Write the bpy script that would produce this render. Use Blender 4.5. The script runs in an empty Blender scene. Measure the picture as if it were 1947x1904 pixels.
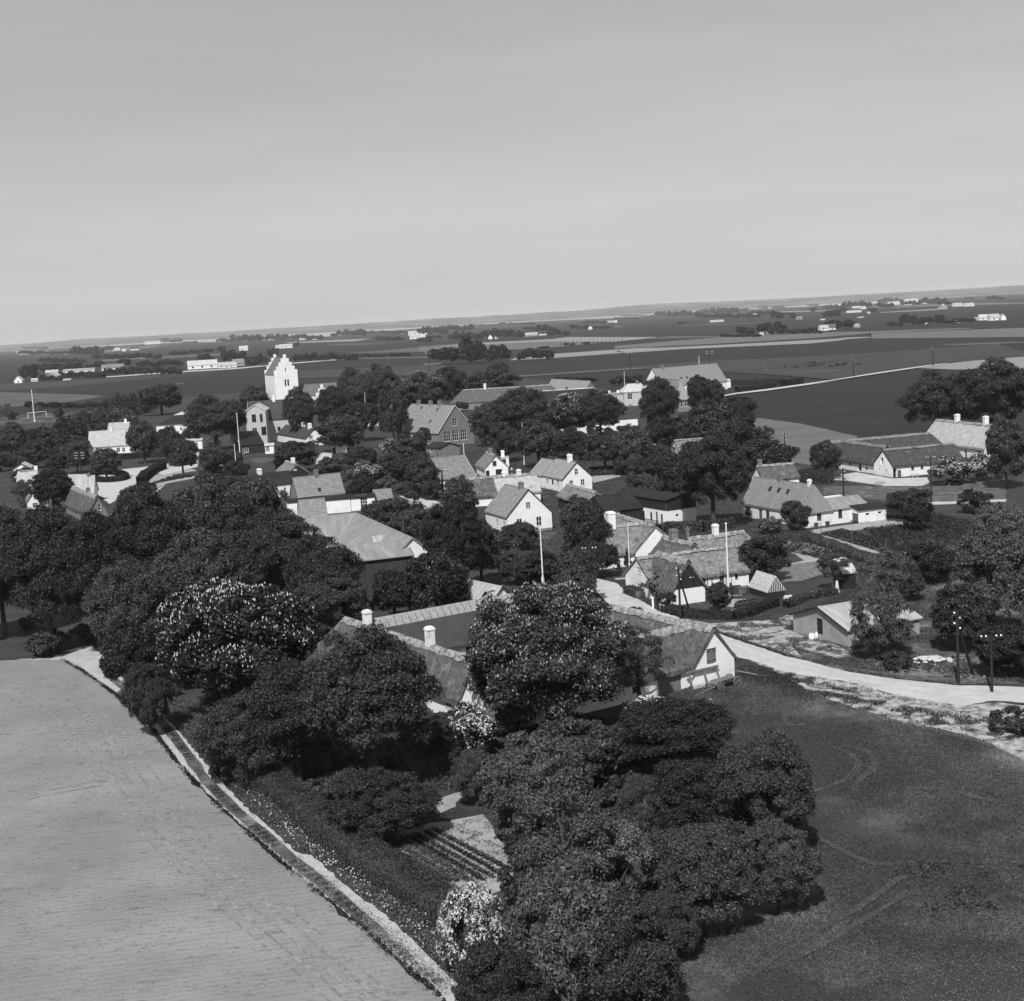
import bpy, bmesh, math, random
import numpy as np
from mathutils import Vector, noise
R = math.radians
rnd = random.Random(7)
# ------------------------------------------------------------------ camera, sky, sun
# The survey below turns a point of the surveyed photograph into a place on the ground.
HC = 42.0; FD = 2680.0; CX = 973.5; CY = 952.0
ROLL = math.atan(.057); PITCH = math.atan((CY - 604.4) * math.cos(ROLL) / FD)
cr, sr, cp, sp = math.cos(ROLL), math.sin(ROLL), math.cos(PITCH), math.sin(PITCH)
scn = bpy.context.scene
COL = scn.collection
cam_d = bpy.data.cameras.new('camera'); cam = bpy.data.objects.new('camera', cam_d); COL.objects.link(cam)
cam.location = (0, 0, HC)
from mathutils import Matrix
right = Vector((1, 0, 0)); up = Vector((0, sp, cp)); back = Vector((0, -cp, sp))
ix = right * cr - up * sr; iy = right * sr + up * cr
cam.matrix_world = Matrix.Translation((0, 0, HC)) @ Matrix((ix, iy, back)).transposed().to_4x4()
cam_d.sensor_width = 36; cam_d.lens = 36 * FD / 1947.0
cam_d.clip_start = 1; cam_d.clip_end = 60000
scn.camera = cam
SUN_EL, SUN_AZ = 49.0, -14.0       # azimuth: degrees to the right of straight behind the camera
world = bpy.data.worlds.new('World'); scn.world = world; world.use_nodes = True
wn = world.node_tree.nodes; wl = world.node_tree.links
for n in list(wn): wn.remove(n)
sky = wn.new('ShaderNodeTexSky'); sky.sky_type = 'NISHITA'; sky.sun_disc = False
sky.sun_elevation = R(SUN_EL); sky.sun_rotation = R(180 - SUN_AZ)
sky.altitude = 40; sky.air_density = 1.0; sky.dust_density = .6; sky.ozone_density = 1.0
bw = wn.new('ShaderNodeRGBToBW'); wl.new(sky.outputs[0], bw.inputs[0])
pw = wn.new('ShaderNodeMath'); pw.operation = 'POWER'; pw.inputs[1].default_value = .42; wl.new(bw.outputs[0], pw.inputs[0])
tcw = wn.new('ShaderNodeTexCoord'); mpw = wn.new('ShaderNodeMapping'); mpw.inputs['Scale'].default_value = (1.5, 1.5, 14)
mpw.inputs['Rotation'].default_value = (0, R(4), 0)
wl.new(tcw.outputs['Generated'], mpw.inputs[0])
nzw = wn.new('ShaderNodeTexNoise'); nzw.inputs['Scale'].default_value = 1.6; nzw.inputs['Detail'].default_value = 5; wl.new(mpw.outputs[0], nzw.inputs[0])
mrw = wn.new('ShaderNodeMapRange'); mrw.inputs[1].default_value = .3; mrw.inputs[2].default_value = .75; mrw.inputs[3].default_value = 1.62; mrw.inputs[4].default_value = 1.86
wl.new(nzw.outputs[0], mrw.inputs[0])
mu = wn.new('ShaderNodeMath'); mu.operation = 'MULTIPLY'; wl.new(pw.outputs[0], mu.inputs[0]); wl.new(mrw.outputs[0], mu.inputs[1])
bg = wn.new('ShaderNodeBackground'); bg.inputs['Strength'].default_value = .15
wl.new(mu.outputs[0], bg.inputs[0]); wo = wn.new('ShaderNodeOutputWorld'); wl.new(bg.outputs[0], wo.inputs[0])
sl = bpy.data.lights.new('sun', 'SUN'); sl.energy = 5.0; sl.angle = R(.5); sl.color = (1, 1, 1)
sun = bpy.data.objects.new('sun', sl); COL.objects.link(sun)
sd = Vector((math.sin(R(SUN_AZ)) * math.cos(R(SUN_EL)), -math.cos(R(SUN_AZ)) * math.cos(R(SUN_EL)), math.sin(R(SUN_EL))))
sun.rotation_euler = sd.to_track_quat('Z', 'Y').to_euler(); sun.location = (60, -60, 120)
scn.view_settings.view_transform = 'Standard'; scn.view_settings.look = 'None'
scn.view_settings.gamma = 1; scn.view_settings.use_curve_mapping = False; scn.view_settings.exposure = 0.0
scn.cycles.volume_bounces = 0; scn.cycles.max_bounces = 4; scn.cycles.diffuse_bounces = 2
# ------------------------------------------------------------------ survey
ZN = dict(A1=(40,1150,2.434),A2=(800,1150,2.434),A3=(1500,1150,2.434),A4=(2200,1050,2.434),A5=(2900,1000,2.538),
B1=(40,1450,2.781),B2=(640,1400,2.781),B3=(1240,1350,2.781),B4=(1840,1250,2.163),B5=(2600,1250,1.825),
C1=(940,1700,2.781),C2=(1600,1650,2.781),C3=(2100,1700,2.781),C4=(2600,1700,2.781),C5=(2900,1900,2.538),C6=(1100,2050,2.434),C7=(1900,2000,2.163),
E1=(40,2100,1.77),E2=(40,2800,1.77),E3=(800,2650,1.77),E4=(1700,2500,1.5576),E5=(2400,2300,1.4807),
F1=(2250,2250,3.54),F2=(1930,1600,7.616),F3=(1700,1720,5.563),F4=(930,1240,6.49),F5=(2950,1600,4.8675),F6=(2230,1950,3.54),F7=(2580,1750,2.781),
D=(0,0,1/1.8834))
def Q(k, x, y):
    a = ZN[k]; return ((a[0] + x / a[2]) / 1.8834, (a[1] + y / a[2]) / 1.8834)
def G(p, z=0.0):
    u = (p[0] - CX) / FD; v = (CY - p[1]) / FD
    x = u * cr + v * sr; y = -u * sr + v * cr
    rx, ry, rz = x, cp + y * sp, -sp + y * cp
    t = (z - HC) / rz
    return Vector((rx * t, ry * t))
def proj(X, Y, Z):
    d = Y * cp - (Z - HC) * sp; x = X / d; y = (Y * sp + (Z - HC) * cp) / d
    return (CX + (x * cr - y * sr) * FD, CY - (x * sr + y * cr) * FD)
def ztop(P, py, lo=-2, hi=90):
    for _ in range(40):
        m = (lo + hi) / 2
        if proj(P[0], P[1], m)[1] > py: lo = m
        else: hi = m
    return lo
def solvx(C, d, px, z, hi=120):
    lo = 0; s0 = proj(C[0], C[1], z)[0] > px
    for _ in range(40):
        m = (lo + hi) / 2
        if (proj(C[0] + d[0] * m, C[1] + d[1] * m, z)[0] > px) == s0: lo = m
        else: hi = m
    return lo
def ppm(P): return FD / (P[1] * cp + HC * sp)
# ------------------------------------------------------------------ materials (black and white photograph: all greys)
MT = {}
def nodes_of(name, rough=.9, spec=.2):
    m = bpy.data.materials.new(name); m.use_nodes = True
    nt = m.node_tree; b = nt.nodes['Principled BSDF']
    b.inputs['Roughness'].default_value = rough; b.inputs['Specular IOR Level'].default_value = spec
    return m, nt, b
def mat(name, a, a2=None, scale=1.0, rough=.9, spec=.2, stretch=(1,1,1), bump=0, bscale=None, coord='Object', lo=.35, hi=.65, detail=6, second=None, pattern=None):
    """a / a2: two albedos mixed by noise; second=(albedo, scale, lo, hi): patches of a third; pattern: tiles / boards / bricks / corrugated on the UV map"""
    m, nt, b = nodes_of(name, rough, spec); N = nt.nodes; K = nt.links
    tc = N.new('ShaderNodeTexCoord'); mp = N.new('ShaderNodeMapping'); mp.inputs['Scale'].default_value = stretch
    K.new(tc.outputs[coord], mp.inputs[0])
    nz = N.new('ShaderNodeTexNoise'); nz.inputs['Scale'].default_value = scale; nz.inputs['Detail'].default_value = detail; nz.inputs['Roughness'].default_value = .6
    K.new(mp.outputs[0], nz.inputs[0])
    mr = N.new('ShaderNodeMapRange'); mr.inputs[1].default_value = lo; mr.inputs[2].default_value = hi
    mr.inputs[3].default_value = a; mr.inputs[4].default_value = a if a2 is None else a2
    K.new(nz.outputs[0], mr.inputs[0]); out = mr.outputs[0]
    if second:
        n2 = N.new('ShaderNodeTexNoise'); n2.inputs['Scale'].default_value = second[1]; n2.inputs['Detail'].default_value = 7; n2.inputs['Roughness'].default_value = .65
        K.new(mp.outputs[0], n2.inputs[0])
        r2 = N.new('ShaderNodeMapRange'); r2.inputs[1].default_value = second[2]; r2.inputs[2].default_value = second[3]; K.new(n2.outputs[0], r2.inputs[0])
        mx = N.new('ShaderNodeMix'); mx.inputs[3].default_value = second[0]
        K.new(r2.outputs[0], mx.inputs[0]); K.new(out, mx.inputs[2]); out = mx.outputs[0]; mx.inputs[3].default_value = second[0]
    hgt = nz.outputs[0]
    if pattern:
        uv = N.new('ShaderNodeTexCoord')
        if pattern[0] == 'brick':
            br = N.new('ShaderNodeTexBrick'); K.new(uv.outputs['UV'], br.inputs[0])
            br.inputs['Scale'].default_value = 1; br.inputs['Brick Width'].default_value = pattern[1]; br.inputs['Row Height'].default_value = pattern[2]
            br.inputs['Mortar Size'].default_value = pattern[3]; br.inputs['Color1'].default_value = (1,1,1,1); br.inputs['Color2'].default_value = (pattern[4],)*3 + (1,)
            br.inputs['Mortar'].default_value = (pattern[5],)*3 + (1,); br.offset = pattern[6] if len(pattern) > 6 else .5
            tobw = N.new('ShaderNodeRGBToBW'); K.new(br.outputs['Color'], tobw.inputs[0])
            ml = N.new('ShaderNodeMath'); ml.operation = 'MULTIPLY'; K.new(out, ml.inputs[0]); K.new(tobw.outputs[0], ml.inputs[1]); out = ml.outputs[0]
            hgt = tobw.outputs[0]
        else:
            wv = N.new('ShaderNodeTexWave'); wv.bands_direction = 'X'; wv.inputs['Scale'].default_value = pattern[1]; wv.inputs['Distortion'].default_value = 0
            K.new(uv.outputs['UV'], wv.inputs[0]); hgt = wv.outputs['Fac']
            rr = N.new('ShaderNodeMapRange'); rr.inputs[3].default_value = pattern[2]; rr.inputs[4].default_value = 1; K.new(wv.outputs['Fac'], rr.inputs[0])
            ml = N.new('ShaderNodeMath'); ml.operation = 'MULTIPLY'; K.new(out, ml.inputs[0]); K.new(rr.outputs[0], ml.inputs[1]); out = ml.outputs[0]
    cm = N.new('ShaderNodeCombineColor'); [K.new(out, cm.inputs[i]) for i in range(3)]
    K.new(cm.outputs[0], b.inputs['Base Color'])
    if bump:
        if bscale:
            n3 = N.new('ShaderNodeTexNoise'); n3.inputs['Scale'].default_value = bscale; n3.inputs['Detail'].default_value = 5; K.new(mp.outputs[0], n3.inputs[0]); hgt = n3.outputs[0]
        bp = N.new('ShaderNodeBump'); bp.inputs['Distance'].default_value = bump; bp.inputs['Strength'].default_value = 1
        K.new(hgt, bp.inputs['Height']); K.new(bp.outputs[0], b.inputs['Normal'])
    MT[name] = m; return m
def leafmat(name, a0, a1):
    m, nt, b = nodes_of(name, .55, .25); N = nt.nodes; K = nt.links
    g = N.new('ShaderNodeNewGeometry'); mr = N.new('ShaderNodeMapRange'); mr.inputs[3].default_value = a0; mr.inputs[4].default_value = a1
    oi = N.new('ShaderNodeObjectInfo'); m2 = N.new('ShaderNodeMapRange'); m2.inputs[3].default_value = .55; m2.inputs[4].default_value = 1.55; K.new(oi.outputs['Random'], m2.inputs[0])
    K.new(g.outputs['Random Per Island'], mr.inputs[0]); ml = N.new('ShaderNodeMath'); ml.operation = 'MULTIPLY'
    K.new(mr.outputs[0], ml.inputs[0]); K.new(m2.outputs[0], ml.inputs[1])
    cm = N.new('ShaderNodeCombineColor'); [K.new(ml.outputs[0], cm.inputs[i]) for i in range(3)]; K.new(cm.outputs[0], b.inputs['Base Color'])
    MT[name] = m
leafmat('leaf', .010, .062); leafmat('leaf_light', .024, .11); leafmat('leaf_dark', .007, .036); leafmat('blossom', .22, .44); leafmat('pale_tuft', .06, .11); leafmat('white_flower', .5, .8); leafmat('lilac_flower', .24, .5); leafmat('grass_tuft', .032, .072); leafmat('dry_tuft', .12, .3)
mat('limewash', .78, .70, .35, bump=.01, bscale=6, second=(.45, .6, .58, .8))
mat('limewash_worn', .78, .62, .6, bump=.02, bscale=4, second=(.33, 1.1, .56, .68))
mat('render_grey', .34, .26, .5, bump=.01, bscale=5, second=(.2, 1.4, .55, .7))
mat('plinth', .22, .16, 2)
mat('brick_dark', .25, .18, 1.2, coord='UV', pattern=('brick', .24, .08, .01, .75, .75))
mat('brick_pale', .54, .44, 1.2, coord='UV', pattern=('brick', .24, .08, .01, .85, .8))
mat('tile_mid', .40, .29, .9, coord='UV', bump=.02, pattern=('brick', .24, .34, .028, .75, .35, 0))
mat('tile_red', .24, .16, .9, coord='UV', bump=.02, pattern=('brick', .24, .36, .03, .8, .45, 0))
mat('tile_big', .46, .34, .7, coord='UV', bump=.03, pattern=('brick', .62, .52, .07, .85, .38, 0))
mat('tile_light', .62, .48, .7, coord='UV', bump=.02, pattern=('brick', .3, .45, .03, .9, .5, 0))
mat('slate_pale', .55, .42, .5, coord='UV', stretch=(2,.4,1), bump=.02, pattern=('brick', .6, .6, .02, .85, .7, .5))
mat('corrugated', .34, .23, .6, coord='UV', stretch=(1.5,.35,1), bump=.03, second=(.45, .5, .55, .7), pattern=('wave', 2.4, .78))
mat('corrugated_pale', .55, .33, .6, coord='UV', stretch=(2.5,.25,1), bump=.03, second=(.2, .8, .55, .7), pattern=('wave', 2.0, .75))
mat('thatch_dark', .055, .12, 2.2, bump=.2, bscale=4, stretch=(1,1,.5), second=(.2, .9, .55, .7))
mat('thatch_moss', .035, .08, 2.2, bump=.2, bscale=4, stretch=(1,1,.5), second=(.15, .9, .58, .74)); mat('thatch_mid', .24, .12, 2.2, bump=.2, bscale=4, stretch=(1,1,.5), second=(.06, .7, .52, .68))
mat('thatch_pale', .42, .3, .9, bump=.1, bscale=6, second=(.12, .6, .6, .75))
mat('thatch_ridge', .36, .1, 1.8, bump=.2, bscale=3, stretch=(1,1,1))
mat('tarred_felt', .018, .028, .5, rough=.7, bump=.01)
mat('tar_mid', .045, .06, .6, second=(.1, .4, .6, .75))
mat('wood_tarred', .018, .028, 1.5, rough=.8)
mat('barn_board', .035, .055, .6, coord='Object', stretch=(4,4,.35), bump=.02, second=(.11, 1.2, .58, .72))
mat('wood_grey', .19, .11, 1.5, stretch=(5,5,.5), bump=.01)
mat('wood_mid', .12, .07, 1.5, stretch=(3,3,.5))
mat('wood_white', .74, .66, 1); mat('chimney_brick', .2, .13, 2); mat('trunk', .07, .035, 1.5, bump=.05); mat('concrete', .42, .3, 1)
mat('glass_dark', .012, .012, rough=.08, spec=.5); mat('iron', .05, .03, 2, rough=.6); mat('porcelain', .8, .8, rough=.3)
mat('glass_milky', .34, .14, 3, rough=.3, spec=.5, lo=.4, hi=.6); mat('cloth_dark', .05, .05); mat('cloth_pale', .6, .5); mat('skin', .4, .4); mat('cow_dark', .03, .05, .8); mat('stone', .55, .35, 3)
# grounds
mat('field_seedling', .24, .205, .05, bump=.06, bscale=2.6, stretch=(.35,1.2,1), second=(.13, 1.3, .56, .72))
def drills(m, ang, spacing, amp):      # seed drills: thin darker lines of young plants across the field
    nt = MT[m].node_tree; N = nt.nodes; K = nt.links; b = N['Principled BSDF']; src = b.inputs['Base Color'].links[0].from_socket
    tc = N.new('ShaderNodeTexCoord'); mp = N.new('ShaderNodeMapping'); mp.inputs['Rotation'].default_value = (0, 0, R(ang)); K.new(tc.outputs['Object'], mp.inputs[0])
    wv = N.new('ShaderNodeTexWave'); wv.bands_direction = 'Y'; wv.inputs['Scale'].default_value = .314/spacing; wv.inputs['Distortion'].default_value = 4.5; wv.inputs['Detail'].default_value = 4; wv.inputs['Detail Scale'].default_value = .5; K.new(mp.outputs[0], wv.inputs[0])
    n2 = N.new('ShaderNodeTexNoise'); n2.inputs['Scale'].default_value = .12; n2.inputs['Detail'].default_value = 4; K.new(tc.outputs['Object'], n2.inputs[0])
    n3 = N.new('ShaderNodeTexNoise'); n3.inputs['Scale'].default_value = 3.0; n3.inputs['Detail'].default_value = 3; K.new(tc.outputs['Object'], n3.inputs[0])
    ml = N.new('ShaderNodeMath'); ml.operation = 'MULTIPLY'; K.new(wv.outputs['Fac'], ml.inputs[0]); K.new(n3.outputs[0], ml.inputs[1])
    r = N.new('ShaderNodeMapRange'); r.inputs[1].default_value = .25; r.inputs[2].default_value = .6; r.inputs[3].default_value = 1; r.inputs[4].default_value = 1-amp; K.new(ml.outputs[0], r.inputs[0])
    r2 = N.new('ShaderNodeMapRange'); r2.inputs[1].default_value = .35; r2.inputs[2].default_value = .65; r2.inputs[3].default_value = .88; r2.inputs[4].default_value = 1.1; K.new(n2.outputs[0], r2.inputs[0])
    m1 = N.new('ShaderNodeMath'); m1.operation = 'MULTIPLY'; K.new(r.outputs[0], m1.inputs[0]); K.new(r2.outputs[0], m1.inputs[1])
    vm = N.new('ShaderNodeVectorMath'); vm.operation = 'SCALE'; K.new(src, vm.inputs[0]); K.new(m1.outputs[0], vm.inputs['Scale']); K.new(vm.outputs[0], b.inputs['Base Color'])
drills('field_seedling', -12, .7, .15); mat('field_line', .15, .18, .8, second=(.26, 1.2, .45, .6))
mat('track_dust', .42, .33, .7, second=(.24, .9, .55, .75), bump=.02)
mat('road_dust', .46, .38, .5, stretch=(.7,.7,1), second=(.30, .25, .55, .8), bump=.01)
mat('sand_verge', .42, .28, .9, second=(.075, .8, .44, .62), bump=.05)
mat('ridge_wood', .33, .2, 1.1, stretch=(3,3,1)); mat('wheel_track', .095, .055, .9, second=(.05, 1.2, .42, .6)); mat('road_rut', .42, .34, .8, second=(.46, 1.0, .45, .65)); mat('stony_ground', .17, .1, 1.2, second=(.3, 1.6, .55, .68), bump=.05)
mat('meadow', .034, .055, .12, second=(.16, .06, .48, .66), bump=.08, bscale=2.5)
mat('tile_worn', .34, .24, .6, coord='UV', stretch=(1.6,.4,1), bump=.02, second=(.46, .6, .56, .7), pattern=('brick', .24, .34, .028, .8, .5, 0))
mat('grass_rough', .055, .11, .5, second=(.2, .35, .54, .68), bump=.1, bscale=2)
mat('garden_ground', .028, .05, .25, second=(.13, .2, .6, .75), bump=.08, bscale=1.5)
mat('lawn', .085, .07, .5, bump=.04, bscale=3); mat('garden_soil', .33, .24, .4, second=(.16, 1.4, .56, .7), bump=.04, bscale=3)
mat('field_dark', .017, .024, .01, stretch=(1,4,1), second=(.034, .02, .55, .8)); mat('field_dark2', .034, .048, .012, stretch=(1,4,1), second=(.06, .03, .55, .8))
mat('field_mid', .13, .10, .02, stretch=(1,3,1)); mat('field_pale', .24, .2, .02, stretch=(1,3,1), second=(.15, .03, .58, .8)); mat('field_worn', .12, .06, .04, stretch=(.5,2,1), lo=.3, hi=.6)
mat('hill_land', .05, .15, .0012, stretch=(1,.6,1), second=(.03, .002, .5, .56), lo=.42, hi=.6)
mat('sea_glare', .34, .28, .0006, rough=.3, spec=.3); MT['sea_glare'].node_tree.nodes['Principled BSDF'].inputs['Roughness'].default_value = .3  # sky glare on the water is put into this pale base colour
mat('haystack', .3, .2, .5)
# ------------------------------------------------------------------ mesh helpers
def tag(o, label=None, cat=None, group=None, kind=None):
    if label: o['label'] = label
    if cat: o['category'] = cat
    if group: o['group'] = group
    if kind: o['kind'] = kind
    return o
def empty(name, loc, rz=0, label=None, cat=None, group=None):
    o = bpy.data.objects.new(name, None); COL.objects.link(o); o.location = loc; o.rotation_euler = (0, 0, rz); o.empty_display_size = .3
    return tag(o, label, cat, group)
class MB:
    def __init__(s): s.v = []; s.f = []; s.uv = []
    def poly(s, pts, uv=None):
        i = len(s.v); s.v += [tuple(p) for p in pts]; s.f.append(tuple(range(i, i + len(pts))))
        s.uv += uv if uv else [(0, 0)] * len(pts); return s
    def box(s, x0, x1, y0, y1, z0, z1):
        P = [(x0,y0,z0),(x1,y0,z0),(x1,y1,z0),(x0,y1,z0),(x0,y0,z1),(x1,y0,z1),(x1,y1,z1),(x0,y1,z1)]
        for a, b, c, d in ((0,3,2,1),(4,5,6,7),(0,1,5,4),(1,2,6,5),(2,3,7,6),(3,0,4,7)):
            h = (b in (1,) and 1)
            q = [P[a], P[b], P[c], P[d]]
            s.poly(q, [(p[0] + p[1], p[2]) if not (a, b) in ((0, 3), (4, 5)) else (p[0], p[1]) for p in q])
        return s
    def hexa(s, P):
        for a, b, c, d in ((0,3,2,1),(4,5,6,7),(0,1,5,4),(1,2,6,5),(2,3,7,6),(3,0,4,7)):
            q = [P[a], P[b], P[c], P[d]]; s.poly(q, [(p[0] + p[1], p[2]) for p in q])
        return s
    def tube(s, p0, p1, r0, r1, n=6, cap=True):
        p0 = Vector(p0); p1 = Vector(p1); d = (p1 - p0).normalized(); a = d.orthogonal().normalized(); b = d.cross(a)
        ra = [p0 + (a * math.cos(2*math.pi*k/n) + b * math.sin(2*math.pi*k/n)) * r0 for k in range(n)]
        rb = [p1 + (a * math.cos(2*math.pi*k/n) + b * math.sin(2*math.pi*k/n)) * r1 for k in range(n)]
        for k in range(n):
            j = (k + 1) % n; s.poly([ra[k], ra[j], rb[j], rb[k]])
        if cap: s.poly(rb); s.poly(ra[::-1])
        return s
    def ball(s, c, r, n=7, m=5, sx=1, sy=1, sz=1):
        P = lambda i, j: (c[0] + sx*r*math.sin(math.pi*i/m)*math.cos(2*math.pi*j/n), c[1] + sy*r*math.sin(math.pi*i/m)*math.sin(2*math.pi*j/n), c[2] + sz*r*math.cos(math.pi*i/m))
        for i in range(m):
            for j in range(n):
                q = [P(i,j), P(i+1,j), P(i+1,j+1), P(i,j+1)]
                if i == 0: q = [q[0], q[1], q[2]]
                elif i == m-1: q = [q[0], q[1], q[3]]
                s.poly(q)
        return s
    def mesh(s, name, m):
        me = bpy.data.meshes.new(name); me.from_pydata(s.v, [], s.f); uvl = me.uv_layers.new(name='UVMap')
        flat = np.array([c for u in s.uv for c in u], dtype=np.float32); uvl.data.foreach_set('uv', flat)
        me.materials.append(MT[m] if isinstance(m, str) else m); me.update(); return me
    def build(s, name, m, parent=None, loc=None, **kw):
        o = bpy.data.objects.new(name, s.mesh(name, m)); COL.objects.link(o)
        if parent: o.parent = parent
        if loc: o.location = loc
        return tag(o, **kw)
def add(name, me, parent=None, loc=(0,0,0), rot=(0,0,0), scale=(1,1,1), **kw):
    o = bpy.data.objects.new(name, me); COL.objects.link(o)
    if parent: o.parent = parent
    o.location = loc; o.rotation_euler = rot; o.scale = scale; return tag(o, **kw)
# ------------------------------------------------------------------ houses
def clip(poly, a, b, c):            # keep a*x+b*y<=c
    out = []
    for i in range(len(poly)):
        p, q = poly[i], poly[(i + 1) % len(poly)]
        fp, fq = a*p[0] + b*p[1] - c, a*q[0] + b*q[1] - c
        if fp <= 1e-9: out.append(p)
        if (fp < 0) != (fq < 0) and abs(fp - fq) > 1e-12:
            t = fp / (fp - fq)
            if 0 < t < 1: out.append((p[0] + (q[0]-p[0])*t, p[1] + (q[1]-p[1])*t))
    return out
PANES = {}
class House: pass
def opening(parent, pt, s0, s1, z0, z1, kind):
    """one opening: its frame and leaves as parts; pt(s, z, depth inward)"""
    def bx(mb, a, b, c, d, e0, e1): mb.hexa([pt(a,c,e0),pt(b,c,e0),pt(b,c,e1),pt(a,c,e1),pt(a,d,e0),pt(b,d,e0),pt(b,d,e1),pt(a,d,e1)])
    w, h = s1 - s0, z1 - z0; mb = MB()
    if kind == 'hole':
        bx(mb, s0, s1, z0, z1, .5, .53); mb.build('opening_dark_sheet', 'tarred_felt', parent); return  # black sheet stands in for the unlit inside; no felt there
    if kind in ('door', 'doordark', 'gate', 'hatch'):
        m = {'door': 'wood_mid', 'doordark': 'wood_tarred', 'gate': 'wood_grey', 'hatch': 'wood_grey'}[kind]
        d = bx(mb, s0, s1, z0, z1, .13, .16)
        o = mb.build('gate' if kind == 'gate' else 'shutter' if kind == 'hatch' else 'door', m, parent)
        n = max(2, int(w / .22)) if w > 1 else 3
        cache = None
        for i in range(n):
            a = s0 + w * i / n + .01; b = s0 + w * (i + 1) / n - .01; k = MB(); e = .08 + .02 * ((i * 7) % 3)
            bx(k, a, b, z0 + .02, z1 - .02, e, .13); k.build('board', m, o)
        if kind == 'hatch':
            for zz in (z0 + h*.2, z0 + h*.8):
                for a in (s0 + .05, s0 + w*.62): k = MB(); bx(k, a, a + w*.33, zz, zz + .07, .05, .08); k.build('strap_hinge', 'iron', o)
        return
    cols, rows, fm = {'w22': (2,2,'wood_white'), 'w23': (2,3,'wood_white'), 'w33': (3,3,'wood_white'), 'w32': (3,2,'wood_white'), 'w12': (1,2,'wood_white'), 'w11': (1,1,'wood_white'),
                      'd22': (2,2,'wood_mid'), 'd32': (3,2,'wood_mid'), 'd23': (2,3,'wood_mid'), 'd42': (4,2,'wood_mid'), 'd11': (1,1,'wood_tarred'), 'w42': (4,2,'wood_white')}[kind]
    t = min(.07, w*.09); g = t * .6
    for a, b, c, d in ((s0, s1, z0, z0+t), (s0, s1, z1-t, z1), (s0, s0+t, z0+t, z1-t), (s1-t, s1, z0+t, z1-t)): bx(mb, a, b, c, d, .03, .13)
    xs = [s0 + t + (w - 2*t) * i / cols for i in range(cols + 1)]; zs = [z0 + t + (h - 2*t) * j / rows for j in range(rows + 1)]
    for x in xs[1:-1]: bx(mb, x - g, x + g, z0 + t, z1 - t, .045, .12)
    for j, z in enumerate(zs[1:-1]):
        for i in range(cols): bx(mb, xs[i] + (g if i else 0), xs[i+1] - (g if i < cols-1 else 0), z - g*.8, z + g*.8, .055, .115)
    o = mb.build('window', fm, parent)
    for i in range(cols):
        for j in range(rows):
            k = MB(); e = .095; k.poly([pt(xs[i], zs[j], e), pt(xs[i+1], zs[j], e), pt(xs[i+1], zs[j+1], e), pt(xs[i], zs[j+1], e)]); k.build('pane', 'glass_dark', o)
    k = MB(); bx(k, s0 - .06, s1 + .06, z0 - .09, z0, -.07, .03); k.build('sill', 'limewash' if fm == 'wood_white' else 'plinth', o)
def wallface(mb, pt, L, z0, hw, gable, hr, holes, uo=0):
    xs = sorted({0, L, *[h[0] for h in holes], *[h[1] for h in holes], *([L/2] if gable else [])}); zs = sorted({z0, hw, *([hr] if gable else []), *[h[2] for h in holes], *[h[3] for h in holes]})
    k = (hr - hw) / (L / 2) if gable else 0
    for i in range(len(xs) - 1):
        for j in range(len(zs) - 1):
            a, b, c, d = xs[i], xs[i+1], zs[j], zs[j+1]
            if any(h[0] - 1e-6 <= a and b <= h[1] + 1e-6 and h[2] - 1e-6 <= c and d <= h[3] + 1e-6 for h in holes): continue
            P = [(a,c),(b,c),(b,d),(a,d)]
            if gable: P = clip(P, -k, 1, hw); P = clip(P, k, 1, hw + k*L)
            if len(P) > 2: mb.poly([pt(x, z, 0) for x, z in P], [(x + uo, z) for x, z in P])
    for a, b, c, d in [h[:4] for h in holes]:
        e = .53 if (a, b, c, d) in [h[:4] for h in holes if h[4] == 'hole'] else .16
        for p, q in (((a,c),(a,d)),((b,c),(b,d)),((a,c),(b,c)),((a,d),(b,d))):
            mb.poly([pt(*p, 0), pt(*q, 0), pt(*q, e), pt(*p, e)])
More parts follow.
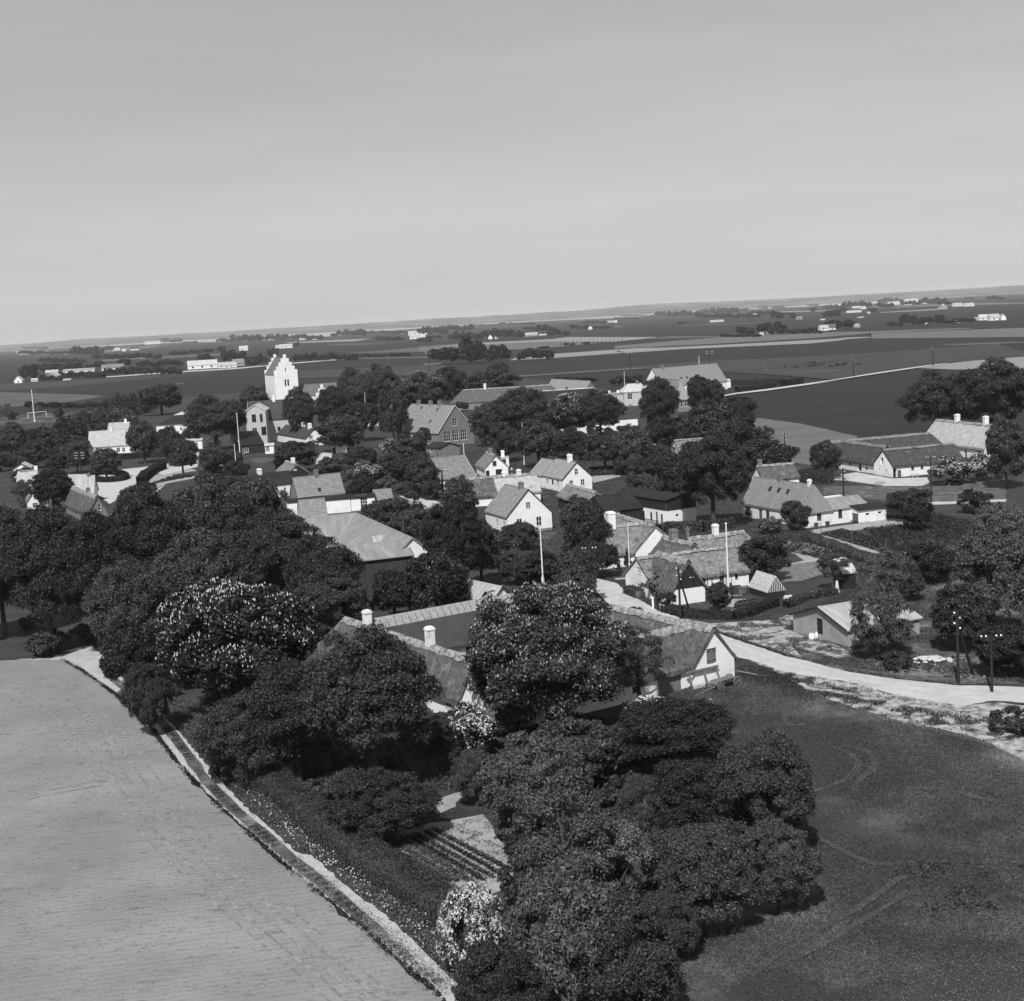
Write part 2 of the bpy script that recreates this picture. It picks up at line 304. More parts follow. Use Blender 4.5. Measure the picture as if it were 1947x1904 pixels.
def house(name, label, cat, C, z, yaw, B, A, hr, ridge='u', roof='tile_mid', wall='limewash', oe=.3, og=.2, th=.12, wins=(), chims=(), lights=(), group=None, hips=(0, 0),
          plinth=None, cap=None, root=None, barge='wood_tarred', upper=None, eave_gap=True, z0=0, walls=True, hwy=None):
    c = G(Q(*C), z) if isinstance(C, tuple) else Vector(C)
    ya = R(yaw); U = Vector((math.cos(ya), math.sin(ya))); V = Vector((-math.sin(ya), math.cos(ya)))
    LB = B if not isinstance(B, tuple) else solvx(c, U, Q(*B)[0], z)
    LA = A if not isinstance(A, tuple) else solvx(c, V, Q(*A)[0], z)
    if isinstance(hr, tuple): hr = ztop(c + (U * LB / 2 if ridge == 'v' else V * LA / 2), Q(*hr)[1])
    hw = z
    if hwy is not None: hw = hwy if isinstance(hwy, (int, float)) else ztop(c, Q(*hwy)[1])
    if root is None: root = empty(name, (c.x, c.y, 0), ya, label, cat, group); off = Vector((0, 0))
    else:
        d = c - Vector(root.location[:2]); ry = root.rotation_euler.z
        off = Vector((d.x * math.cos(ry) + d.y * math.sin(ry), -d.x * math.sin(ry) + d.y * math.cos(ry)))
    X, Y = off.x, off.y
    faces = {'f': (lambda s, zz, d: (X + s, Y + d, zz), LB, ridge == 'v'), 'l': (lambda s, zz, d: (X + d, Y + s, zz), LA, ridge == 'u' and not hips[0]),
             'b': (lambda s, zz, d: (X + s, Y + LA - d, zz), LB, ridge == 'v'), 'r': (lambda s, zz, d: (X + LB - d, Y + s, zz), LA, ridge == 'u' and not hips[1])}
    if ridge == 'v' and hips[0]: faces['f'] = faces['f'][:2] + (False,)
    if ridge == 'v' and hips[1]: faces['b'] = faces['b'][:2] + (False,)
    org = {'f': (c, U), 'l': (c, V), 'b': (c + V*LA, U), 'r': (c + U*LB, V)}
    H = {k: [] for k in faces}
    for w in wins:
        fc, kind = w[0], w[-1]
        if isinstance(w[1], str):     # pixel rectangle
            _, zn, x0, y0, x1, y1, _ = w; (px0, py0), (px1, py1) = Q(zn, x0, y0), Q(zn, x1, y1)
            o, dr = org[fc]; zm = hw * .6
            for _i in range(4):
                a = solvx(o, dr, px0, zm); b = solvx(o, dr, px1, zm); P = o + dr * (a + b) / 2; za, zb = ztop(P, py1), ztop(P, py0); zm = (za + zb) / 2
            if a > b: a, b = b, a
            a = max(.12, a); b = min(faces[fc][1] - .12, b); za = max(.02, za)
            if b - a < .25: b = a + .3
            r_ = (a, b, za, zb)
        else: r_ = tuple(w[1:5])
        a, b, za, zb = r_; Lf = faces[fc][1]
        if faces[fc][2]:
            kk = (hr - hw) / (Lf / 2); zb = min(zb, hw + kk * min(a, Lf - b) - .12)
        else: zb = min(zb, hw - .05)
        if zb - za < .25 or a < 0 or b > Lf: continue
        if any(not (b <= h[0] or a >= h[1] or zb <= h[2] or za >= h[3]) for h in H[fc]): continue
        H[fc].append((a, b, za, zb, kind))
    if walls:
        mb = MB()
        for k, (pt, L, gb) in faces.items(): wallface(mb, pt, L, z0, hw, gb, hr, H[k], {'f': 0, 'l': 30, 'b': 60, 'r': 90}[k])
        mb.build('wall', wall, root)
        for k, (pt, L, gb) in faces.items():
            for h in H[k]: opening(root, pt, *h)
        if plinth:
            mb = MB(); e = .03; mb.box(X-e, X+LB+e, Y-e, Y+LA+e, 0, plinth[1]); mb.build('plinth', plinth[0], root)
    # roof in the ridge frame
    Lr, W = (LB, LA) if ridge == 'u' else (LA, LB)
    mp = (lambda r, t, zz: (X + r, Y + t, zz)) if ridge == 'u' else (lambda r, t, zz: (X + t, Y + r, zz))
    k = (hr - hw) / (W / 2); tz = th * math.sqrt(1 + k*k); thatch = roof.startswith('thatch')
    mb = MB(); nr = max(2, int(Lr / (.55 if thatch else 3))); nt = 9 if thatch else max(4, int((W/2 + oe) * math.sqrt(1+k*k) / .42))
    seedv = Vector((c.x, c.y, 3.3)); top = {}
    def P(side, i, j, lift=0):
        h = j / nt; r0 = -og + (hips[0] + og if hips[0] else 0) * h - (.0 if not hips[0] else oe - og) * (1-h)
        r1 = Lr + og - (hips[1] + og if hips[1] else 0) * h + (.0 if not hips[1] else oe - og) * (1-h)
        r = r0 + (r1 - r0) * i / nr; t = -oe + (W/2 + oe) * h; zz = hw - k*oe + k*(W/2 + oe)*h + tz + lift
        if thatch:
            nv = noise.noise(Vector((r*.45, t*.5 + side*9, 0)) + seedv) * .16 + noise.noise(Vector((r*1.6, t*1.8 + side*9, 5)) + seedv) * .06
            zz += nv * (1 if j < nt else .8) - (.10 if j == nt else 0)
            if j == 0: zz -= .05
        return mp(r, t if side == 0 else W - t, zz)
    for side in (0, 1):
        for j in range(nt):
            for i in range(nr):
                st = 0 if thatch else .012 if roof[:3] in ('tar', 'cor', 'sla') else .07
                q = [P(side,i,j,st), P(side,i+1,j,st), P(side,i+1,j+1), P(side,i,j+1)]
                sl_ = (W/2+oe)*math.sqrt(1+k*k); u0, u1 = i*(Lr)/nr, (i+1)*Lr/nr; v0, v1 = sl_*j/nt, sl_*(j+1)/nt
                mb.poly(q, [(u0,v0),(u1,v0),(u1,v1),(u0,v1)])
        # underside and edges
        lo = [P(side, i, 0) for i in range(nr + 1)]
        for i in range(nr): a, b = lo[i], lo[i+1]; mb.poly([a, b, (b[0], b[1], b[2] - tz - .0), (a[0], a[1], a[2] - tz)], [(0,0),(1,0),(1,.1),(0,.1)])
        for i in (0, nr):
            for j in range(nt): a, b = P(side,i,j), P(side,i,j+1); mb.poly([a, b, (b[0],b[1],b[2]-tz), (a[0],a[1],a[2]-tz)], [(0,0),(1,0),(1,.1),(0,.1)])
        a, b, cc, d = P(side,0,0), P(side,nr,0), P(side,nr,nt), P(side,0,nt)
        mb.poly([(p[0], p[1], p[2]-tz) for p in (a, b, cc, d)])
    for e, hp in ((0, hips[0]), (nr, hips[1])):
        if hp:
            for j in range(nt):
                mb.poly([P(0,e,j), P(1,e,j), P(1,e,j+1), P(0,e,j+1)], [(0, j*.4), (W, j*.4), (W, j*.4+.4), (0, j*.4+.4)])
            a, b = P(0,e,0), P(1,e,0); mb.poly([a, b, (b[0],b[1],b[2]-tz), (a[0],a[1],a[2]-tz)])
    ro = mb.build('roof', roof, root)
    if thatch:
        for p_ in ro.data.polygons: p_.use_smooth = True
    ztopr = hr + tz
    r0, r1 = hips[0] or -og, Lr - hips[1] if hips[1] else Lr + og
    cm = cap or ('thatch_ridge' if thatch else roof)
    mb = MB(); n = max(2, int((r1 - r0) / (.6 if thatch else 1.5)))
    for i in range(n):
        ring = []
        for e in (i, i + 1):
            r = r0 + (r1 - r0) * e / n; w = (.62 + .12 * noise.noise(Vector((r*.8, 1, 1)) + seedv)) if thatch else .16
            zz = ztopr + ((.10 + .1 * noise.noise(Vector((r*1.1, 4, 2)) + seedv)) if thatch else .05)
            ring.append([mp(r, W/2 - w, zz - k*w - .02 + (.1 if thatch else 0)), mp(r, W/2 - w*.5, zz - k*w*.42 + (.1 if thatch else .0)), mp(r, W/2, zz), mp(r, W/2 + w*.5, zz - k*w*.42 + (.1 if thatch else 0)), mp(r, W/2 + w, zz - k*w - .02 + (.1 if thatch else 0))])
        for q in range(4): mb.poly([ring[0][q], ring[1][q], ring[1][q+1], ring[0][q+1]])
    mb.build('ridge_roll' if thatch else 'ridge_tiles', cm, ro)
    if barge and not thatch:
        for e in ((0,) if not hips[0] else ()) + ((nr,) if not hips[1] else ()):
            mb = MB()
            for side in (0, 1):
                a, b = P(side,e,0), P(side,e,nt); s_ = -.03 if e == 0 else .03
                A0, A1 = Vector(a) + Vector(mp(s_,0,.07)) - Vector((X,Y,0)), Vector(b) + Vector(mp(s_,0,.07)) - Vector((X,Y,0)); D_ = Vector((0,0,-.24)); E_ = Vector(mp(s_*1.6,0,0)) - Vector((X,Y,0))
                mb.hexa([A0 + D_, A0 + D_ + E_, A1 + D_ + E_, A1 + D_, A0, A0 + E_, A1 + E_, A1])
            mb.build('bargeboard', barge, ro)
    for ch in chims:
        fr, w, hh, cmn = ch[:4]; toff = ch[4] if len(ch) > 4 else 0; x, y, _ = mp(r0 + (r1-r0)*fr, W/2 + toff, 0)
        zb = ztopr - k*abs(toff) - 1.0; zt = ztopr - k*abs(toff) + hh; mb = MB(); a = w/2
        mb.box(x-a, x+a, y-a, y+a, zb, zt); e = .07; mb.box(x-a-e, x+a+e, y-a-e, y+a+e, zt-.28, zt-.1); mb.box(x-a*.9, x+a*.9, y-a*.9, y+a*.9, zt, zt+.1)
        mb.box(x-a*.5, x+a*.5, y-a*.5, y+a*.5, zt+.1, zt+.16)
        mb.build('chimney', cmn, ro)
    for lt in lights:                # (side, along fraction, up fraction, w, h)
        sd_, fr, uf, w, hh = lt; r = Lr*fr; t = (W/2)*uf; zz = hw + k*t + tz + .06; sgn = k
        q = [(r, t, zz), (r+w, t, zz), (r+w, t+hh/math.sqrt(1+k*k), zz+sgn*hh/math.sqrt(1+k*k)), (r, t+hh/math.sqrt(1+k*k), zz+sgn*hh/math.sqrt(1+k*k))]
        if sd_: q = [(a_, W-b_, c_) for a_, b_, c_ in q]
        q = [Vector(mp(*p)) for p in q]; mb = MB(); n_ = Vector((0,0,.1)); ce = sum(q, Vector())/4
        for i in range(4): a_, b_ = q[i], q[(i+1)%4]; a2, b2 = a_ + (ce-a_)*.16, b_ + (ce-b_)*.16; mb.hexa([a_-n_, b_-n_, b2-n_, a2-n_, a_+n_, b_+n_, b2+n_, a2+n_])
        o = mb.build('skylight', 'iron', ro); k2 = MB(); k2.poly([p + n_*.4 + (ce-p)*.1 for p in q]); k2.build('pane', 'glass_dark', o)
    if upper:                        # boards cladding the upper wall, each its own part
        face, za, m_, step = upper; pt, L, gb = faces[face]; n = int(L/step)
        for i in range(n):
            a, b = L*i/n + .012, L*(i+1)/n - .012; mid = (a+b)/2
            hi_ = lambda s: hw + (hr-hw)/(L/2)*min(s, L-s) if gb else hw
            e = -.05 - .012*((i*5)%3); mb = MB()
            za2 = min(za, hi_(a)-.02, hi_(b)-.02)
            if gb and za > hi_(mid): continue
            mb.hexa([pt(a,za2,e),pt(b,za2,e),pt(b,za2,0.0),pt(a,za2,0.0),pt(a,hi_(a)-.02,e),pt(b,hi_(b)-.02,e),pt(b,hi_(b)-.02,0.0),pt(a,hi_(a)-.02,0.0)])
            mb.build('board', m_, root)
    h = House(); h.root = root; h.c = c; h.U = U; h.V = V; h.LA = LA; h.LB = LB; h.hr = hr; h.hw = hw; h.roof = ro; h.mp = mp; h.faces = faces
    HB.append((c, U, V, LB, LA)); LOGH.append((name, label[:40] if label else '', [round(t,1) for t in (c.x, c.y, LB, LA, hr)])); return h
LOGH = []; HB = []
# ------------------------------------------------------------------ foliage
def quadcloud(name, pos, nrm, size, m, core=None, elong=1.3):
    n = len(pos); rng = np.random.default_rng(n)
    nrm = nrm / (np.linalg.norm(nrm, axis=1, keepdims=True) + 1e-9)
    a = np.cross(nrm, rng.normal(size=(n, 3))); a /= np.linalg.norm(a, axis=1, keepdims=True) + 1e-9; b = np.cross(nrm, a)
    s = size * rng.uniform(.65, 1.35, (n, 1)) * .5; l = s * elong
    # a leaf spray: kite bent a little along its length
    v = np.stack([pos - a*l, pos + b*s*.8 + nrm*s*.25, pos + a*l, pos - b*s*.8 + nrm*s*.25], axis=1).reshape(-1, 3)
    nv = 4*n; idx = np.arange(nv, dtype=np.int32)
    cv, cf = ([], [])
    if core: cv, cf = core
    V_ = np.concatenate([v, np.array(cv, dtype=float).reshape(-1, 3)]) if len(cv) else v
    loops = np.concatenate([idx, np.array([i + nv for f in cf for i in f], dtype=np.int32)]) if len(cf) else idx
    starts = list(range(0, nv, 4)); tot = [4]*n; p = nv
    for f in cf: starts.append(p); tot.append(len(f)); p += len(f)
    me = bpy.data.meshes.new(name); me.vertices.add(len(V_)); me.vertices.foreach_set('co', V_.astype(np.float32).ravel())
    me.loops.add(len(loops)); me.loops.foreach_set('vertex_index', loops.astype(np.int32)); me.polygons.add(len(starts))
    me.polygons.foreach_set('loop_start', np.array(starts, dtype=np.int32)); me.polygons.foreach_set('loop_total', np.array(tot, dtype=np.int32))
    me.materials.append(MT[m]); me.update(calc_edges=True); me.validate(); return me
def blobs(rng, n, rx, rz, zc, flat=.0, rmin=.2, rmax=.38, top=1.0, ins=.74):
    d = rng.normal(size=(n, 3)); d[:, 2] = d[:, 2]*.8 + .25; d /= np.linalg.norm(d, axis=1, keepdims=True)
    rr = rng.uniform(ins*.75, ins*1.12, (n, 1)); c = d * rr * np.array([rx, rx, rz]) + np.array([0, 0, zc])
    return c, rng.uniform(rmin, rmax, n) * min(rx, rz)
def crown(name, seed, r, h, n, size, m='leaf', nb=40, zb=.14, rmin=.2, rmax=.38, shape=None, elong=1.3, core=.5):
    """crown of unit placement: base of tree at z=0, top at h, radius r"""
    rng = np.random.default_rng(seed); rz = h*(1-zb)/2; zc = h*zb + rz; c, br = blobs(rng, nb, r, rz, zc, rmin=rmin, rmax=rmax)
    if shape == 'cone': k = np.clip((h - c[:, 2]) / (h*.85), .05, 1); c[:, :2] *= k[:, None]; br *= np.clip(k*1.1, .3, 1)
    if shape == 'low': c[:, 2] = np.maximum(c[:, 2], br*.5)
    w = br**2; pick = rng.choice(nb, n, p=w/w.sum()); d = rng.normal(size=(n, 3)); cen = np.array([0, 0, zc*.75]); o = c[pick] - cen; o /= np.linalg.norm(o, axis=1, keepdims=True) + 1e-6
    d = d/np.linalg.norm(d, axis=1, keepdims=True) + o*.55 + np.array([0, 0, .35]); d /= np.linalg.norm(d, axis=1, keepdims=True)
    fl = np.stack([rng.uniform(.8, 1.35, nb), rng.uniform(.8, 1.35, nb), rng.uniform(.62, 1.05, nb)], 1)
    wob = 1 + .22*np.sin(d[:, :1]*5 + pick[:, None]*1.7)*np.cos(d[:, 1:2]*4 + pick[:, None])
    pos = c[pick] + d * fl[pick] * br[pick][:, None] * rng.uniform(.55, 1.2, (n, 1)) * wob; pos[:, 2] = np.maximum(pos[:, 2], .05)
    nr = d*.8 + rng.normal(size=(n, 3))*.75 + np.array([0, 0, .3])
    mb = MB(); mb.ball((0, 0, zc), core, 10, 7, r, r, rz)
    if shape == 'cone': mb.v = [(x*max(.05, (h-z_)/h*1.1), y*max(.05, (h-z_)/h*1.1), z_) for x, y, z_ in mb.v]
    me = quadcloud(name, pos, nr, size, m, (mb.v, mb.f), elong); return me, (c, br)
def candles(name, seed, cb, n, zmin, size=.3, m='blossom', drop=.35):
    """upright flower candles standing on the sunny outside of the clumps"""
    rng = np.random.default_rng(seed); c, br = cb; nb = len(br); w = br**2; pk = rng.choice(nb, n, p=w/w.sum()); cen = c.mean(0)
    o = c[pk] - cen; o /= np.linalg.norm(o, axis=1, keepdims=True); d = rng.normal(size=(n, 3)); d = d/np.linalg.norm(d, axis=1, keepdims=True) + o*.8 + np.array([0, 0, .45]); d /= np.linalg.norm(d, axis=1, keepdims=True)
    pos = c[pk] + d * br[pk][:, None] * 1.12; keep = d[:, 2] > -.25; pos = pos[keep]; mb = MB()
    for p in pos:
        s = size*rng.uniform(.6, 1.15); q = s*.26; t = rng.uniform(0, 3)
        b = [(p[0] + q*math.cos(t + k*2.094), p[1] + q*math.sin(t + k*2.094), p[2]) for k in range(3)]; tp = (p[0], p[1], p[2] + s); lo = (p[0], p[1], p[2] - s*.25)
        for k in range(3): mb.poly([b[k], b[(k+1)%3], tp]); mb.poly([b[(k+1)%3], b[k], lo])
    return mb.mesh(name, m)
def flowers(name, seed, cb, n, zmin, size, m):
    rng = np.random.default_rng(seed); c, br = cb; nb = len(br); pk = rng.choice(nb, n, p=br**2/(br**2).sum()); cen = c.mean(0)*np.array([1, 1, .5])
    o = c[pk] - cen; o /= np.linalg.norm(o, axis=1, keepdims=True); d = rng.normal(size=(n, 3)); d = d/np.linalg.norm(d, axis=1, keepdims=True) + o*.6 + np.array([0, 0, .3]); d /= np.linalg.norm(d, axis=1, keepdims=True)
    keep = np.sin(d[:, 0]*7 + pk)*np.cos(d[:, 1]*6 + pk*2) > -.45; pos = (c[pk] + d*br[pk][:, None]*rng.uniform(1.0, 1.22, (n, 1)))[keep]
    return quadcloud(name, pos, d[keep] + rng.normal(size=(len(pos), 3))*.5, size, m, None, 1.1)
def trunkmesh(name, seed, h, r, spread, m='trunk', limbs=6):
    rg = random.Random(seed); mb = MB(); p = Vector((0, 0, -.2)); q = Vector((rg.uniform(-.1,.1), rg.uniform(-.1,.1), h*.3)); mb.tube(p, q, r, r*.75, 8)
    top_ = q
    for i in range(3):
        n_ = top_ + Vector((rg.uniform(-.3,.3), rg.uniform(-.3,.3), h*.16)); mb.tube(top_, n_, r*(.75-.18*i), r*(.58-.18*i), 7); top_ = n_
    for i in range(limbs):
        a = i*2.4 + rg.random(); s_ = Vector((q.x, q.y, h*(.27 + .06*i))); e = s_ + Vector((math.cos(a)*spread*.4, math.sin(a)*spread*.4, h*.2)); f = e + Vector((math.cos(a+.3)*spread*.3, math.sin(a+.3)*spread*.3, h*.14))
        mb.tube(s_, e, r*.42, r*.25, 5); mb.tube(e, f, r*.25, r*.08, 5)
    return mb.mesh(name, m)
KIND = {}
def kind(key, name, n, r, h, leaves, size, m='leaf', trunk=True, bl=0, cat='tree', blm='blossom', bsize=.3, **kw):
    L = []
    for i in range(n):
        me, cb = crown(name + '_crown', hash_(key) + i, r, h, leaves, size, m, **kw)
        tr = trunkmesh(name + '_trunk', i + hash_(key), h, r*.065 + .05, r*.9) if trunk else None
        bm_ = (flowers if blm.endswith('_flower') else candles)(name + '_blossoms', i + 5, cb, bl, 0, bsize, blm) if bl else None
        L.append((me, tr, bm_))
    KIND[key] = (name, L, r, h, cat, 0)
def hash_(s): return sum(ord(ch)*(i+3) for i, ch in enumerate(s)) % 9973
kind('big', 'broadleaf_tree', 2, 6, 13, 88000, .175, 'leaf', nb=150, rmin=.10, rmax=.22)
kind('near', 'broadleaf_tree', 2, 5, 9, 80000, .135, 'leaf', nb=170, rmin=.09, rmax=.2, zb=.05)
kind('mid', 'broadleaf_tree', 4, 4, 8, 22000, .22, 'leaf', nb=90, rmin=.12, rmax=.26, zb=.08)
kind('far', 'distant_tree', 4, 5, 9, 1500, .95, 'leaf_dark', nb=22, rmin=.25, rmax=.42, zb=.06, trunk=False)
kind('chestnut', 'chestnut_tree', 2, 6, 13, 60000, .23, 'leaf', nb=150, rmin=.10, rmax=.21, bl=3000, bsize=.21)
kind('chestbig', 'chestnut_tree', 1, 6.5, 14, 80000, .2, 'leaf', nb=170, rmin=.09, rmax=.2, bl=2200, bsize=.22, zb=.05)
kind('chestfew', 'chestnut_tree', 1, 5, 7, 34000, .2, 'leaf', nb=100, rmin=.12, rmax=.22, bl=40, bsize=.25, zb=.03)
kind('sparse', 'ash_tree', 2, 3.2, 10, 17000, .12, 'leaf_light', nb=46, rmin=.12, rmax=.26, zb=.2, core=.02)
kind('light', 'willow_tree', 2, 5, 9, 50000, .14, 'leaf_light', nb=150, rmin=.09, rmax=.2, zb=.04, elong=2.2, core=.5)
kind('loose', 'broadleaf_tree', 2, 5, 10, 26000, .19, 'leaf_light', nb=120, rmin=.08, rmax=.2, zb=.1, core=.05)
kind('conifer', 'spruce_tree', 3, 2, 6, 3200, .22, 'leaf_dark', nb=40, rmin=.16, rmax=.3, zb=.03, shape='cone')
kind('bush', 'garden_shrub', 4, 2, 2.4, 4600, .15, 'leaf', nb=24, rmin=.25, rmax=.45, zb=.0, trunk=False, cat='shrub', shape='low', core=.3)
kind('bushlight', 'garden_shrub', 2, 2, 2.2, 4600, .14, 'leaf_light', nb=24, rmin=.25, rmax=.45, zb=.0, trunk=False, cat='shrub', shape='low', core=.3)
kind('lilac', 'flowering_shrub', 3, 2, 3, 6000, .15, 'leaf', nb=45, rmin=.18, rmax=.3, zb=.0, trunk=False, cat='shrub', bl=2600, bsize=.12, blm='lilac_flower', shape='low', core=.3)
kind('may', 'flowering_shrub', 1, 3, 4.4, 14000, .13, 'leaf', nb=80, rmin=.12, rmax=.24, zb=.0, trunk=False, cat='shrub', bl=12000, bsize=.13, blm='white_flower', shape='low', core=.3)
TREES = []
def tree(key, P, r, h, label=None, group=None, name=None, cat=None):
    nm, L, r0, h0, ct, _ = KIND[key]; me, tr, bl = L[rnd.randrange(len(L))]
    sc = (r/r0*rnd.uniform(.95, 1.05), r/r0*rnd.uniform(.95, 1.05), h/h0); nm = name or nm
    if tr is None and bl is None:
        o = add(nm, me, None, (P[0], P[1], 0), (0, 0, rnd.uniform(0, 6.28)), sc, label=label, cat=cat or ct, group=group); return o
    o = empty(nm, (P[0], P[1], 0), rnd.uniform(0, 6.28), label, cat or ct, group); o.scale = sc
    add('crown', me, o)
    if tr: add('trunk', tr, o)
    if bl: add('blossoms', bl, o, kind='stuff')
    return o
def treepx(key, zn, x0, x1, yt, yb, label, group=None, **kw):
    """crown spans x0..x1 in the survey, top at yt, foot at yb"""
    (px0, pt), (px1, pb) = Q(zn, x0, yt), Q(zn, x1, yb); cx = (px0 + px1)/2 + .045*(pb - pt)/2
    P = G((cx, pb)); h = ztop(P, pt); r = (px1 - px0)/2/ppm(P)*1.1; h *= 1.03; return tree(key, P, r, h, label, group, **kw)
# ------------------------------------------------------------------ setting: land, fields, roads, water
def sheet(name, m, pts, zlift, zn='D', jit=0, world_pts=False, kind_='structure'):
    P = [Vector(p) if world_pts else G(Q(zn, *p)) for p in pts]
    if jit:
        out = []
        for i in range(len(P)):
            a, b = P[i], P[(i+1) % len(P)]; n = max(1, min(60, int((b-a).length/(jit*2.5))))
            nn = Vector((-(b-a).y, (b-a).x)); nn = nn.normalized() if nn.length else nn
            for k in range(n):
                q = a + (b-a)*k/n; w = noise.noise(Vector((q.x/jit*.4, q.y/jit*.4, 1)))*jit + noise.noise(Vector((q.x/jit*1.5, q.y/jit*1.5, 7)))*jit*.4; out.append(q + nn*w*(1 if 0 < k else .3))
        P = out
    from mathutils.geometry import delaunay_2d_cdt
    o0 = P[0].copy(); r_ = delaunay_2d_cdt([p - o0 for p in P], [], [list(range(len(P)))], 1, 1e-4)
    vs = [(v.x + o0.x, v.y + o0.y, zlift) for v in r_[0]]; fs = []
    for f in r_[2]:
        a, b, c = [vs[k] for k in f[:3]]; fs.append(f if (b[0]-a[0])*(c[1]-a[1]) - (b[1]-a[1])*(c[0]-a[0]) > 0 else f[::-1])
    me = bpy.data.meshes.new(name); me.from_pydata(vs, [], fs); me.materials.append(MT[m]); o = bpy.data.objects.new(name, me); COL.objects.link(o); return tag(o, kind=kind_)
sheet('ground', 'field_dark', [(-9000,-60),(9000,-60),(12000,13200),(-12000,13200)], 0, world_pts=True)
sheet('water', 'sea_glare', [(-12000,13000),(12000,13000),(12000,14200),(-12000,14200)], 0.3, world_pts=True)
# the fjord: its near shore wanders
NS = [(-60,667),(40,664.0),(137,660.5),(210,658.5),(272,654.5),(350,652),(425,650.3),(480,649),(560,644.5),(650,638),(717,630.5),(790,625.5),(839,621.5),(905,618),(960,615.5),(1015,611.5),(1090,608),(1168,605),(1244,601),(1290,594)]
FS = [(x, 652.2 - .057*(x-137) + 6.2 - (.8 if x < 100 else 0)) for x, y in NS]
wm = MB()
for (a, b), (c_, d_) in zip(zip(NS, FS), zip(NS[1:], FS[1:])): q_ = [G(Q('D', *p)) for p in (a, c_, d_, b)]; wm.poly([(p.x, p.y, .2) for p in q_])
wm.build('water', 'sea_glare', None, kind='structure')
for i, pts in enumerate(([(1400,589),(1399,586),(1442,583.5),(1443,588)], [(1490,585),(1490,582),(1560,578),(1597,576.5),(1600,579.5),(1540,583)])): sheet('water', 'sea_glare', pts, .2)
FLD = [  # far field strips: material, survey outline
('field_worn', [('A1',-260,615),('A1',560,640),('A1',830,655),('A1',540,700),('A1',60,745),('A1',-260,760)]),
('field_dark2', [('A1',-260,620),('A1',520,570),('A1',1000,520),('A1',1900,440),('A1',1500,455),('A1',830,500),('A1',-260,560)]),
('field_pale', [('A1',30,262),('A1',520,262),('A1',525,292),('A1',60,296)]),
('field_mid', [('A1',800,338),('A1',1947,280),('A1',1947,290),('A1',800,352)]),
('field_mid', [('A1',640,262),('A1',1330,208),('A1',1230,232),('A1',700,290)]),
('field_pale', [('A2',540,186),('A2',1290,153),('A2',1150,176),('A2',700,190),('A2',560,192)]),
('field_worn', [('A2',1080,275),('A2',1400,258),('A2',1920,208),('A2',1947,262),('A2',1300,280)]),
('field_worn', [('A2',900,205),('A2',1550,190),('A2',1240,206),('A2',1000,212)]),
('field_mid', [('A2',1200,322),('A2',1840,312),('A2',1840,320),('A2',1200,330)]),
('field_pale', [('A2',1750,376),('A2',1900,369),('A2',1900,375),('A2',1750,382)]),
('field_pale', [('A3',190,215),('A3',540,190),('A3',1150,160),('A3',1300,141),('A3',1600,141),('A3',1947,141),('A4',372,383),('A4',340,392),('A4',0,425),('A3',1620,182),('A3',1400,182),('A3',1100,182),('A3',580,203),('A3',200,220)]),
('field_mid', [('A3',0,225),('A3',560,205),('A3',1100,184),('A3',1400,185),('A3',1600,190),('A3',1060,240),('A3',560,262),('A3',0,270)]),
('field_pale', [('A3',790,345),('A3',870,308),('A3',1140,290),('A3',1947,235),('A4',400,478),('A4',1040,448),('A4',1947,398),('A5',340,532),('A5',700,522),('A5',340,548),('A4',1947,418),('A4',1700,442),('A4',600,490),('A4',0,532),('A3',1947,268),('A3',1100,330)]),
('field_mid', [('A4',0,462),('A4',930,385),('A4',1947,340),('A5',500,478),('A5',1400,445),('A5',1500,452),('A5',600,490),('A5',0,540),('A4',1947,382),('A4',1000,438),('A4',0,486)]),
('field_mid', [('A5',560,494),('A5',2060,440),('A5',2060,528),('A5',560,542)]),
('field_worn', [('A4',480,375),('A4',930,377),('A4',920,384),('A4',300,402)]),
('field_worn', [('A5',1150,598),('A5',1700,576),('A5',2060,570),('A5',2060,580),('A5',1300,606)]),
('field_pale', [('A5',980,812),('A5',1300,765),('A5',2060,685),('A5',2060,820),('A5',1300,826)]),
('field_pale', [('A5',630,304),('A5',1160,270),('A5',1190,240),('A5',1250,240),('A5',1250,275),('A5',1000,290),('A5',640,308)]),
('field_pale', [('A5',1500,122),('A5',2060,92),('A5',2060,128),('A5',1520,132)]),
('field_pale', [('A4',1450,160),('A4',1947,150),('A4',1947,156),('A4',1450,170)]),
('field_mid', [('A5',500,250),('A5',1600,215),('A5',2050,212),('A5',2050,222),('A5',600,262)]),
('field_mid', [('A4',0,285),('A4',90,290),('A4',0,300)]),
('field_worn', [('A4',580,285),('A4',1300,255),('A4',1300,262),('A4',600,290)]),
('field_dark2', [('A3',850,480),('A3',1947,395),('A4',700,600),('A4',1947,545),('A5',1700,590),('A5',2060,700),('A5',1300,760),('A4',1947,760),('A4',1100,700),('A4',0,655),('A3',1947,420),('A3',860,490)]),
('field_mid', [('A3',850,484),('A3',1200,462),('A3',1947,410),('A3',1947,418),('A3',1200,470),('A3',850,492)]),
('field_worn', [('A4',1480,695),('A4',1947,675),('A4',1947,682),('A4',1480,702)]),
('field_dark2', [('A2',660,440),('A2',1947,380),('A2',1947,470),('A2',660,505)]),
]
for i, (m, pts) in enumerate(FLD):
    P = [G(Q(*p)) for p in pts]; sheet('field', m, [(p.x, p.y) for p in P], .05 + i*.012, world_pts=True, jit=.6)
def road_strip(name, m, L, z, jit=0): P = [G(Q(*p)) for p in L]; return sheet(name, m, [(p.x, p.y) for p in P], z, world_pts=True, jit=jit)
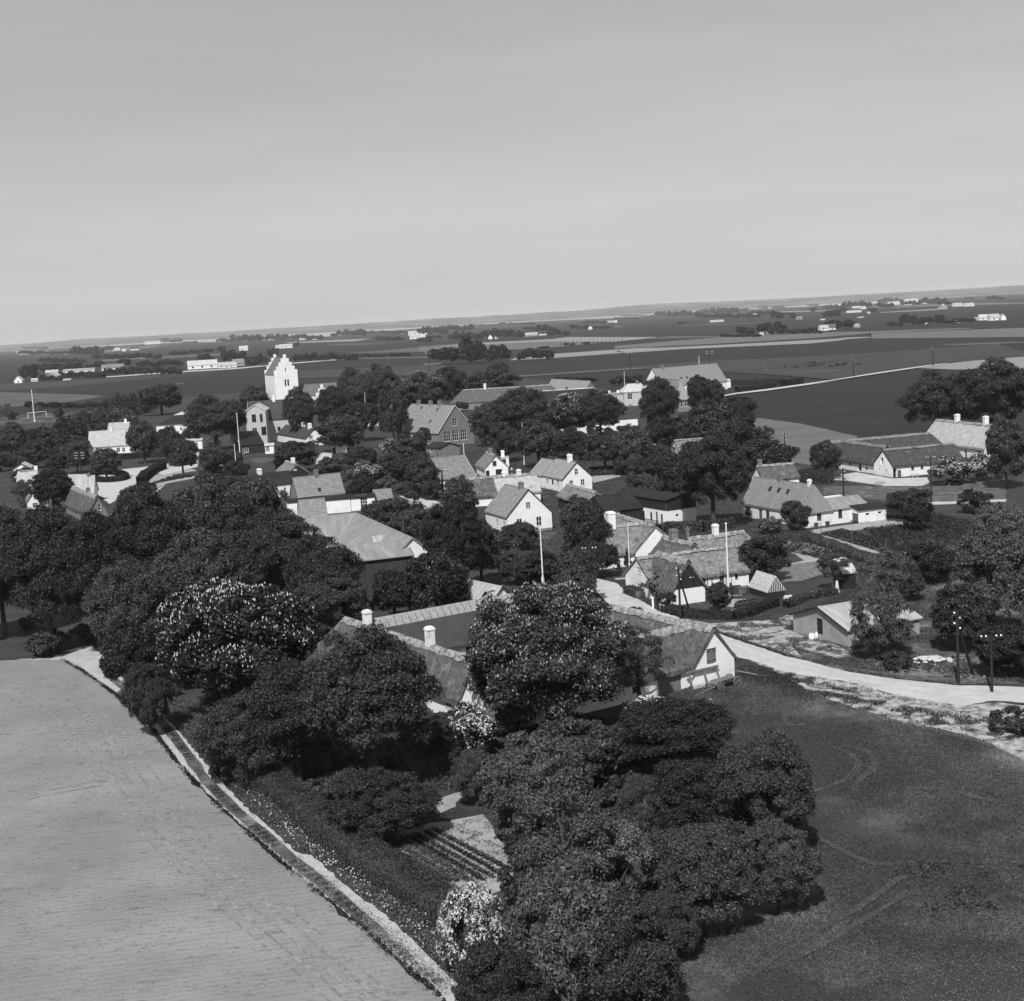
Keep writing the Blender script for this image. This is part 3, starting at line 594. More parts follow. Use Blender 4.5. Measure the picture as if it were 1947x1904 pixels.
road_strip('road', 'road_dust', [('A4',930,903),('A4',1060,878),('A4',1340,843),('A4',1947,757),('A5',600,858),('A5',1050,793),('A5',1250,772),('A5',1250,778),('A5',1050,803),('A5',600,870),('A5',0,963),('A4',1947,772),('A4',1340,858),('A4',1060,890),('A4',930,912)], .5)
road_strip('road', 'road_dust', [('A1',830,488),('A1',1500,440),('A1',1947,414),('A2',360,390),('A2',620,366),('A2',1190,322),('A2',1190,328),('A2',620,374),('A2',360,398),('A1',1947,424),('A1',1500,450),('A1',830,496)], .5)
# pale field behind the village and its neighbours
VIL = [  # village grounds, in survey order: material, lift, jitter, outline
('garden_ground', 'ground', .06, 1.5, [('D',20,800),('D',300,760),('D',600,735),('D',1000,720),('D',1180,745),('D',1420,770),('D',1400,800),('D',1500,890),('D',1640,845),('D',1990,820),('D',2060,1100),('D',2100,1316),('D',1890,1322),('D',1650,1302),('D',1480,1264),('D',1400,1300),('D',1300,1345),('D',1250,1850),('D',1180,2080),('D',880,2080),('D',820,1880),('D',560,1640),('D',330,1400),('D',160,1270),('D',-20,1260),('D',-40,1000)]),
('field_mid', 'field', .065, 1, [('B5',80,460),('B5',200,450),('B5',500,492),('B5',870,575),('B5',760,610),('B5',560,760),('B5',440,745),('B5',300,600)]),
('road_dust', 'farmyard', .07, .6, [('F5',180,520),('F5',560,450),('F5',1180,560),('F5',1810,540),('F5',1850,640),('F5',1700,690),('F5',1060,690),('F5',760,650),('F5',420,600),('F5',200,590)]),
('grass_rough', 'grass_plot', .075, 1, [('F5',0,700),('F5',760,690),('F5',1880,700),('B5',1830,850),('B5',1830,1000),('B5',1320,1010),('B5',1000,990),('B5',700,950),('F5',0,860)]),
('road_dust', 'path', .08, .3, [('B5',1320,1005),('B5',1830,985),('B5',1830,1000),('B5',1330,1022)]),
('field_dark2', 'field', .077, .5, [('B5',1330,1025),('B5',1850,1003),('B5',1850,1095),('B5',1300,1095)]),
# plots right of the long white house
('garden_soil', 'path', .09, .4, [('C4',800,560),('C4',1330,490),('C4',1640,440),('C4',1947,470),('C4',1947,480),('C4',1400,545),('C4',1120,585),('C4',950,600)]),
('garden_soil', 'garden_plot', .085, .5, [('C4',950,605),('C4',1150,580),('C4',1800,790),('C4',1700,830),('C4',1000,690),('C4',900,650)]),
('garden_soil', 'garden_plot', .083, .4, [('C4',640,770),('C4',960,850),('C4',940,880),('C4',640,940),('C4',590,900),('C4',780,860)]),
('garden_soil', 'garden_plot', .086, .5, [('F6',1100,860),('F6',1480,880),('F6',1900,770),('F6',1850,700),('F6',1400,700),('F6',1300,800)]),
('grass_rough', 'grass_plot', .082, .8, [('C5',700,100),('C5',1947,60),('C5',1900,1400),('C5',1300,1400),('C5',600,1330),('C5',0,1220),('C5',-200,1000),('C5',300,800),('C5',500,480)]),
('sand_verge', 'verge', .137, .4, [('D',1775,1336),('D',1830,1344),('D',1900,1338),('D',1990,1350),('D',1995,1475),('D',1940,1446),('D',1891,1420),('D',1840,1398),('D',1800,1362)]),
('stony_ground', 'stony_ground', .084, .4, [('C5',560,1150),('C5',900,1120),('C5',1400,1190),('C5',1340,1330),('C5',900,1325),('C5',480,1240)]),
('sand_verge', 'bare_ground', .0845, .4, [('C5',-330,860),('C5',-60,960),('C5',120,1000),('C5',330,1090),('C5',380,1150),('C5',250,1170),('C5',0,1110),('C5',-300,1010),('C5',-420,940)]),
('stony_ground', 'garden_plot', .0843, .4, [('C4',400,1010),('C4',640,900),('C4',950,860),('C4',960,1000),('C4',760,1060),('C4',560,1080)]),
('stony_ground', 'bare_ground', .0847, .4, [('C5',960,500),('C5',1330,480),('C5',1320,600),('C5',1000,590)]),
# foreground
('field_seedling', 'field', .12, 1.0, [('D',-140,1265),('D',60,1256),('D',120,1257),('D',156,1278),('D',219,1323),('D',255,1355),('D',291,1391),('D',321,1433),('D',354,1472),('D',393,1514),('D',441,1559),('D',489,1601),('D',551,1656),('D',635,1725),('D',695,1773),('D',755,1827),('D',821,1884),('D',900,1960),('D',880,2060),('D',-300,2060)]),
('track_dust', 'track', .13, .3, [('D',30,1256),('D',120,1250),('D',150,1238),('D',105,1243),('D',165,1230),('D',178,1226),('D',231,1289),('D',263,1325),('D',309,1364),('D',339,1391),('D',369,1427),('D',420,1487),('D',456,1526),('D',513,1577),('D',561,1622),('D',593,1629),('D',653,1683),('D',725,1737),('D',785,1791),('D',845,1851),('D',887,1884),('D',960,1960),('D',900,1975),('D',826,1884),('D',760,1827),('D',700,1773),('D',640,1725),('D',556,1656),('D',494,1601),('D',446,1559),('D',398,1514),('D',359,1472),('D',326,1433),('D',296,1391),('D',260,1355),('D',224,1323),('D',160,1277),('D',120,1257)]),
('meadow', 'meadow', .10, 1.5, [('D',1180,1340),('D',1290,1290),('D',1390,1240),('D',1440,1240),('D',1490,1255),('D',1618,1285),('D',1720,1300),('D',1810,1312),('D',1890,1312),('D',2100,1320),('D',2200,2060),('D',1180,2060),('D',1200,1700)]),
('sand_verge', 'verge', .135, .45, [('D',1425,1258),('D',1487,1287),('D',1561,1329),('D',1651,1356),('D',1722,1377),('D',1812,1395),('D',1891,1418),('D',1960,1450),('D',1960,1400),('D',1898,1365),('D',1826,1340),('D',1704,1325),('D',1618,1300),('D',1532,1285)]),
('road_dust', 'road', .15, .3, [('D',1128,1100),('D',1171,1110),('D',1205,1136),('D',1254,1165),('D',1293,1177),('D',1330,1194),('D',1372,1209),('D',1440,1232),('D',1487,1248),('D',1525,1257),('D',1614,1280),('D',1704,1294),('D',1812,1305),('D',1891,1307),('D',2010,1312),('D',2030,1345),('D',1890,1335),('D',1830,1345),('D',1790,1339),('D',1704,1325),('D',1618,1300),('D',1532,1287),('D',1470,1275),('D',1428,1257),('D',1402,1252),('D',1345,1225),('D',1300,1205),('D',1240,1185),('D',1190,1168),('D',1160,1155),('D',1139,1131),('D',1120,1112)]),
('sand_verge', 'verge', .09, .3, [('D',1270,1172),('D',1350,1187),('D',1470,1180),('D',1560,1152),('D',1562,1164),('D',1490,1196),('D',1500,1225),('D',1530,1255),('D',1440,1228),('D',1350,1196)]),
('lawn', 'lawn', .10, .5, [('C3',280,975),('C3',420,970),('C3',420,1030),('C3',280,1040)]),
('concrete', 'path', .11, .15, [('C3',280,1042),('C3',420,1030),('C3',420,1045),('C3',280,1056)]),
('sand_verge', 'verge', .14, .25, [('C7',380,360),('C7',530,335),('C7',640,370),('C7',600,400),('C7',430,380)]),
# village square, upper left
('road_dust', 'road', .10, .5, [('B1',500,700),('B1',800,690),('B1',1060,650),('B1',1400,615),('B1',1500,590),('B1',1640,575),('B1',1860,560),('B1',1860,620),('B1',1520,700),('B1',1420,680),('B1',1290,780),('B1',1150,900),('B1',980,990),('B1',850,900),('B1',500,900)]),
('road_dust', 'road', .095, .5, [('B1',1700,440),('B1',1830,430),('B1',1900,500),('B1',1800,550),('B1',1680,560)]),
('garden_soil', 'garden_plot', .096, .4, [('B1',1340,790),('B1',1440,700),('B1',1800,640),('B1',1940,700),('B1',1800,740),('B1',1540,790),('B1',1420,850)]),
('road_dust', 'path', .105, .2, [('B1',1280,850),('B1',1420,865),('B1',1540,790),('B1',1450,880),('B1',1340,970),('B1',1290,960),('B1',1390,900)]),
('meadow', 'sports_field', .094, .8, [('B1',-120,130),('B1',300,90),('B1',600,85),('B1',480,160),('B1',300,190),('B1',-120,215)]),
# school garden and lanes
('lawn', 'lawn', .09, .5, [('B3',180,730),('B3',440,700),('B3',640,740),('B3',420,765)]),
('concrete', 'path', .10, .2, [('B3',440,700),('B3',480,690),('B3',660,730),('B3',640,742)]),
('road_dust', 'road', .09, .4, [('B2',1370,700),('B2',1420,620),('B2',1530,610),('B2',1520,680),('B2',1440,740),('B2',1370,760)]),
('lawn', 'lawn', .088, .5, [('B2',690,690),('B2',860,665),('B2',960,690),('B2',800,730)]),
('road_dust', 'path', .09, .3, [('B3',520,1190),('B3',580,1190),('B3',900,1240),('B3',1000,1300),('B3',780,1320),('B3',640,1240)]),
('garden_soil', 'garden_plot', .085, .5, [('B4',560,960),('B4',800,930),('B4',830,990),('B4',620,1040)]),
('garden_soil', 'garden_plot', .085, .5, [('B4',430,835),('B4',590,810),('B4',600,860),('B4',520,850)]),
('garden_soil', 'farmyard', .09, .5, [('C3',380,430),('C3',620,470),('C3',800,515),('C3',1080,530),('C3',700,560),('C3',560,520)]),
('lawn', 'lawn', .085, .6, [('F3',820,1080),('F3',1540,1040),('F3',1640,1040),('F3',1500,1180),('F3',1150,1200)]),
# kitchen garden in the foreground
('garden_soil', 'garden_plot', .105, .6, [('E3',760,600),('E3',980,580),('E3',1430,520),('E3',1640,480),('E3',1720,600),('E3',1850,700),('E3',1830,940),('E3',1500,1030),('E3',1440,920),('E3',1200,840),('E3',1040,700)]),
('garden_soil', 'path', .104, .4, [('E3',1330,400),('E3',1480,340),('E3',1730,280),('E3',1730,340),('E3',1500,380),('E3',1470,430),('E3',1380,470)]),
('sand_verge', 'path', .104, .3, [('D',850,1330),('D',880,1345),('D',870,1370),('D',840,1350)]),
]
for m, nm, z, jt, pts in VIL: P = [G(Q(*p)) for p in pts]; sheet(nm, m, [(p.x, p.y) for p in P], z, world_pts=True, jit=min(jt, .7))
def lerp_path(px, d):
    P = [G(Q(*p)) for p in px] if isinstance(px[0][0], str) else [Vector(p) for p in px]; out = []
    for a, b in zip(P, P[1:]):
        n = max(1, int((b-a).length/d)); out += [a + (b-a)*k/n for k in range(n)]
    return out + [P[-1]]
def strip(name, m, px, w, z, jit=.3):
    P = lerp_path(px, 2.5); L, Rr = [], []
    for i, p in enumerate(P):
        d = (P[min(i+1, len(P)-1)] - P[max(i-1, 0)]).normalized(); n = Vector((-d.y, d.x)); k = 1 + jit*noise.noise(Vector((p.x*.3, p.y*.3, 0)))
        L.append(p + n*w*.5*k); Rr.append(p - n*w*.5*k)
    return sheet(name, m, [(q.x, q.y) for q in L + Rr[::-1]], z, world_pts=True)
strip('grass_strip', 'grass_rough', [('D',205,1285),('D',247,1318),('D',284,1350),('D',327,1398),('D',360,1442),('D',392,1487),('D',448,1544),('D',500,1588),('D',552,1634),('D',615,1685),('D',672,1735),('D',730,1787)], 1.1, .15)
for zi_, a_ in enumerate(([('E5',860,560),('E5',905,575),('E5',960,600),('E5',1000,640),('E5',985,690),('E5',930,735),('E5',840,775),('E5',740,805)], [('E5',905,560),('E5',985,565),('E5',1050,590),('E5',1088,632),('E5',1075,680),('E5',1030,715),('E5',985,755),('E5',975,800)], [('E5',620,385),('E5',600,420),('E5',640,450),('E5',720,440)],
  [('E5',770,1040),('E5',870,1090),('E5',980,1150),('E5',1100,1190),('E5',1230,1180)], [('E5',1230,1250),('E5',1100,1350),('E5',980,1430),('E5',760,1560),('E5',560,1680),('E5',420,1780)], [('E5',1270,1330),('E5',1150,1410),('E5',900,1560),('E5',640,1700)], [('E5',1250,780),('E5',1450,790),('E5',1620,830),('E5',1760,860)])): strip('wheel_track', 'wheel_track', a_, .65, .15 + .006*zi_, 1.2)
for a_ in ([('D',1150,1130),('D',1185,1150),('D',1240,1174),('D',1300,1192),('D',1352,1212),('D',1410,1238),('D',1470,1262),('D',1532,1276),('D',1616,1293),('D',1704,1312),('D',1800,1325),('D',1900,1324)], [('D',1162,1122),('D',1198,1143),('D',1250,1170),('D',1312,1189),('D',1365,1208),('D',1425,1232),('D',1485,1256),('D',1540,1267),('D',1618,1286),('D',1704,1302),('D',1804,1314),('D',1900,1315)]): strip('wheel_rut', 'road_rut', a_, .55, .156, .6)
EDGE = [(-120,1275),(30,1268),(110,1272),(150,1300),(205,1345),(245,1382),(280,1425),(312,1470),(345,1512),(385,1556),(432,1603),(482,1648),(545,1705),(628,1775),(690,1825),(760,1890),(830,1960)]
for k_ in range(5): o_ = 14 + k_*19; strip('drill_line', 'field_line', [('D', x - o_*1.1, y + o_*.55) for x, y in EDGE], .22 + .1*(k_ % 2), .124 + .0008*k_, .6)
for zi_, a_ in enumerate(([('E1',330,690),('E1',420,780),('E1',520,880),('E1',600,1000),('E1',660,1080)], [('E1',60,1345),('E1',250,1300),('E1',500,1250),('E1',760,1225)], [('E1',60,1370),('E1',250,1326),('E1',500,1284),('E1',780,1252)])): strip('drill_line', 'field_line', a_, .5, .129 + .004*zi_, .7)
# far hills across the fjord
def hills():
    prof = [(-400,668,3),(34,655,3),(100,650,4),(174,643,7),(261,640,6),(320,638,5),(446,630,5),(560,622,6),(717,612,7),(900,603,7),(1020,597,7),(1168,586,8),(1216,579,12),(1290,577,12),(1360,572,11),(1420,572,9),(1500,567,7),(1593,563,7),(1700,556,7),(1812,550,7),(1912,544,8),(2300,524,8)]
    mb = MB(); nx, ny = 260, 16; vs = []; y0, y1 = 13900, 20500
    tw = [p for p in prof]
    def hgt(x, y):
        px = CX + x/y*FD*cr; k = 0
        for a, b in zip(tw, tw[1:]):
            if a[0] <= px <= b[0]: t = (px-a[0])/(b[0]-a[0]); k = a[2] + (b[2]-a[2])*t; break
        f = (y-y0)/(y1-y0); e = min(1, f*1.9)**.7; nz = noise.noise(Vector((x/900, y/1500, 3)))*.35 + noise.noise(Vector((x/250, y/500, 9)))*.16
        return max(1, (42 + k*5.3)*e*(1 + nz*.6)*(.75 + .25*e))
    me_v, me_f = [], []
    for j in range(ny + 1):
        y = y0 + (y1-y0)*j/ny
        for i in range(nx + 1): x = -7600*(y/y0)*.75 + 15200*(y/y0)*.75*i/nx; me_v.append((x, y, hgt(x, y) if j else -1))
    for j in range(ny):
        for i in range(nx): a = j*(nx+1)+i; me_f.append((a, a+1, a+nx+2, a+nx+1))
    me = bpy.data.meshes.new('hills'); me.from_pydata(me_v, [], me_f); me.materials.append(MT['hill_land']); me.update()
    for p in me.polygons: p.use_smooth = True
    o = bpy.data.objects.new('hills', me); COL.objects.link(o); tag(o, kind='structure')
hills()
def inside_np(xy, P):
    x, y = xy[:, 0], xy[:, 1]; c = np.zeros(len(xy), bool); j = len(P)-1
    for i in range(len(P)):
        xi, yi, xj, yj = P[i].x, P[i].y, P[j].x, P[j].y
        if yi != yj: c ^= ((yi > y) != (yj > y)) & (x < (xj-xi)*(y-yi)/(yj-yi)+xi)
        j = i
    return c
RD = [[G(Q(*q)) for q in p] for m, nm, z, jt, p in VIL if nm in ('road', 'farmyard', 'garden_plot', 'path', 'track')]
VG = [[G(Q(*q)) for q in p] for m, nm, z, jt, p in VIL if m == 'sand_verge']
def off_road(xy):
    k = np.ones(len(xy), bool)
    for P in RD: k &= ~inside_np(xy, P)
    v = np.zeros(len(xy), bool)
    for P in VG: v |= inside_np(xy, P)
    for i in np.nonzero(v & k)[0]: k[i] = noise.noise(Vector((xy[i, 0]*.45, xy[i, 1]*.45, 3))) > .05
    return k
def tufts(name, px, w, n, size, m, hgt=.5, clumpy=1.0, seed=3):
    """a loose belt of weeds and grass along a line"""
    P = lerp_path(px, 1.0); rng = np.random.default_rng(seed); i = rng.integers(0, len(P), n); A = np.array([(p.x, p.y) for p in P])
    off = rng.normal(size=(n, 2))*w*.5; pos = A[i] + off
    keep = np.array([noise.noise(Vector((x*.25, y*.25, seed))) > rng.uniform(-.6, .35)*clumpy for x, y in pos]); pos = pos[keep]
    if seed not in (8, 9, 11): pos = pos[off_road(pos)]
    z = rng.uniform(.05, hgt, (len(pos), 1)) + .12; nr = rng.normal(size=(len(pos), 3)) + np.array([0, -.3, .8])
    return add(name, quadcloud(name, np.hstack([pos, z]), nr, size, m, None, 1.8), kind='stuff')
def scatter(name, poly, n, size, m, hgt=.3, thr=-.1, freq=.2, seed=1, up=.8, elong=1.6, z0=.12):
    P = [G(Q('D', *p)) for p in poly]; rg = np.random.default_rng(seed); A = np.array([(p.x, p.y) for p in P]); lo, hi = A.min(0), A.max(0); out = []; t = 0
    while sum(map(len, out)) < n and t < 8:
        t += 1; xy = rg.uniform(lo, hi, (n*2, 2)); xy = xy[inside_np(xy, P)]
        if seed != 27: xy = xy[off_road(xy)]
        out.append(xy[np.array([noise.noise(Vector((x*freq, y*freq, seed))) for x, y in xy]) + rg.uniform(-.15, .15, len(xy)) > thr])
    out = np.concatenate(out)[:n]; out = np.hstack([out, z0 + rg.uniform(0, hgt, (len(out), 1))])
    pos = np.array(out); rng = np.random.default_rng(seed); nr = rng.normal(size=(len(pos), 3)) + np.array([0, 0, up])
    return add(name, quadcloud(name, pos, nr, size, m, None, elong), kind='stuff')
def hedge(label, px, w, h, dens=55, size=.2, m='leaf', group=None, name='hedge', soft=1.0, cat='hedge', z0=0):
    P = lerp_path(px, 1.0); rng = np.random.default_rng(len(P)); pos, nr = [], []; cv, cf = [], []
    per = w + 2*h
    for k, (a, b) in enumerate(zip(P, P[1:])):
        d = (b-a); L = d.length; dn = d.normalized(); n_ = Vector((-dn.y, dn.x)); cnt = int(dens*L*per); wk = w*(1 + .15*noise.noise(Vector((k*.3, 0, 0)))*soft); hk = h*(1 + .18*noise.noise(Vector((k*.25, 5, 0)))*soft)
        q = rng.uniform(0, per, cnt); t = rng.uniform(0, 1, cnt); rr = rng.uniform(-.1, .1, (cnt, 3))*soft
        for qi, ti, r_ in zip(q, t, rr):
            if qi < h: s, z, nn = -wk/2, qi*hk/h, (-n_.x, -n_.y, .3)
            elif qi < h + w: s, z, nn = (qi-h)/w*wk - wk/2, hk, (0, 0, 1)
            else: s, z, nn = wk/2, (qi-h-w)*hk/h, (n_.x, n_.y, .3)
            p = a + d*ti + n_*s; pos.append((p.x + r_[0], p.y + r_[1], max(.08, z + r_[2] + z0))); nr.append(nn)
        i = len(cv); e = .86
        for pt_ in (a, b): cv += [(pt_.x - n_.x*wk/2*e, pt_.y - n_.y*wk/2*e, 0), (pt_.x - n_.x*wk/2*e, pt_.y - n_.y*wk/2*e, hk*.93 + z0), (pt_.x + n_.x*wk/2*e, pt_.y + n_.y*wk/2*e, hk*.93 + z0), (pt_.x + n_.x*wk/2*e, pt_.y + n_.y*wk/2*e, 0)]
        cf += [(i, i+1, i+5, i+4), (i+1, i+2, i+6, i+5), (i+2, i+3, i+7, i+6), (i, i+1, i+2, i+3), (i+4, i+5, i+6, i+7)]
    pos = np.array(pos); nr = np.array(nr) + rng.normal(size=(len(pos), 3))*.5
    return add(name, quadcloud(name, pos, nr, size, m, (cv, cf), 1.2), label=label, cat=cat, group=group)
# ------------------------------------------------------------------ the foreground farm: four thatched wings round a yard
def frame(yaw): a = R(yaw); return Vector((math.cos(a), math.sin(a))), Vector((-math.sin(a), math.cos(a)))
U, V = frame(33); O = G(Q('F1', 838, 490), 2.4)
F = house('thatched_farm', 'four-winged whitewashed farm with mossy thatch behind the big flowering chestnut', 'farmhouse', O, 2.4, 33, 5.9, 34, ('F1', 1048, 40), 'v', 'thatch_dark', th=.3, oe=.35, og=.15,
    wins=[('f','F1',993,255,1120,450,'hatch')])
FR = F.root
house('', '', '', O + U*-27 + V*.4, 2.4, 33, 29.9, 5.4, 6.0, 'u', 'thatch_dark', th=.3, oe=.35, og=0, root=FR,
    wins=[('f',22.0,25.4,.02,2.1,'gate'), ('f',18.5,19.3,1.0,1.7,'d22'), ('f',14,15,1.0,1.9,'d22')])
house('', '', '', O + U*-26.6 + V*.4, 2.75, 33, 5.4, 40, 5.9, 'v', 'thatch_dark', th=.34, oe=.5, og=.15, root=FR, hips=(0, 2.4),
    chims=[(.44,.85,1.9,'limewash_worn'), (.84,.85,1.6,'limewash_worn')], wins=[('l','C6',1204,1088,1252,1172,'w23'), ('l','C6',1300,1120,1340,1190,'w23'), ('l','C6',1020,1050,1060,1110,'w23'), ('l',22,23.2,.9,2.0,'w23'), ('l',27,28.2,.9,2.0,'w23'), ('l',2,3.2,.9,2.0,'w23'), ('f',1.2,2.2,.9,1.9,'w22'), ('f',3.6,4.6,.9,1.9,'w22')])
W1 = house('', '', '', O + U*-24 + V*29.2, 2.5, 33, 29.5, 6.6, 6.5, 'u', 'tar_mid', wall='limewash_worn', th=.2, oe=.4, og=.1, root=FR, barge=None, cap='ridge_wood', wins=[('f',12,14.4,.05,2.2,'hole'), ('f',16,17,.05,2.0,'door'), ('f',19,20,1,1.8,'w22')])
for i in range(28):
    mb = MB(); a = 1.0 + i*.98; k = 1.22; mb.hexa([W1.mp(a, 2.35, 6.5 + .25 - .95*k + .02), W1.mp(a+.9, 2.35, 6.5+.25-.95*k+.02), W1.mp(a+.9, 3.25, 6.5+.28), W1.mp(a, 3.25, 6.5+.28), W1.mp(a, 2.35, 6.5+.33-.95*k+.02), W1.mp(a+.9, 2.35, 6.5+.33-.95*k), W1.mp(a+.9, 3.25, 6.5+.36), W1.mp(a, 3.25, 6.5+.36)])
    mb.build('ridge_board', 'ridge_wood', W1.roof)
# eyebrow hatch over the gate
mb = MB(); X0 = 27 - 4.4; o_ = O + U*-27 + V*.4
def FP(u, v, z): d = o_ + U*u + V*v - Vector(FR.location[:2]); ry = FR.rotation_euler.z; return (d.x*math.cos(ry)+d.y*math.sin(ry), -d.x*math.sin(ry)+d.y*math.cos(ry), z)
for i in range(12):
    a, b = i/12*math.pi, (i+1)/12*math.pi; p = lambda t, r, v: FP(X0 + .9 - math.cos(t)*r, v, 2.95 + .95*math.sin(t)*r/1.05 + .35)
    mb.poly([p(a,1.1,-.05), p(b,1.1,-.05), p(b,1.2,1.9), p(a,1.2,1.9)]); mb.poly([p(a,1.1,-.05), p(b,1.1,-.05), p(b,.8,-.05), p(a,.8,-.05)])
dm = mb.build('eyebrow_dormer', 'thatch_dark', FR)
for i in range(6): mb = MB(); a = X0 + .15 + i*.26; mb.hexa([FP(a,.0,2.35),FP(a+.24,.0,2.35),FP(a+.24,.1,2.35),FP(a,.1,2.35),FP(a,.0,3.95 - abs(i-2.5)*.12),FP(a+.24,.0,3.95 - abs(i-2.5)*.12),FP(a+.24,.1,3.95),FP(a,.1,3.95)]); mb.build('board', 'wood_mid', dm)
# ------------------------------------------------------------------ corrugated barn
U, V = frame(20); ap = G(Q('C1', 1490, 635), 8.4)
Bn = house('corrugated_barn', 'large angled barn with pale corrugated roofs and a tall dark board front', 'barn', ap - U*4.6, 4.4, 20, 9.2, 40, 8.4, 'v', 'corrugated', wins=[('f',3.9,5.3,.05,2.2,'doordark')], barge='corrugated', hips=(0, 4.5),
    )
house('', '', '', ap - U*18 + V*31.2, 4.4, 20, 17.9, 9.2, 8.4, 'u', 'corrugated', root=Bn.root, barge=None, hips=(3, 0), og=0)
Rt = G(Q('C1', 1485, 790), 6.2)
house('', '', '', Rt - U*15, 6.2, 20, 15, 7.5, 7.9, 'u', 'corrugated', 'barn_board', root=Bn.root, oe=.5, og=.15, upper=('f', 0.3, 'barn_board', .46))
mb = MB(); mb.box(4.7-.2, 6.0, -1.2, .1, 2.6, 4.6); mb.build('hatch_box', 'wood_tarred', Bn.root)
mb = MB(); p = [(3.2,12,7.2),(1.4,12,6.9),(1.4,12,6.2),(1.4,10.6,6.2)]; mb.hexa([(1.2,11,5.6),(3.4,11,5.6),(3.4,13,5.6),(1.2,13,5.6),(1.2,12,7.6),(3.4,12,7.6),(3.4,12.1,7.6),(1.2,12.1,7.6)]); mb.build('roof_dormer', 'corrugated_pale', Bn.root)
# ------------------------------------------------------------------ mid village, right of the road
c = G(Q('C3', 640, 1240)); U, V = frame(19)
HT = house('thatched_cottage', 'L-shaped thatched cottage with white gables and black boarded gable at the road bend', 'cottage', c, 0, 21, 16.6, 8.2, ('C3', 512, 848), 'u', 'thatch_mid', hwy=2.5, th=.3, oe=.4, og=.1, chims=[(.31,.9,1.2,'chimney_brick')],
    wins=[('l','C3',500,905,545,985,'w33'), ('l','C3',507,1085,548,1165,'w22'), ('f','C3',1325,990,1370,1058,'d22'), ('f','C3',1480,970,1506,1035,'d11'), ('f','C3',1425,1078,1448,1112,'d11'), ('f',8.6,9.2,.3,2.0,'doordark')])
for s_ in (7.6, 8.3, 9.4, 10.2, 11.8, 12.6): mb = MB(); mb.box(s_, s_+.16, -.035, 0, .2, 2.4); mb.build('timber_stud', 'wood_mid', HT.root)
house('', '', '', G(Q('C3', 870, 1310)), 0, 19, ('C3', 1190, 1270), 9.2, ('C3', 1045, 885), 'v', 'thatch_dark', hwy=2.2, th=.3, oe=.45, og=.2, root=HT.root, upper=('f', 2.35, 'wood_tarred', .3),
    wins=[('f','C3',1030,970,1068,1020,'w22'), ('l','C3',655,1115,712,1180,'w32'), ('l','C3',735,1130,765,1210,'door'), ('l','C3',785,1145,850,1225,'w32')])
c = G(Q('C3', 490, 765), 2.5); U, V = frame(18)
T2 = house('thatched_house', 'white thatched house with tall whitewashed chimney set back above the road', 'house', c, 2.5, 18, 7.6, 20, ('C3', 635, 525), 'v', 'thatch_mid', th=.3, oe=.4, og=.1, wins=[('f',2.2,3.2,1,2,'w22')])
house('', '', '', c + U*-6.6 + V*.45, 2.5, 18, 10.4, 7.5, 6.2, 'u', 'thatch_mid', th=.3, oe=.4, og=.15, root=T2.root, chims=[(.28,1.3,2.2,'limewash')], hips=(1.6, 0),
    wins=[('f',2.4,3.3,1.2,2.0,'hole'), ('l',1.2,2.2,.9,1.9,'w22'), ('l',3.1,4.0,.05,2.0,'door'), ('l',4.8,5.8,.9,1.9,'w22')])
ap = G(Q('C3', 1070, 708), 5.8); U, V = frame(22)
Y = house('thatched_cottage', 'low thatched cottage with brick chimney tucked behind the black-gabled cottage', 'cottage', ap - U*3.4, 2.4, 22, 6.8, 9.5, 5.8, 'v', 'thatch_dark', th=.3, oe=.4, og=.2, chims=[(.66,1.1,1.3,'chimney_brick')], wins=[('f',2.6,3.6,3.2,4.2,'w22')])
r1 = G(Q('C3', 950, 662), 5.8)
house('', '', '', r1 - V*3.3 + U*1, 2.4, 22, 12.5, 6.6, 5.8, 'u', 'thatch_mid', th=.3, oe=.5, og=.1, root=Y.root, hips=(0, 2.2), chims=[(.02,.35,1.5,'chimney_brick'), (.5,.8,1.5,'limewash')])
# black barn
c = G(Q('C3', 800, 510)); U, V = frame(22)
BB = house('black_barn', 'black felt-roofed barn, boarded above and whitewashed below, with tall slit windows', 'barn', c, 0, 27, 7.0, 17.5, ('C3', 905, 200), 'v', 'tarred_felt', hwy=5.0, oe=.35, og=.3, upper=('f', 2.9, 'wood_tarred', .32),
    wins=[('f','C3',890,392,921,418,'hole'), ('l','C3',742,395,760,470,'d11'), ('l','C3',690,370,710,490,'doordark'), ('l','C3',636,375,654,450,'d11'), ('l','C3',560,360,580,455,'d11'), ('l','C3',505,335,524,440,'doordark'), ('l','C3',456,338,472,430,'d11')])
for i in range(44): mb = MB(); a = i*17.5/44; mb.box(-.06 - .012*(i % 3), .0, a + .012, a + 17.5/44 - .012, 2.95, 4.95); mb.build('board', 'wood_tarred', BB.root)
U, V = frame(27)
house('', '', '', c + V*8.4 + U*-9, 3.0, 27, 9.0, 7.5, 5.6, 'u', 'tarred_felt', 'wood_tarred', root=BB.root, og=.1, oe=.3)
mb = MB(); mb.box(-9.02, -5.6, 8.36, 8.5, 0, 2.7); mb.build('whitewashed_panel', 'limewash', BB.root)
mb = MB(); [mb.box(-1.2, -1.1, 1+i*.45, 1.06+i*.45, 0, 1.0) for i in range(15)]; mb.box(-1.2, -1.1, 1, 7.4, .9, 1.0); mb.box(-1.2, -1.1, 1, 7.4, .45, .52); mb.box(-1.9, -1.2, 1, 7.4, .3, .4); mb.build('rack', 'iron', BB.root)
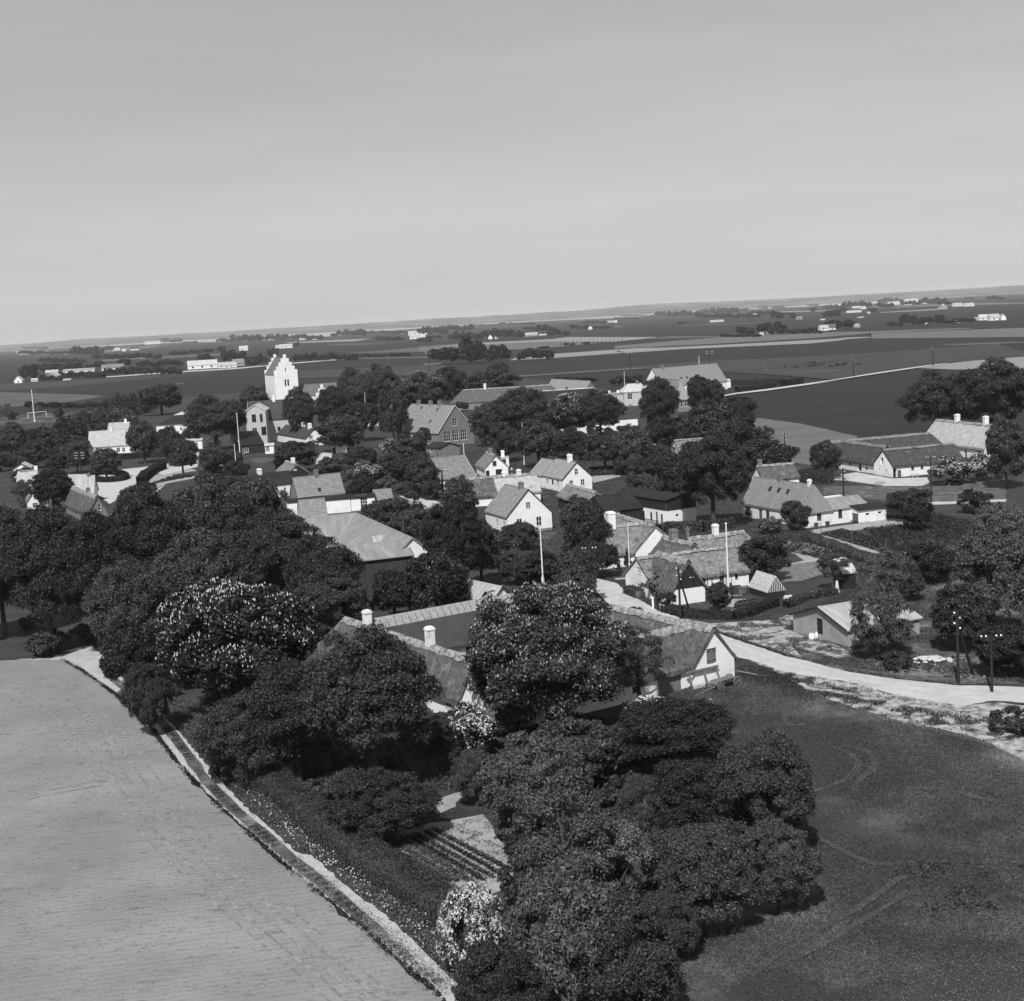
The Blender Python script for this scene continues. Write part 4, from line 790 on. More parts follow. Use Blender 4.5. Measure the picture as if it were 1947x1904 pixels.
# white long house on the right with outbuildings
c = G(Q('C4', 800, 535)); U, V = frame(20)
RW = house('white_long_house', 'long white house with patched tile roof, three skylights and a low whitewashed wash-house', 'house', c, 0, 24, ('C4', 1052, 500), 21, ('C4', 812, 118), 'v', 'tile_worn', 'limewash_worn', hwy=3.0, og=.1, hips=(1.0, 0), barge=None,
    chims=[(.08,.6,.8,'limewash_worn'), (.55,.7,1.1,'chimney_brick')], lights=[(0,.36,.5,.8,1.0), (0,.5,.5,.8,1.0), (0,.64,.5,.8,1.0)],
    wins=[('f','C4',837,235,886,305,'d23'), ('f','C4',906,375,949,452,'d23'), ('l','C4',188,322,245,408,'d42'), ('l','C4',326,345,360,462,'door'), ('l','C4',398,358,432,436,'d23'), ('l','C4',92,303,122,375,'d23'), ('l','C4',40,300,62,360,'d23'), ('l',2,3,1,2.2,'d23')])
c2 = G(Q('C4', 1052, 500))
A1_ = house('', '', '', c2, 0, 12, 8.6, 6.2, 4.4, 'u', 'corrugated', 'limewash', hwy=2.9, root=RW.root, og=.1, wins=[('f','C4',1050,380,1090,500,'door'), ('f','C4',1127,345,1172,432,'d23')])
c3 = G(Q('C4', 1325, 488)); house('', '', '', c3, 0, 12, ('C4', 1640, 460), 4.6, 3.1, 'u', 'tarred_felt', 'limewash', hwy=2.5, root=RW.root, og=.15, wins=[('l','C4',1275,385,1318,490,'door')] + [('f',1.6+2.9*i,2.5+2.9*i,1.35,1.8,'hole') for i in range(3)])
house('', '', '', c2 + V*6.6 + U*.2, 3.4, 12, 8, 4, 3.9, 'u', 'limewash', 'limewash', root=RW.root, og=0, oe=.05, barge=None, wins=[('f',1.0,1.8,2.5,3.0,'hole'), ('f',3,4.2,2.5,3.0,'hole')])
# old farm on the right
c = G(Q('F5', 1200, 545)); U, V = frame(16)
FRM = house('old_thatched_farm', 'old thatched four-winged farm with pointed white gable and worn whitewash at the right', 'farmhouse', c, 0, 16, 19, 8.2, ('F5', 1005, 75), 'u', 'thatch_moss', cap='thatch_mid', hwy=2.7, th=.3, oe=.35, og=.1,
    wins=[('l','F5',988,190,1035,315,'hole'), ('l','F5',857,365,885,398,'hole'), ('l','F5',955,382,985,414,'hole'), ('l','F5',1066,396,1096,430,'hole'), ('f','F5',1203,375,1272,537,'hole'), ('f','F5',1285,410,1352,535,'door'), ('f','F5',1525,345,1572,402,'d22'), ('f','F5',1690,335,1735,385,'d22')])
house('', '', '', c + V*8.25 + U*.4, 2.5, 16, 6.4, 21, 6.2, 'v', 'thatch_moss', cap='thatch_mid', th=.3, oe=.4, og=.1, root=FRM.root, wins=[('l','F5',730,352,765,390,'d22'), ('l','F5',590,215,655,430,'hole'), ('l','F5',440,258,472,320,'d22'), ('l','F5',300,255,325,300,'d22')])
house('', '', '', c + V*26 + U*.4, 2.5, 13, 31, 7, 6.2, 'u', 'thatch_moss', cap='thatch_mid', th=.3, oe=.4, og=.1, root=FRM.root, hips=(0, 2.4), wins=[('f',24,25,1,2,'d22')])
c = G(Q('B5', 1690, 648), 3.1)
house('thatched_farmhouse', 'large thatched dwelling with pale new thatch and two chimneys beside the old farm', 'farmhouse', c, 3.1, 14, 9.0, ('B5', 1283, 600), ('B5', 1790, 512), 'v', 'thatch_pale', th=.32, oe=.45, og=.2, chims=[(.22,1.1,1.9,'limewash'), (.66,1.1,1.7,'limewash')],
    wins=[('l',2,3.4,1,2.2,'d32'), ('l',12,13,1,2.2,'w22'), ('l',16,17,1,2.2,'w22'), ('l',8,9,.05,2.1,'door'), ('f',1.5,2.7,1,2.2,'w22'), ('f',5.5,6.7,1,2.2,'w22')])
c = G(Q('B5', 240, 856), 2.5)
house('thatched_cottage', 'small thatched cottage with arched window half hidden behind the patched tile roof', 'cottage', c, 2.5, 12, ('B5', 477, 828), 6.6, ('B5', 160, 772), 'u', 'thatch_dark', th=.3, oe=.3, og=.2, wins=[('f','B5',380,850,410,868,'d32'), ('f','B5',425,876,446,888,'d22')], chims=[(.1,.9,1.2,'chimney_brick')])
# ------------------------------------------------------------------ centre of the village
c = G(Q('F3', 645, 735), 3.6)
house('gabled_house', 'white gabled house with dark-edged tile roof, grey plinth and three gable windows', 'house', c, 3.6, 22, ('F3', 1530, 660), ('F3', 212, 635), ('F3', 1060, 195), 'v', 'tile_mid', plinth=('plinth', .55), oe=.25, og=.12, chims=[(.30,.9,1.0,'chimney_brick')],
    wins=[('f','F3',1018,438,1113,562,'w23'), ('f','F3',838,770,946,952,'w22'), ('f','F3',1227,726,1333,910,'w22'), ('l',1.3,2.4,1.1,2.6,'w22'), ('l',5,6.1,1.1,2.6,'w22')])
c = G(Q('F2', 645, 892), 3.2)
BT = house('gabled_house', 'white gabled house with coarse big-tile roof, white chimney and pole at its corner', 'house', c, 3.2, 22, ('F2', 1440, 832), ('F2', 98, 840), ('F2', 1020, 435), 'v', 'tile_big', oe=.2, og=.15, chims=[(.32,1.0,1.5,'limewash')],
    wins=[('f','F2',972,600,1072,762,'w22'), ('f','F2',832,922,935,1085,'w22'), ('f','F2',1140,888,1245,1052,'w22'), ('l','F2',190,880,262,975,'w22'), ('l','F2',340,900,392,1040,'doordark'), ('l','F2',475,920,545,1015,'w22')])
house('low_house', 'low house with plain pale roof joined behind the big-tile white house', 'house', BT.c + BT.V*(BT.LA+.3) + BT.U*.1, 3.0, 22, BT.LB - .6, 8, BT.hr - .5, 'v', 'corrugated', oe=.2, wins=[('f',.6,1.4,1.2,2.2,'hole')])
rl, rr = G(Q('C2', 40, 192), 6.2), G(Q('C2', 700, 142), 6.2); a_ = math.degrees(math.atan2(rr.y-rl.y, rr.x-rl.x)); U, V = frame(a_)
house('thatched_barn', 'long dark thatched wing with pale ridge behind the plinthed gable house', 'barn', rl - V*3.6, 2.5, a_, (rr-rl).length, 7.2, 6.0, 'u', 'thatch_dark', th=.3, oe=.4, wins=[('l',1.5,2.5,1,2,'w22'), ('l',4,5,1,2,'w22')])
U, V = frame(16); c = G(Q('C2', 940, 300), 2.6) - U*10; house('thatched_cottage', 'small cottage with smooth pale thatch and two white chimney stubs', 'cottage', c, 2.6, 16, 9.8, 7, ('C2', 770, 175), 'u', 'thatch_pale', th=.3, oe=.3, chims=[(.25,.8,.8,'limewash'), (.6,.9,1.0,'limewash')])
c = G(Q('C2', 1385, 432), 2.7)
house('thatched_barn', 'thatched barn with tarred black boarded gable below the big-tile white house', 'barn', c, 2.7, 18, ('C2', 1612, 510), 17, ('C2', 1455, 325), 'v', 'thatch_mid', 'wood_tarred', th=.3, oe=.35, og=.15, wins=[('f','C2',1440,398,1468,440,'d11')], chims=[(.02,.01,.01,'limewash')], upper=('f', .1, 'wood_tarred', .35))
c = G(Q('B3', 862, 1037), 3.3)
house('white_house', 'white house with even grey tile roof and brick chimney left of the thatched barn', 'house', c, 3.3, 24, ('B3', 1292, 987), ('B3', 655, 1100), ('B3', 740, 822), 'u', 'tile_mid', oe=.25, og=.12, barge='limewash', chims=[(.55,1.0,1.1,'chimney_brick')],
    wins=[('f','B3',897,1055,939,1128,'w22'), ('f',6.5,7.5,1.1,2.3,'w22'), ('f',9,10,1.1,2.3,'w22'), ('l',1.2,2.3,1.1,2.4,'w22'), ('l',4.5,5.6,1.1,2.4,'w22')])
c = G(Q('B3', 1380, 915), 2.6)
house('white_cottage', 'white cottage gable with thatch, dark door and wide window below the school', 'cottage', c, 2.6, 12, ('B3', 1610, 912), 12, ('B3', 1478, 790), 'v', 'thatch_mid', th=.25, oe=.35, og=.15, chims=[(.6,1.0,1.0,'chimney_brick')],
    wins=[('f','B3',1457,838,1496,886,'d22'), ('f','B3',1489,920,1552,974,'d22'), ('f','B3',1390,933,1427,1000,'doordark')])
c = G(Q('B3', 1545, 812), 2.9); house('flat_roofed_shed', 'small white flat-roofed outhouse with dark side behind the thatched white cottage', 'shed', c, 2.9, 6, ('B3', 1618, 812), 3.5, 3.1, 'u', 'limewash', oe=.1, og=.1, barge=None, wins=[('f','B3',1548,820,1590,858,'d11')], chims=[(.3,.9,1.6,'limewash')])
# school
c = G(Q('B3', 912, 556), 5.0)
house('school', 'big dark brick school with tile roof, white bargeboards and tall classroom windows', 'school', c, 5.0, 35, ('B3', 1268, 515), ('B3', 498, 530), ('B3', 1075, 287), 'v', 'tile_mid', 'brick_dark', barge='limewash', oe=.4, og=.3, chims=[(.34,1.1,1.3,'chimney_brick'), (.55,1.1,1.3,'chimney_brick'), (.83,1.1,1.3,'chimney_brick')],
    lights=[(0,.3,.3,.8,1.3), (0,.3,.75,.8,1.3), (0,.7,.8,.8,1.3)], plinth=('plinth', .7),
    wins=[('f','B3',973,540,1037,643,'w33'), ('f','B3',1057,530,1116,636,'w33'), ('f','B3',1138,522,1199,628,'w33'), ('f','B3',1058,415,1102,486,'w23')] + [('l','B3',x,562+y,x+34,646+y,'w23') for x, y in ((541,0),(600,5),(661,8),(740,14),(800,18))])
c = G(Q('B3', 930, 712), 2.9); house('woodshed', 'dark felt-roofed brick outbuilding in front of the school gable', 'shed', c, 2.9, 35, 7.5, ('B3', 785, 690), 4.2, 'v', 'tarred_felt', 'brick_dark', wins=[('l','B3',835,715,860,750,'w12'), ('l',1,2,.1,2,'door')])
c = G(Q('B3', 212, 420), 3.2); house('white_house', 'white house half hidden in trees left of the school, beside a flagpole', 'house', c, 3.2, 10, ('B3', 400, 425), 8, ('B3', 270, 312), 'u', 'tile_light', hips=(2.2, 0), wins=[('f','B3',245,438,272,490,'w22'), ('f','B3',320,440,345,490,'w22')])
# ------------------------------------------------------------------ left village
c = G(Q('B2', 1185, 1062), 3.2)
house('tiled_house', 'brick house with steep ribbed tile roof and brick chimney above the flat black roofs', 'house', c, 3.2, 26, ('B2', 1652, 1000), ('B2', 1112, 1045), ('B2', 1135, 872), 'u', 'tile_mid', 'brick_dark', oe=.25, og=.12, chims=[(.5,.9,1.2,'chimney_brick')], wins=[('l',3,4,1.2,2.4,'w12')], lights=[(0,.45,.12,.8,.8)])
c = G(Q('B2', 1215, 1258), 2.4); house('outbuilding', 'low outbuilding with small tile roof in front of the ribbed-tile brick house', 'shed', c, 2.4, 14, ('B2', 1475, 1235), 5.5, ('B2', 1195, 1095), 'u', 'tile_mid', 'limewash', og=.1)
c = G(Q('B2', 1445, 1092), 3.2); U, V = frame(12)
FL = house('flat_roofed_house', 'white house with flat black felt roof joined to the ribbed-tile house', 'house', c, 3.2, 12, ('B2', 1706, 1065), 6, 3.7, 'u', 'tarred_felt', og=.2, oe=.25)
house('', '', '', c - U*8.2 + V*1.2, 3.3, 12, 8.1, 4, 3.7, 'u', 'tarred_felt', root=FL.root, og=.1)
c = G(Q('C1', 878, 238), 3.2); U, V = frame(10)
F2_ = house('flat_roofed_house', 'white flat-roofed workshop with multi-pane door and raised skylight frame', 'workshop', c, 3.2, 10, ('C1', 1115, 212), 5, 3.7, 'u', 'tarred_felt', oe=.25, wins=[('f','C1',975,230,1045,322,'w33')], lights=[(0,.22,.2,2.6,1.4)], plinth=('plinth', .3))
c = G(Q('C1', 1128, 350)); house('outbuilding', 'low tile-roofed outbuilding right of the white workshop', 'shed', c, 0, 10, ('C1', 1300, 240), 6, 4.2, 'u', 'tile_mid', 'limewash', hwy=2.2, oe=.2)
c = G(Q('B2', 893, 942), 3.4); U, V = frame(30)
house('black_roofed_house', 'white house with smooth black roof and white chimney left of the ribbed-tile house', 'house', c - U*6, 3.4, 30, 13.2, 9, 6.0, 'u', 'tarred_felt', chims=[(.42,1.0,1.2,'limewash_worn')], wins=[('f',7.2,8.6,1.6,2.5,'w32'), ('f',10,10.7,1.5,2.4,'w12')])
c = G(Q('B2', 1075, 835), 2.7); house('thatched_cottage', 'thatched cottage with dark boarded gable and tiny window behind the black-roofed house', 'cottage', c, 2.7, 22, ('B2', 1288, 838), 12, ('B2', 1150, 738), 'v', 'thatch_mid', 'wood_tarred', th=.3, oe=.35, og=.15, chims=[(.35,1.0,1.2,'limewash_worn')], wins=[('f','B2',1140,760,1172,792,'w22')])
c = G(Q('B2', 1268, 470), 3.1); house('white_house', 'white house with smooth dark hipped roof and two tall white chimneys', 'house', c, 3.1, 26, ('B2', 1440, 500), ('B2', 908, 500), ('B2', 1303, 380), 'v', 'tar_mid', hips=(0, 3), chims=[(.12,1.2,1.6,'limewash'), (.86,1.0,1.6,'limewash')], wins=[('f','B2',1295,438,1335,480,'w32'), ('f',2,3.2,1,2.2,'w22')])
c = G(Q('B2', 618, 548), 3.0); house('dark_house', 'dark-walled low house with black roof between the two flagpoles', 'house', c, 3.0, 14, ('B2', 850, 520), ('B2', 512, 540), 5.6, 'u', 'tarred_felt', 'wood_tarred', barge='limewash', wins=[('f','B2',653,568,697,612,'w22'), ('f',.3,.9,.1,2.2,'w12')], chims=[(.3,.9,1.4,'chimney_brick')])
c = G(Q('B2', 858, 548), 2.9); house('garden_room', 'glazed white garden room with pale flat roof in front of the pale brick house', 'conservatory', c, 2.9, 8, ('B2', 945, 540), 4, 3.5, 'u', 'slate_pale', oe=.3, barge=None, wins=[('f',.3,1.5,.9,2.5,'w32'), ('f',1.9,3.4,.9,2.5,'w32')])
c = G(Q('B2', 1520, 555), 2.4); house('garage', 'small white shed with dark door beside the lane', 'shed', c, 2.4, 4, ('B2', 1670, 575), 4, 2.6, 'u', 'limewash_worn', oe=.1, wins=[('f',.2,1.4,.05,2.1,'doordark')], barge=None)
c = G(Q('B2', 690, 540)); U, V = frame(3)
MH = house('brick_house', 'two-storey pale brick house with pedimented front gable and arched windows', 'house', c, 0, 3, ('B2', 888, 630), 12, ('B2', 738, 140), 'v', 'slate_pale', 'brick_pale', hwy=('B2', 690, 205), barge='limewash', oe=.3, og=.25,
    wins=[('f','B2',728,235,770,312,'d22'), ('f','B2',808,230,836,308,'d22'), ('f','B2',735,368,782,448,'w22'), ('f','B2',824,358,872,440,'d22')])
house('', '', '', c + U*-.5 + V*9, MH.hw*.68, 3, 22, 11, ('B2', 900, 112), 'u', 'tar_mid', 'brick_pale', root=MH.root, oe=.3, chims=[(.45,1.1,1.6,'limewash_worn')], barge='limewash', wins=[('f',11,12.2,4.0,5.6,'d22'), ('f',14,15.2,4.0,5.6,'d22'), ('f',11,12.2,1.0,2.6,'w22')])
c = G(Q('B1', 872, 416), 3.1); house('white_house', 'white house with bright pale-tiled roof above the round green', 'house', c - Vector((4, 0)), 3.1, 4, ('B1', 1250, 400), 9.5, ('B1', 800, 270), 'u', 'tile_light', chims=[(.45,1.0,1.0,'limewash_worn')], wins=[('f','B1',890,435,940,470,'w22'), ('f','B1',1050,428,1085,470,'w22'), ('f','B1',1105,426,1135,468,'w22')])
c = G(Q('B1', 960, 262), 3.0); house('white_house', 'white gabled house peering over the bright pale-tiled roof', 'house', c, 3.0, 4, ('B1', 1165, 250), 9, ('B1', 1000, 185), 'u', 'tile_light', chims=[(.8,1.0,1.2,'limewash')])
c = G(Q('B1', 1445, 212), 4.0); house('white_house', 'long white-roofed house between dark trees left of the pale brick house', 'house', c, 4.0, 6, ('B1', 1865, 195), ('B1', 1382, 200), ('B1', 1415, 108), 'u', 'tile_light', barge='wood_grey', wins=[('f',10,11,1.5,2.8,'w22'), ('f',13,14,1.5,2.8,'w22')], lights=[(0,.5,.55,.9,1.2)])
c = G(Q('B1', 1640, 370), 3.2); house('outbuilding', 'low white outbuilding with mid-grey gates beside the lane', 'shed', c, 3.2, 4, ('B1', 1900, 375), 5, 3.7, 'u', 'slate_pale', wins=[('f',4.5,8,.05,2.5,'gate'), ('f',8.6,11.5,.05,2.4,'gate')])
c = G(Q('B1', 625, 892), 2.6); house('tin_roofed_shed', 'shed with bright streaked tin roof beside the village square', 'shed', c, 2.6, 8, ('B1', 822, 878), 7.5, ('B1', 515, 722), 'u', 'corrugated_pale', chims=[(.7,.7,.6,'chimney_brick')])
c = G(Q('B1', 778, 1092), 2.4); house('thatched_cottage', 'thatched cottage with grey gable window below the village square', 'cottage', c, 2.4, 28, ('B1', 965, 990), ('B1', 540, 1050), ('B1', 865, 925), 'v', 'thatch_dark', 'brick_dark', th=.3, oe=.3, og=.15, chims=[(.35,.8,.9,'chimney_brick')], wins=[('f','B1',862,990,892,1048,'w12')])
c = G(Q('B1', 160, 965), 2.6); house('thatched_cottage', 'thatched cottage cut by the left edge with whitewashed walls', 'cottage', c, 2.6, 20, 7, 8, ('B1', 175, 770), 'v', 'thatch_mid', th=.3, chims=[(.5,.9,1.0,'limewash_worn')], wins=[('f',1.2,2.4,1,2.1,'w22')])
c = G(Q('B1', 60, 770), 2.8); house('cottage', 'pale roofed cottage behind the thatched one at the left edge', 'cottage', c, 2.8, 10, ('B1', 250, 760), 8, ('B1', 230, 672), 'u', 'thatch_pale', th=.3, chims=[(.9,.9,1.0,'limewash')])
c = G(Q('B1', 20, 640), 3.0); house('white_house', 'white gable in bright sun at the far left edge of the village', 'house', c, 3.0, 10, 5, 8, ('B1', 60, 590), 'v', 'tile_light')
c = G(Q('C6', 1560, 335), 2.5); house('tin_roofed_shed', 'old shed with streaked rusty tin roof behind the farm ridge', 'shed', c, 2.5, 35, 5.6, ('C6', 1282, 280), ('C6', 1725, 132), 'v', 'corrugated_pale', lights=[(0,.25,.4,.7,.9)], wins=[('f',1.5,3,.1,2,'doordark')])
# ------------------------------------------------------------------ upper village, right
def backc(px, z, yaw, pxl): U_, V_ = frame(yaw); r_ = G(Q(*px), z); t = solvx(r_, -U_, Q(*pxl)[0], z); return r_ - U_*t, t
c, L = backc(('B4', 1652, 248), 4.2, 30, ('B4', 1150, 300))
house('assembly_hall', 'long white hall with large mottled tile roof beside the straight field road', 'hall', c, 4.2, 30, L, 16, ('B4', 1105, 155), 'u', 'tile_mid', oe=.3, chims=[(.16,1.4,1.6,'chimney_brick')], lights=[(0,.33,.3,1,1.2), (0,.42,.3,1,1.2)], wins=[('f','B4',1595,270,1618,315,'w22'), ('f',L-4,L-2.8,1,2.4,'w22')])
c = G(Q('B4', 1690, 300), 0); house('porch', 'white porch with dark door at the end of the long white hall', 'porch', c - Vector((4.5, 0)), 0, 8, 4, 5, 4.4, 'u', 'slate_pale', hwy=('B4', 1690, 250), wins=[('f',.6,1.8,.05,2.6,'doordark')])
c = G(Q('B4', 1272, 388), 5.4); house('brick_house', 'brick house with steep tile roof and white windows in front of the long hall', 'house', c, 5.4, 14, ('B4', 1372, 380), 17, ('B4', 1230, 248), 'v', 'tile_mid', 'brick_dark', hips=(5, 0), wins=[('f','B4',1292,398,1309,450,'w12'), ('f','B4',1324,394,1360,446,'w32')])
c = G(Q('B4', 852, 336), 6.4); U, V = frame(8)
TS = house('two_storey_house', 'two-storey pale brick house with hipped roof and flat-roofed side by the flagpole', 'house', c, 6.4, 8, ('B4', 1060, 325), 10, ('B4', 880, 277), 'u', 'slate_pale', 'brick_pale', hips=(3, 3), chims=[(.7,1.2,1.2,'chimney_brick')], wins=[('f','B4',880,345,918,390,'w32'), ('f','B4',884,430,922,484,'w32'), ('f',9,11,3.8,5.2,'w32'), ('f',9,11,.9,2.4,'w32')])
house('', '', '', c - U*8.4 + V*1, 5.6, 8, 8.3, 8, 6.0, 'u', 'limewash', 'brick_pale', root=TS.root, oe=.35, og=.2, barge='limewash', wins=[('f',4,5.6,3.3,4.7,'w22')], chims=[(.35,.8,1.0,'limewash'), (.8,.8,1.0,'limewash')])
c = G(Q('B4', 537, 357), 4.2); house('sawmill_shed', 'board-gabled shed with low grey corrugated roof near the upper flagpole', 'shed', c, 4.2, 20, ('B4', 668, 300), ('B4', 238, 330), ('B4', 615, 252), 'v', 'corrugated', 'wood_grey', upper=('f', .2, 'wood_grey', .5), chims=[(.55,.5,1.6,'iron')])
rl = G(Q('B4', 192, 330), 9); U, V = frame(6); rr = G(Q('B4', 492, 330), 9)
house('black_roofed_house', 'house with steep black roof and bright ridge among the upper trees', 'house', rl - V*5.5, 4.0, 6, (rr-rl).length, 11, 9.0, 'u', 'tarred_felt', 'brick_dark', cap='limewash', chims=[(.26,1.1,1.2,'chimney_brick'), (.52,1.1,1.2,'chimney_brick')], barge='wood_mid')
rl = G(Q('B3', 1090, 140), 9); rr = G(Q('B3', 1640, 150), 9)
house('thatched_barn', 'very large thatched barn roof between the candle-flowered tree and the upper trees', 'barn', rl - V*6.5 - U*3, 3.5, 2, (rr-rl).length + 8, 13, 9.0, 'u', 'thatch_dark', 'brick_dark', th=.3, hips=(6, 6), chims=[(.25,1.2,2.2,'limewash_worn')])
c = G(Q('B4', 1292, 838), 2.6); house('thatched_cottage', 'thatched cottage with white left gable under the dark trees in the middle', 'cottage', c, 2.6, 6, 8, ('B4', 1203, 830), ('B4', 1240, 714), 'u', 'thatch_mid', th=.3, oe=.3, og=.15, wins=[('l','B4',1226,756,1252,782,'d22')])
# garden shed bottom right
c = G(Q('C5', 345, 905), 2.3)
house('rendered_outhouse', 'grey rendered outhouse with pale low roof beside the rough grass', 'outbuilding', c, 2.3, 24, ('C5', 995, 745), ('D', 1508, 1168), ('C5', 75, 702), 'u', 'corrugated_pale', 'render_grey', oe=.35, og=.35, wins=[('l','C5',60,800,117,945,'doordark')])
c = G(Q('E1', 722, 525)); house('board_hut', 'little grey board hut under the trees beside the farm track', 'hut', c, 0, 26, 3.0, ('E1', 608, 400), 2.7, 'u', 'slate_pale', 'wood_mid', hwy=2.1, oe=.2, og=.2, wins=[('l',1.2,2.0,.05,1.8,'doordark')], upper=('l', .05, 'wood_mid', .22))
c = G(Q('E1', 606, 372)); house('board_hut', 'taller board hut behind the little one by the farm track', 'hut', c, 0, 26, 2.6, ('E1', 560, 360), 3.0, 'u', 'slate_pale', 'wood_mid', hwy=2.5, oe=.2, og=.2)
c = G(Q('C4', 1165, 1150)); house('tool_shed', 'small dark shed with pale peaked roof among the vegetable beds', 'shed', c, 0, 14, ('C4', 1295, 1120), 3, 3.4, 'u', 'slate_pale', 'wood_tarred', hwy=2.5, oe=.25, og=.2)
# ------------------------------------------------------------------ church
TH = 20.0; c = G(Q('F4', 338, 684), TH); U, V = frame(21.5)
def stepped(pt, L, hw, first, step, n, parent, th=.7):
    w = L/2/(n + .55); mb = MB()
    for i in range(n + 1): a, b = i*w, L - i*w; zt = hw + first + step*i; zb = hw - 1.2 if i == 0 else hw + first + step*(i-1); mb.hexa([pt(a,zb,-.06),pt(b,zb,-.06),pt(b,zb,th),pt(a,zb,th),pt(a,zt,-.06),pt(b,zt,-.06),pt(b,zt,th),pt(a,zt,th)])
    return mb.build('stepped_gable', 'limewash', parent)
def niches(pt, parent, L, hw, k=1.0):
    for i, (s, z0_, z1_) in enumerate(((.22,.3,3.4),(.36,.3,6.0),(.5,3.2,8.2),(.64,.3,6.0),(.78,.3,3.4))):
        a = L*s; mb = MB(); n = 5; ar = [(a - .34 + .68*t/n, z1_*k + hw + .3*math.sin(math.pi*t/n)) for t in range(n + 1)]
        for (x0, q0), (x1, q1) in zip(ar, ar[1:]): mb.hexa([pt(x0,q0,-.16),pt(x1,q1,-.16),pt(x1,q1,-.06),pt(x0,q0,-.06),pt(x0,q0+.1,-.16),pt(x1,q1+.1,-.16),pt(x1,q1+.1,-.06),pt(x0,q0+.1,-.06)])
        for x in (a - .42, a + .34): mb.hexa([pt(x,hw+z0_,-.12),pt(x+.08,hw+z0_,-.12),pt(x+.08,hw+z0_,-.06),pt(x,hw+z0_,-.06),pt(x,hw+z1_*k,-.12),pt(x+.08,hw+z1_*k,-.12),pt(x+.08,hw+z1_*k,-.06),pt(x,hw+z1_*k,-.06)])
        mb.build('blind_niche', 'limewash_worn', parent)
CH = house('church', 'whitewashed village church with stepped-gable tower above the dark trees', 'church', c, TH, 21.5, ('F4', 880, 520), ('F4', 115, 684), TH + 8.6, 'v', 'tile_red', oe=.1, og=-.75, barge=None,
    wins=[('f',5.0,5.9,14.2,17.6,'hole'), ('f',6.4,7.3,14.2,17.6,'hole'), ('l',4.4,5.1,15,17.5,'hole')])
for fc in ('f', 'b'): sg = stepped(CH.faces[fc][0], CH.LB, TH, 2.4, 1.95, 4, CH.root)
niches(CH.faces['f'][0], CH.root, CH.LB, TH); pt = CH.faces['f'][0]
mb = MB(); mb.hexa([pt(CH.LB*.5-.22,TH+1.6,-.09),pt(CH.LB*.5+.22,TH+1.6,-.09),pt(CH.LB*.5+.22,TH+1.6,-.02),pt(CH.LB*.5-.22,TH+1.6,-.02),pt(CH.LB*.5-.22,TH+3.4,-.09),pt(CH.LB*.5+.22,TH+3.4,-.09),pt(CH.LB*.5+.22,TH+3.4,-.02),pt(CH.LB*.5-.22,TH+3.4,-.02)]); mb.build('slit_window', 'glass_dark', CH.root)
apx = c + U*(CH.LB/2 + 17.6) - V*1.5; za = ztop(apx, Q('F4', 1530, 800)[1])
C2_ = house('', '', '', apx - U*5.8, za - 12.2, 21.5, 11.6, 14, za - 3, 'v', 'tile_red', root=CH.root, oe=.1, og=-.75, barge=None)
stepped(C2_.faces['f'][0], C2_.LB, za - 12.2, 2.2, 2.0, 4, CH.root)
house('', '', '', c + U*CH.LB*.9 + V*2, 8.5, 10, 26, 9, ('F4', 980, 915), 'u', 'tile_red', root=CH.root, oe=.2, og=0, barge=None)
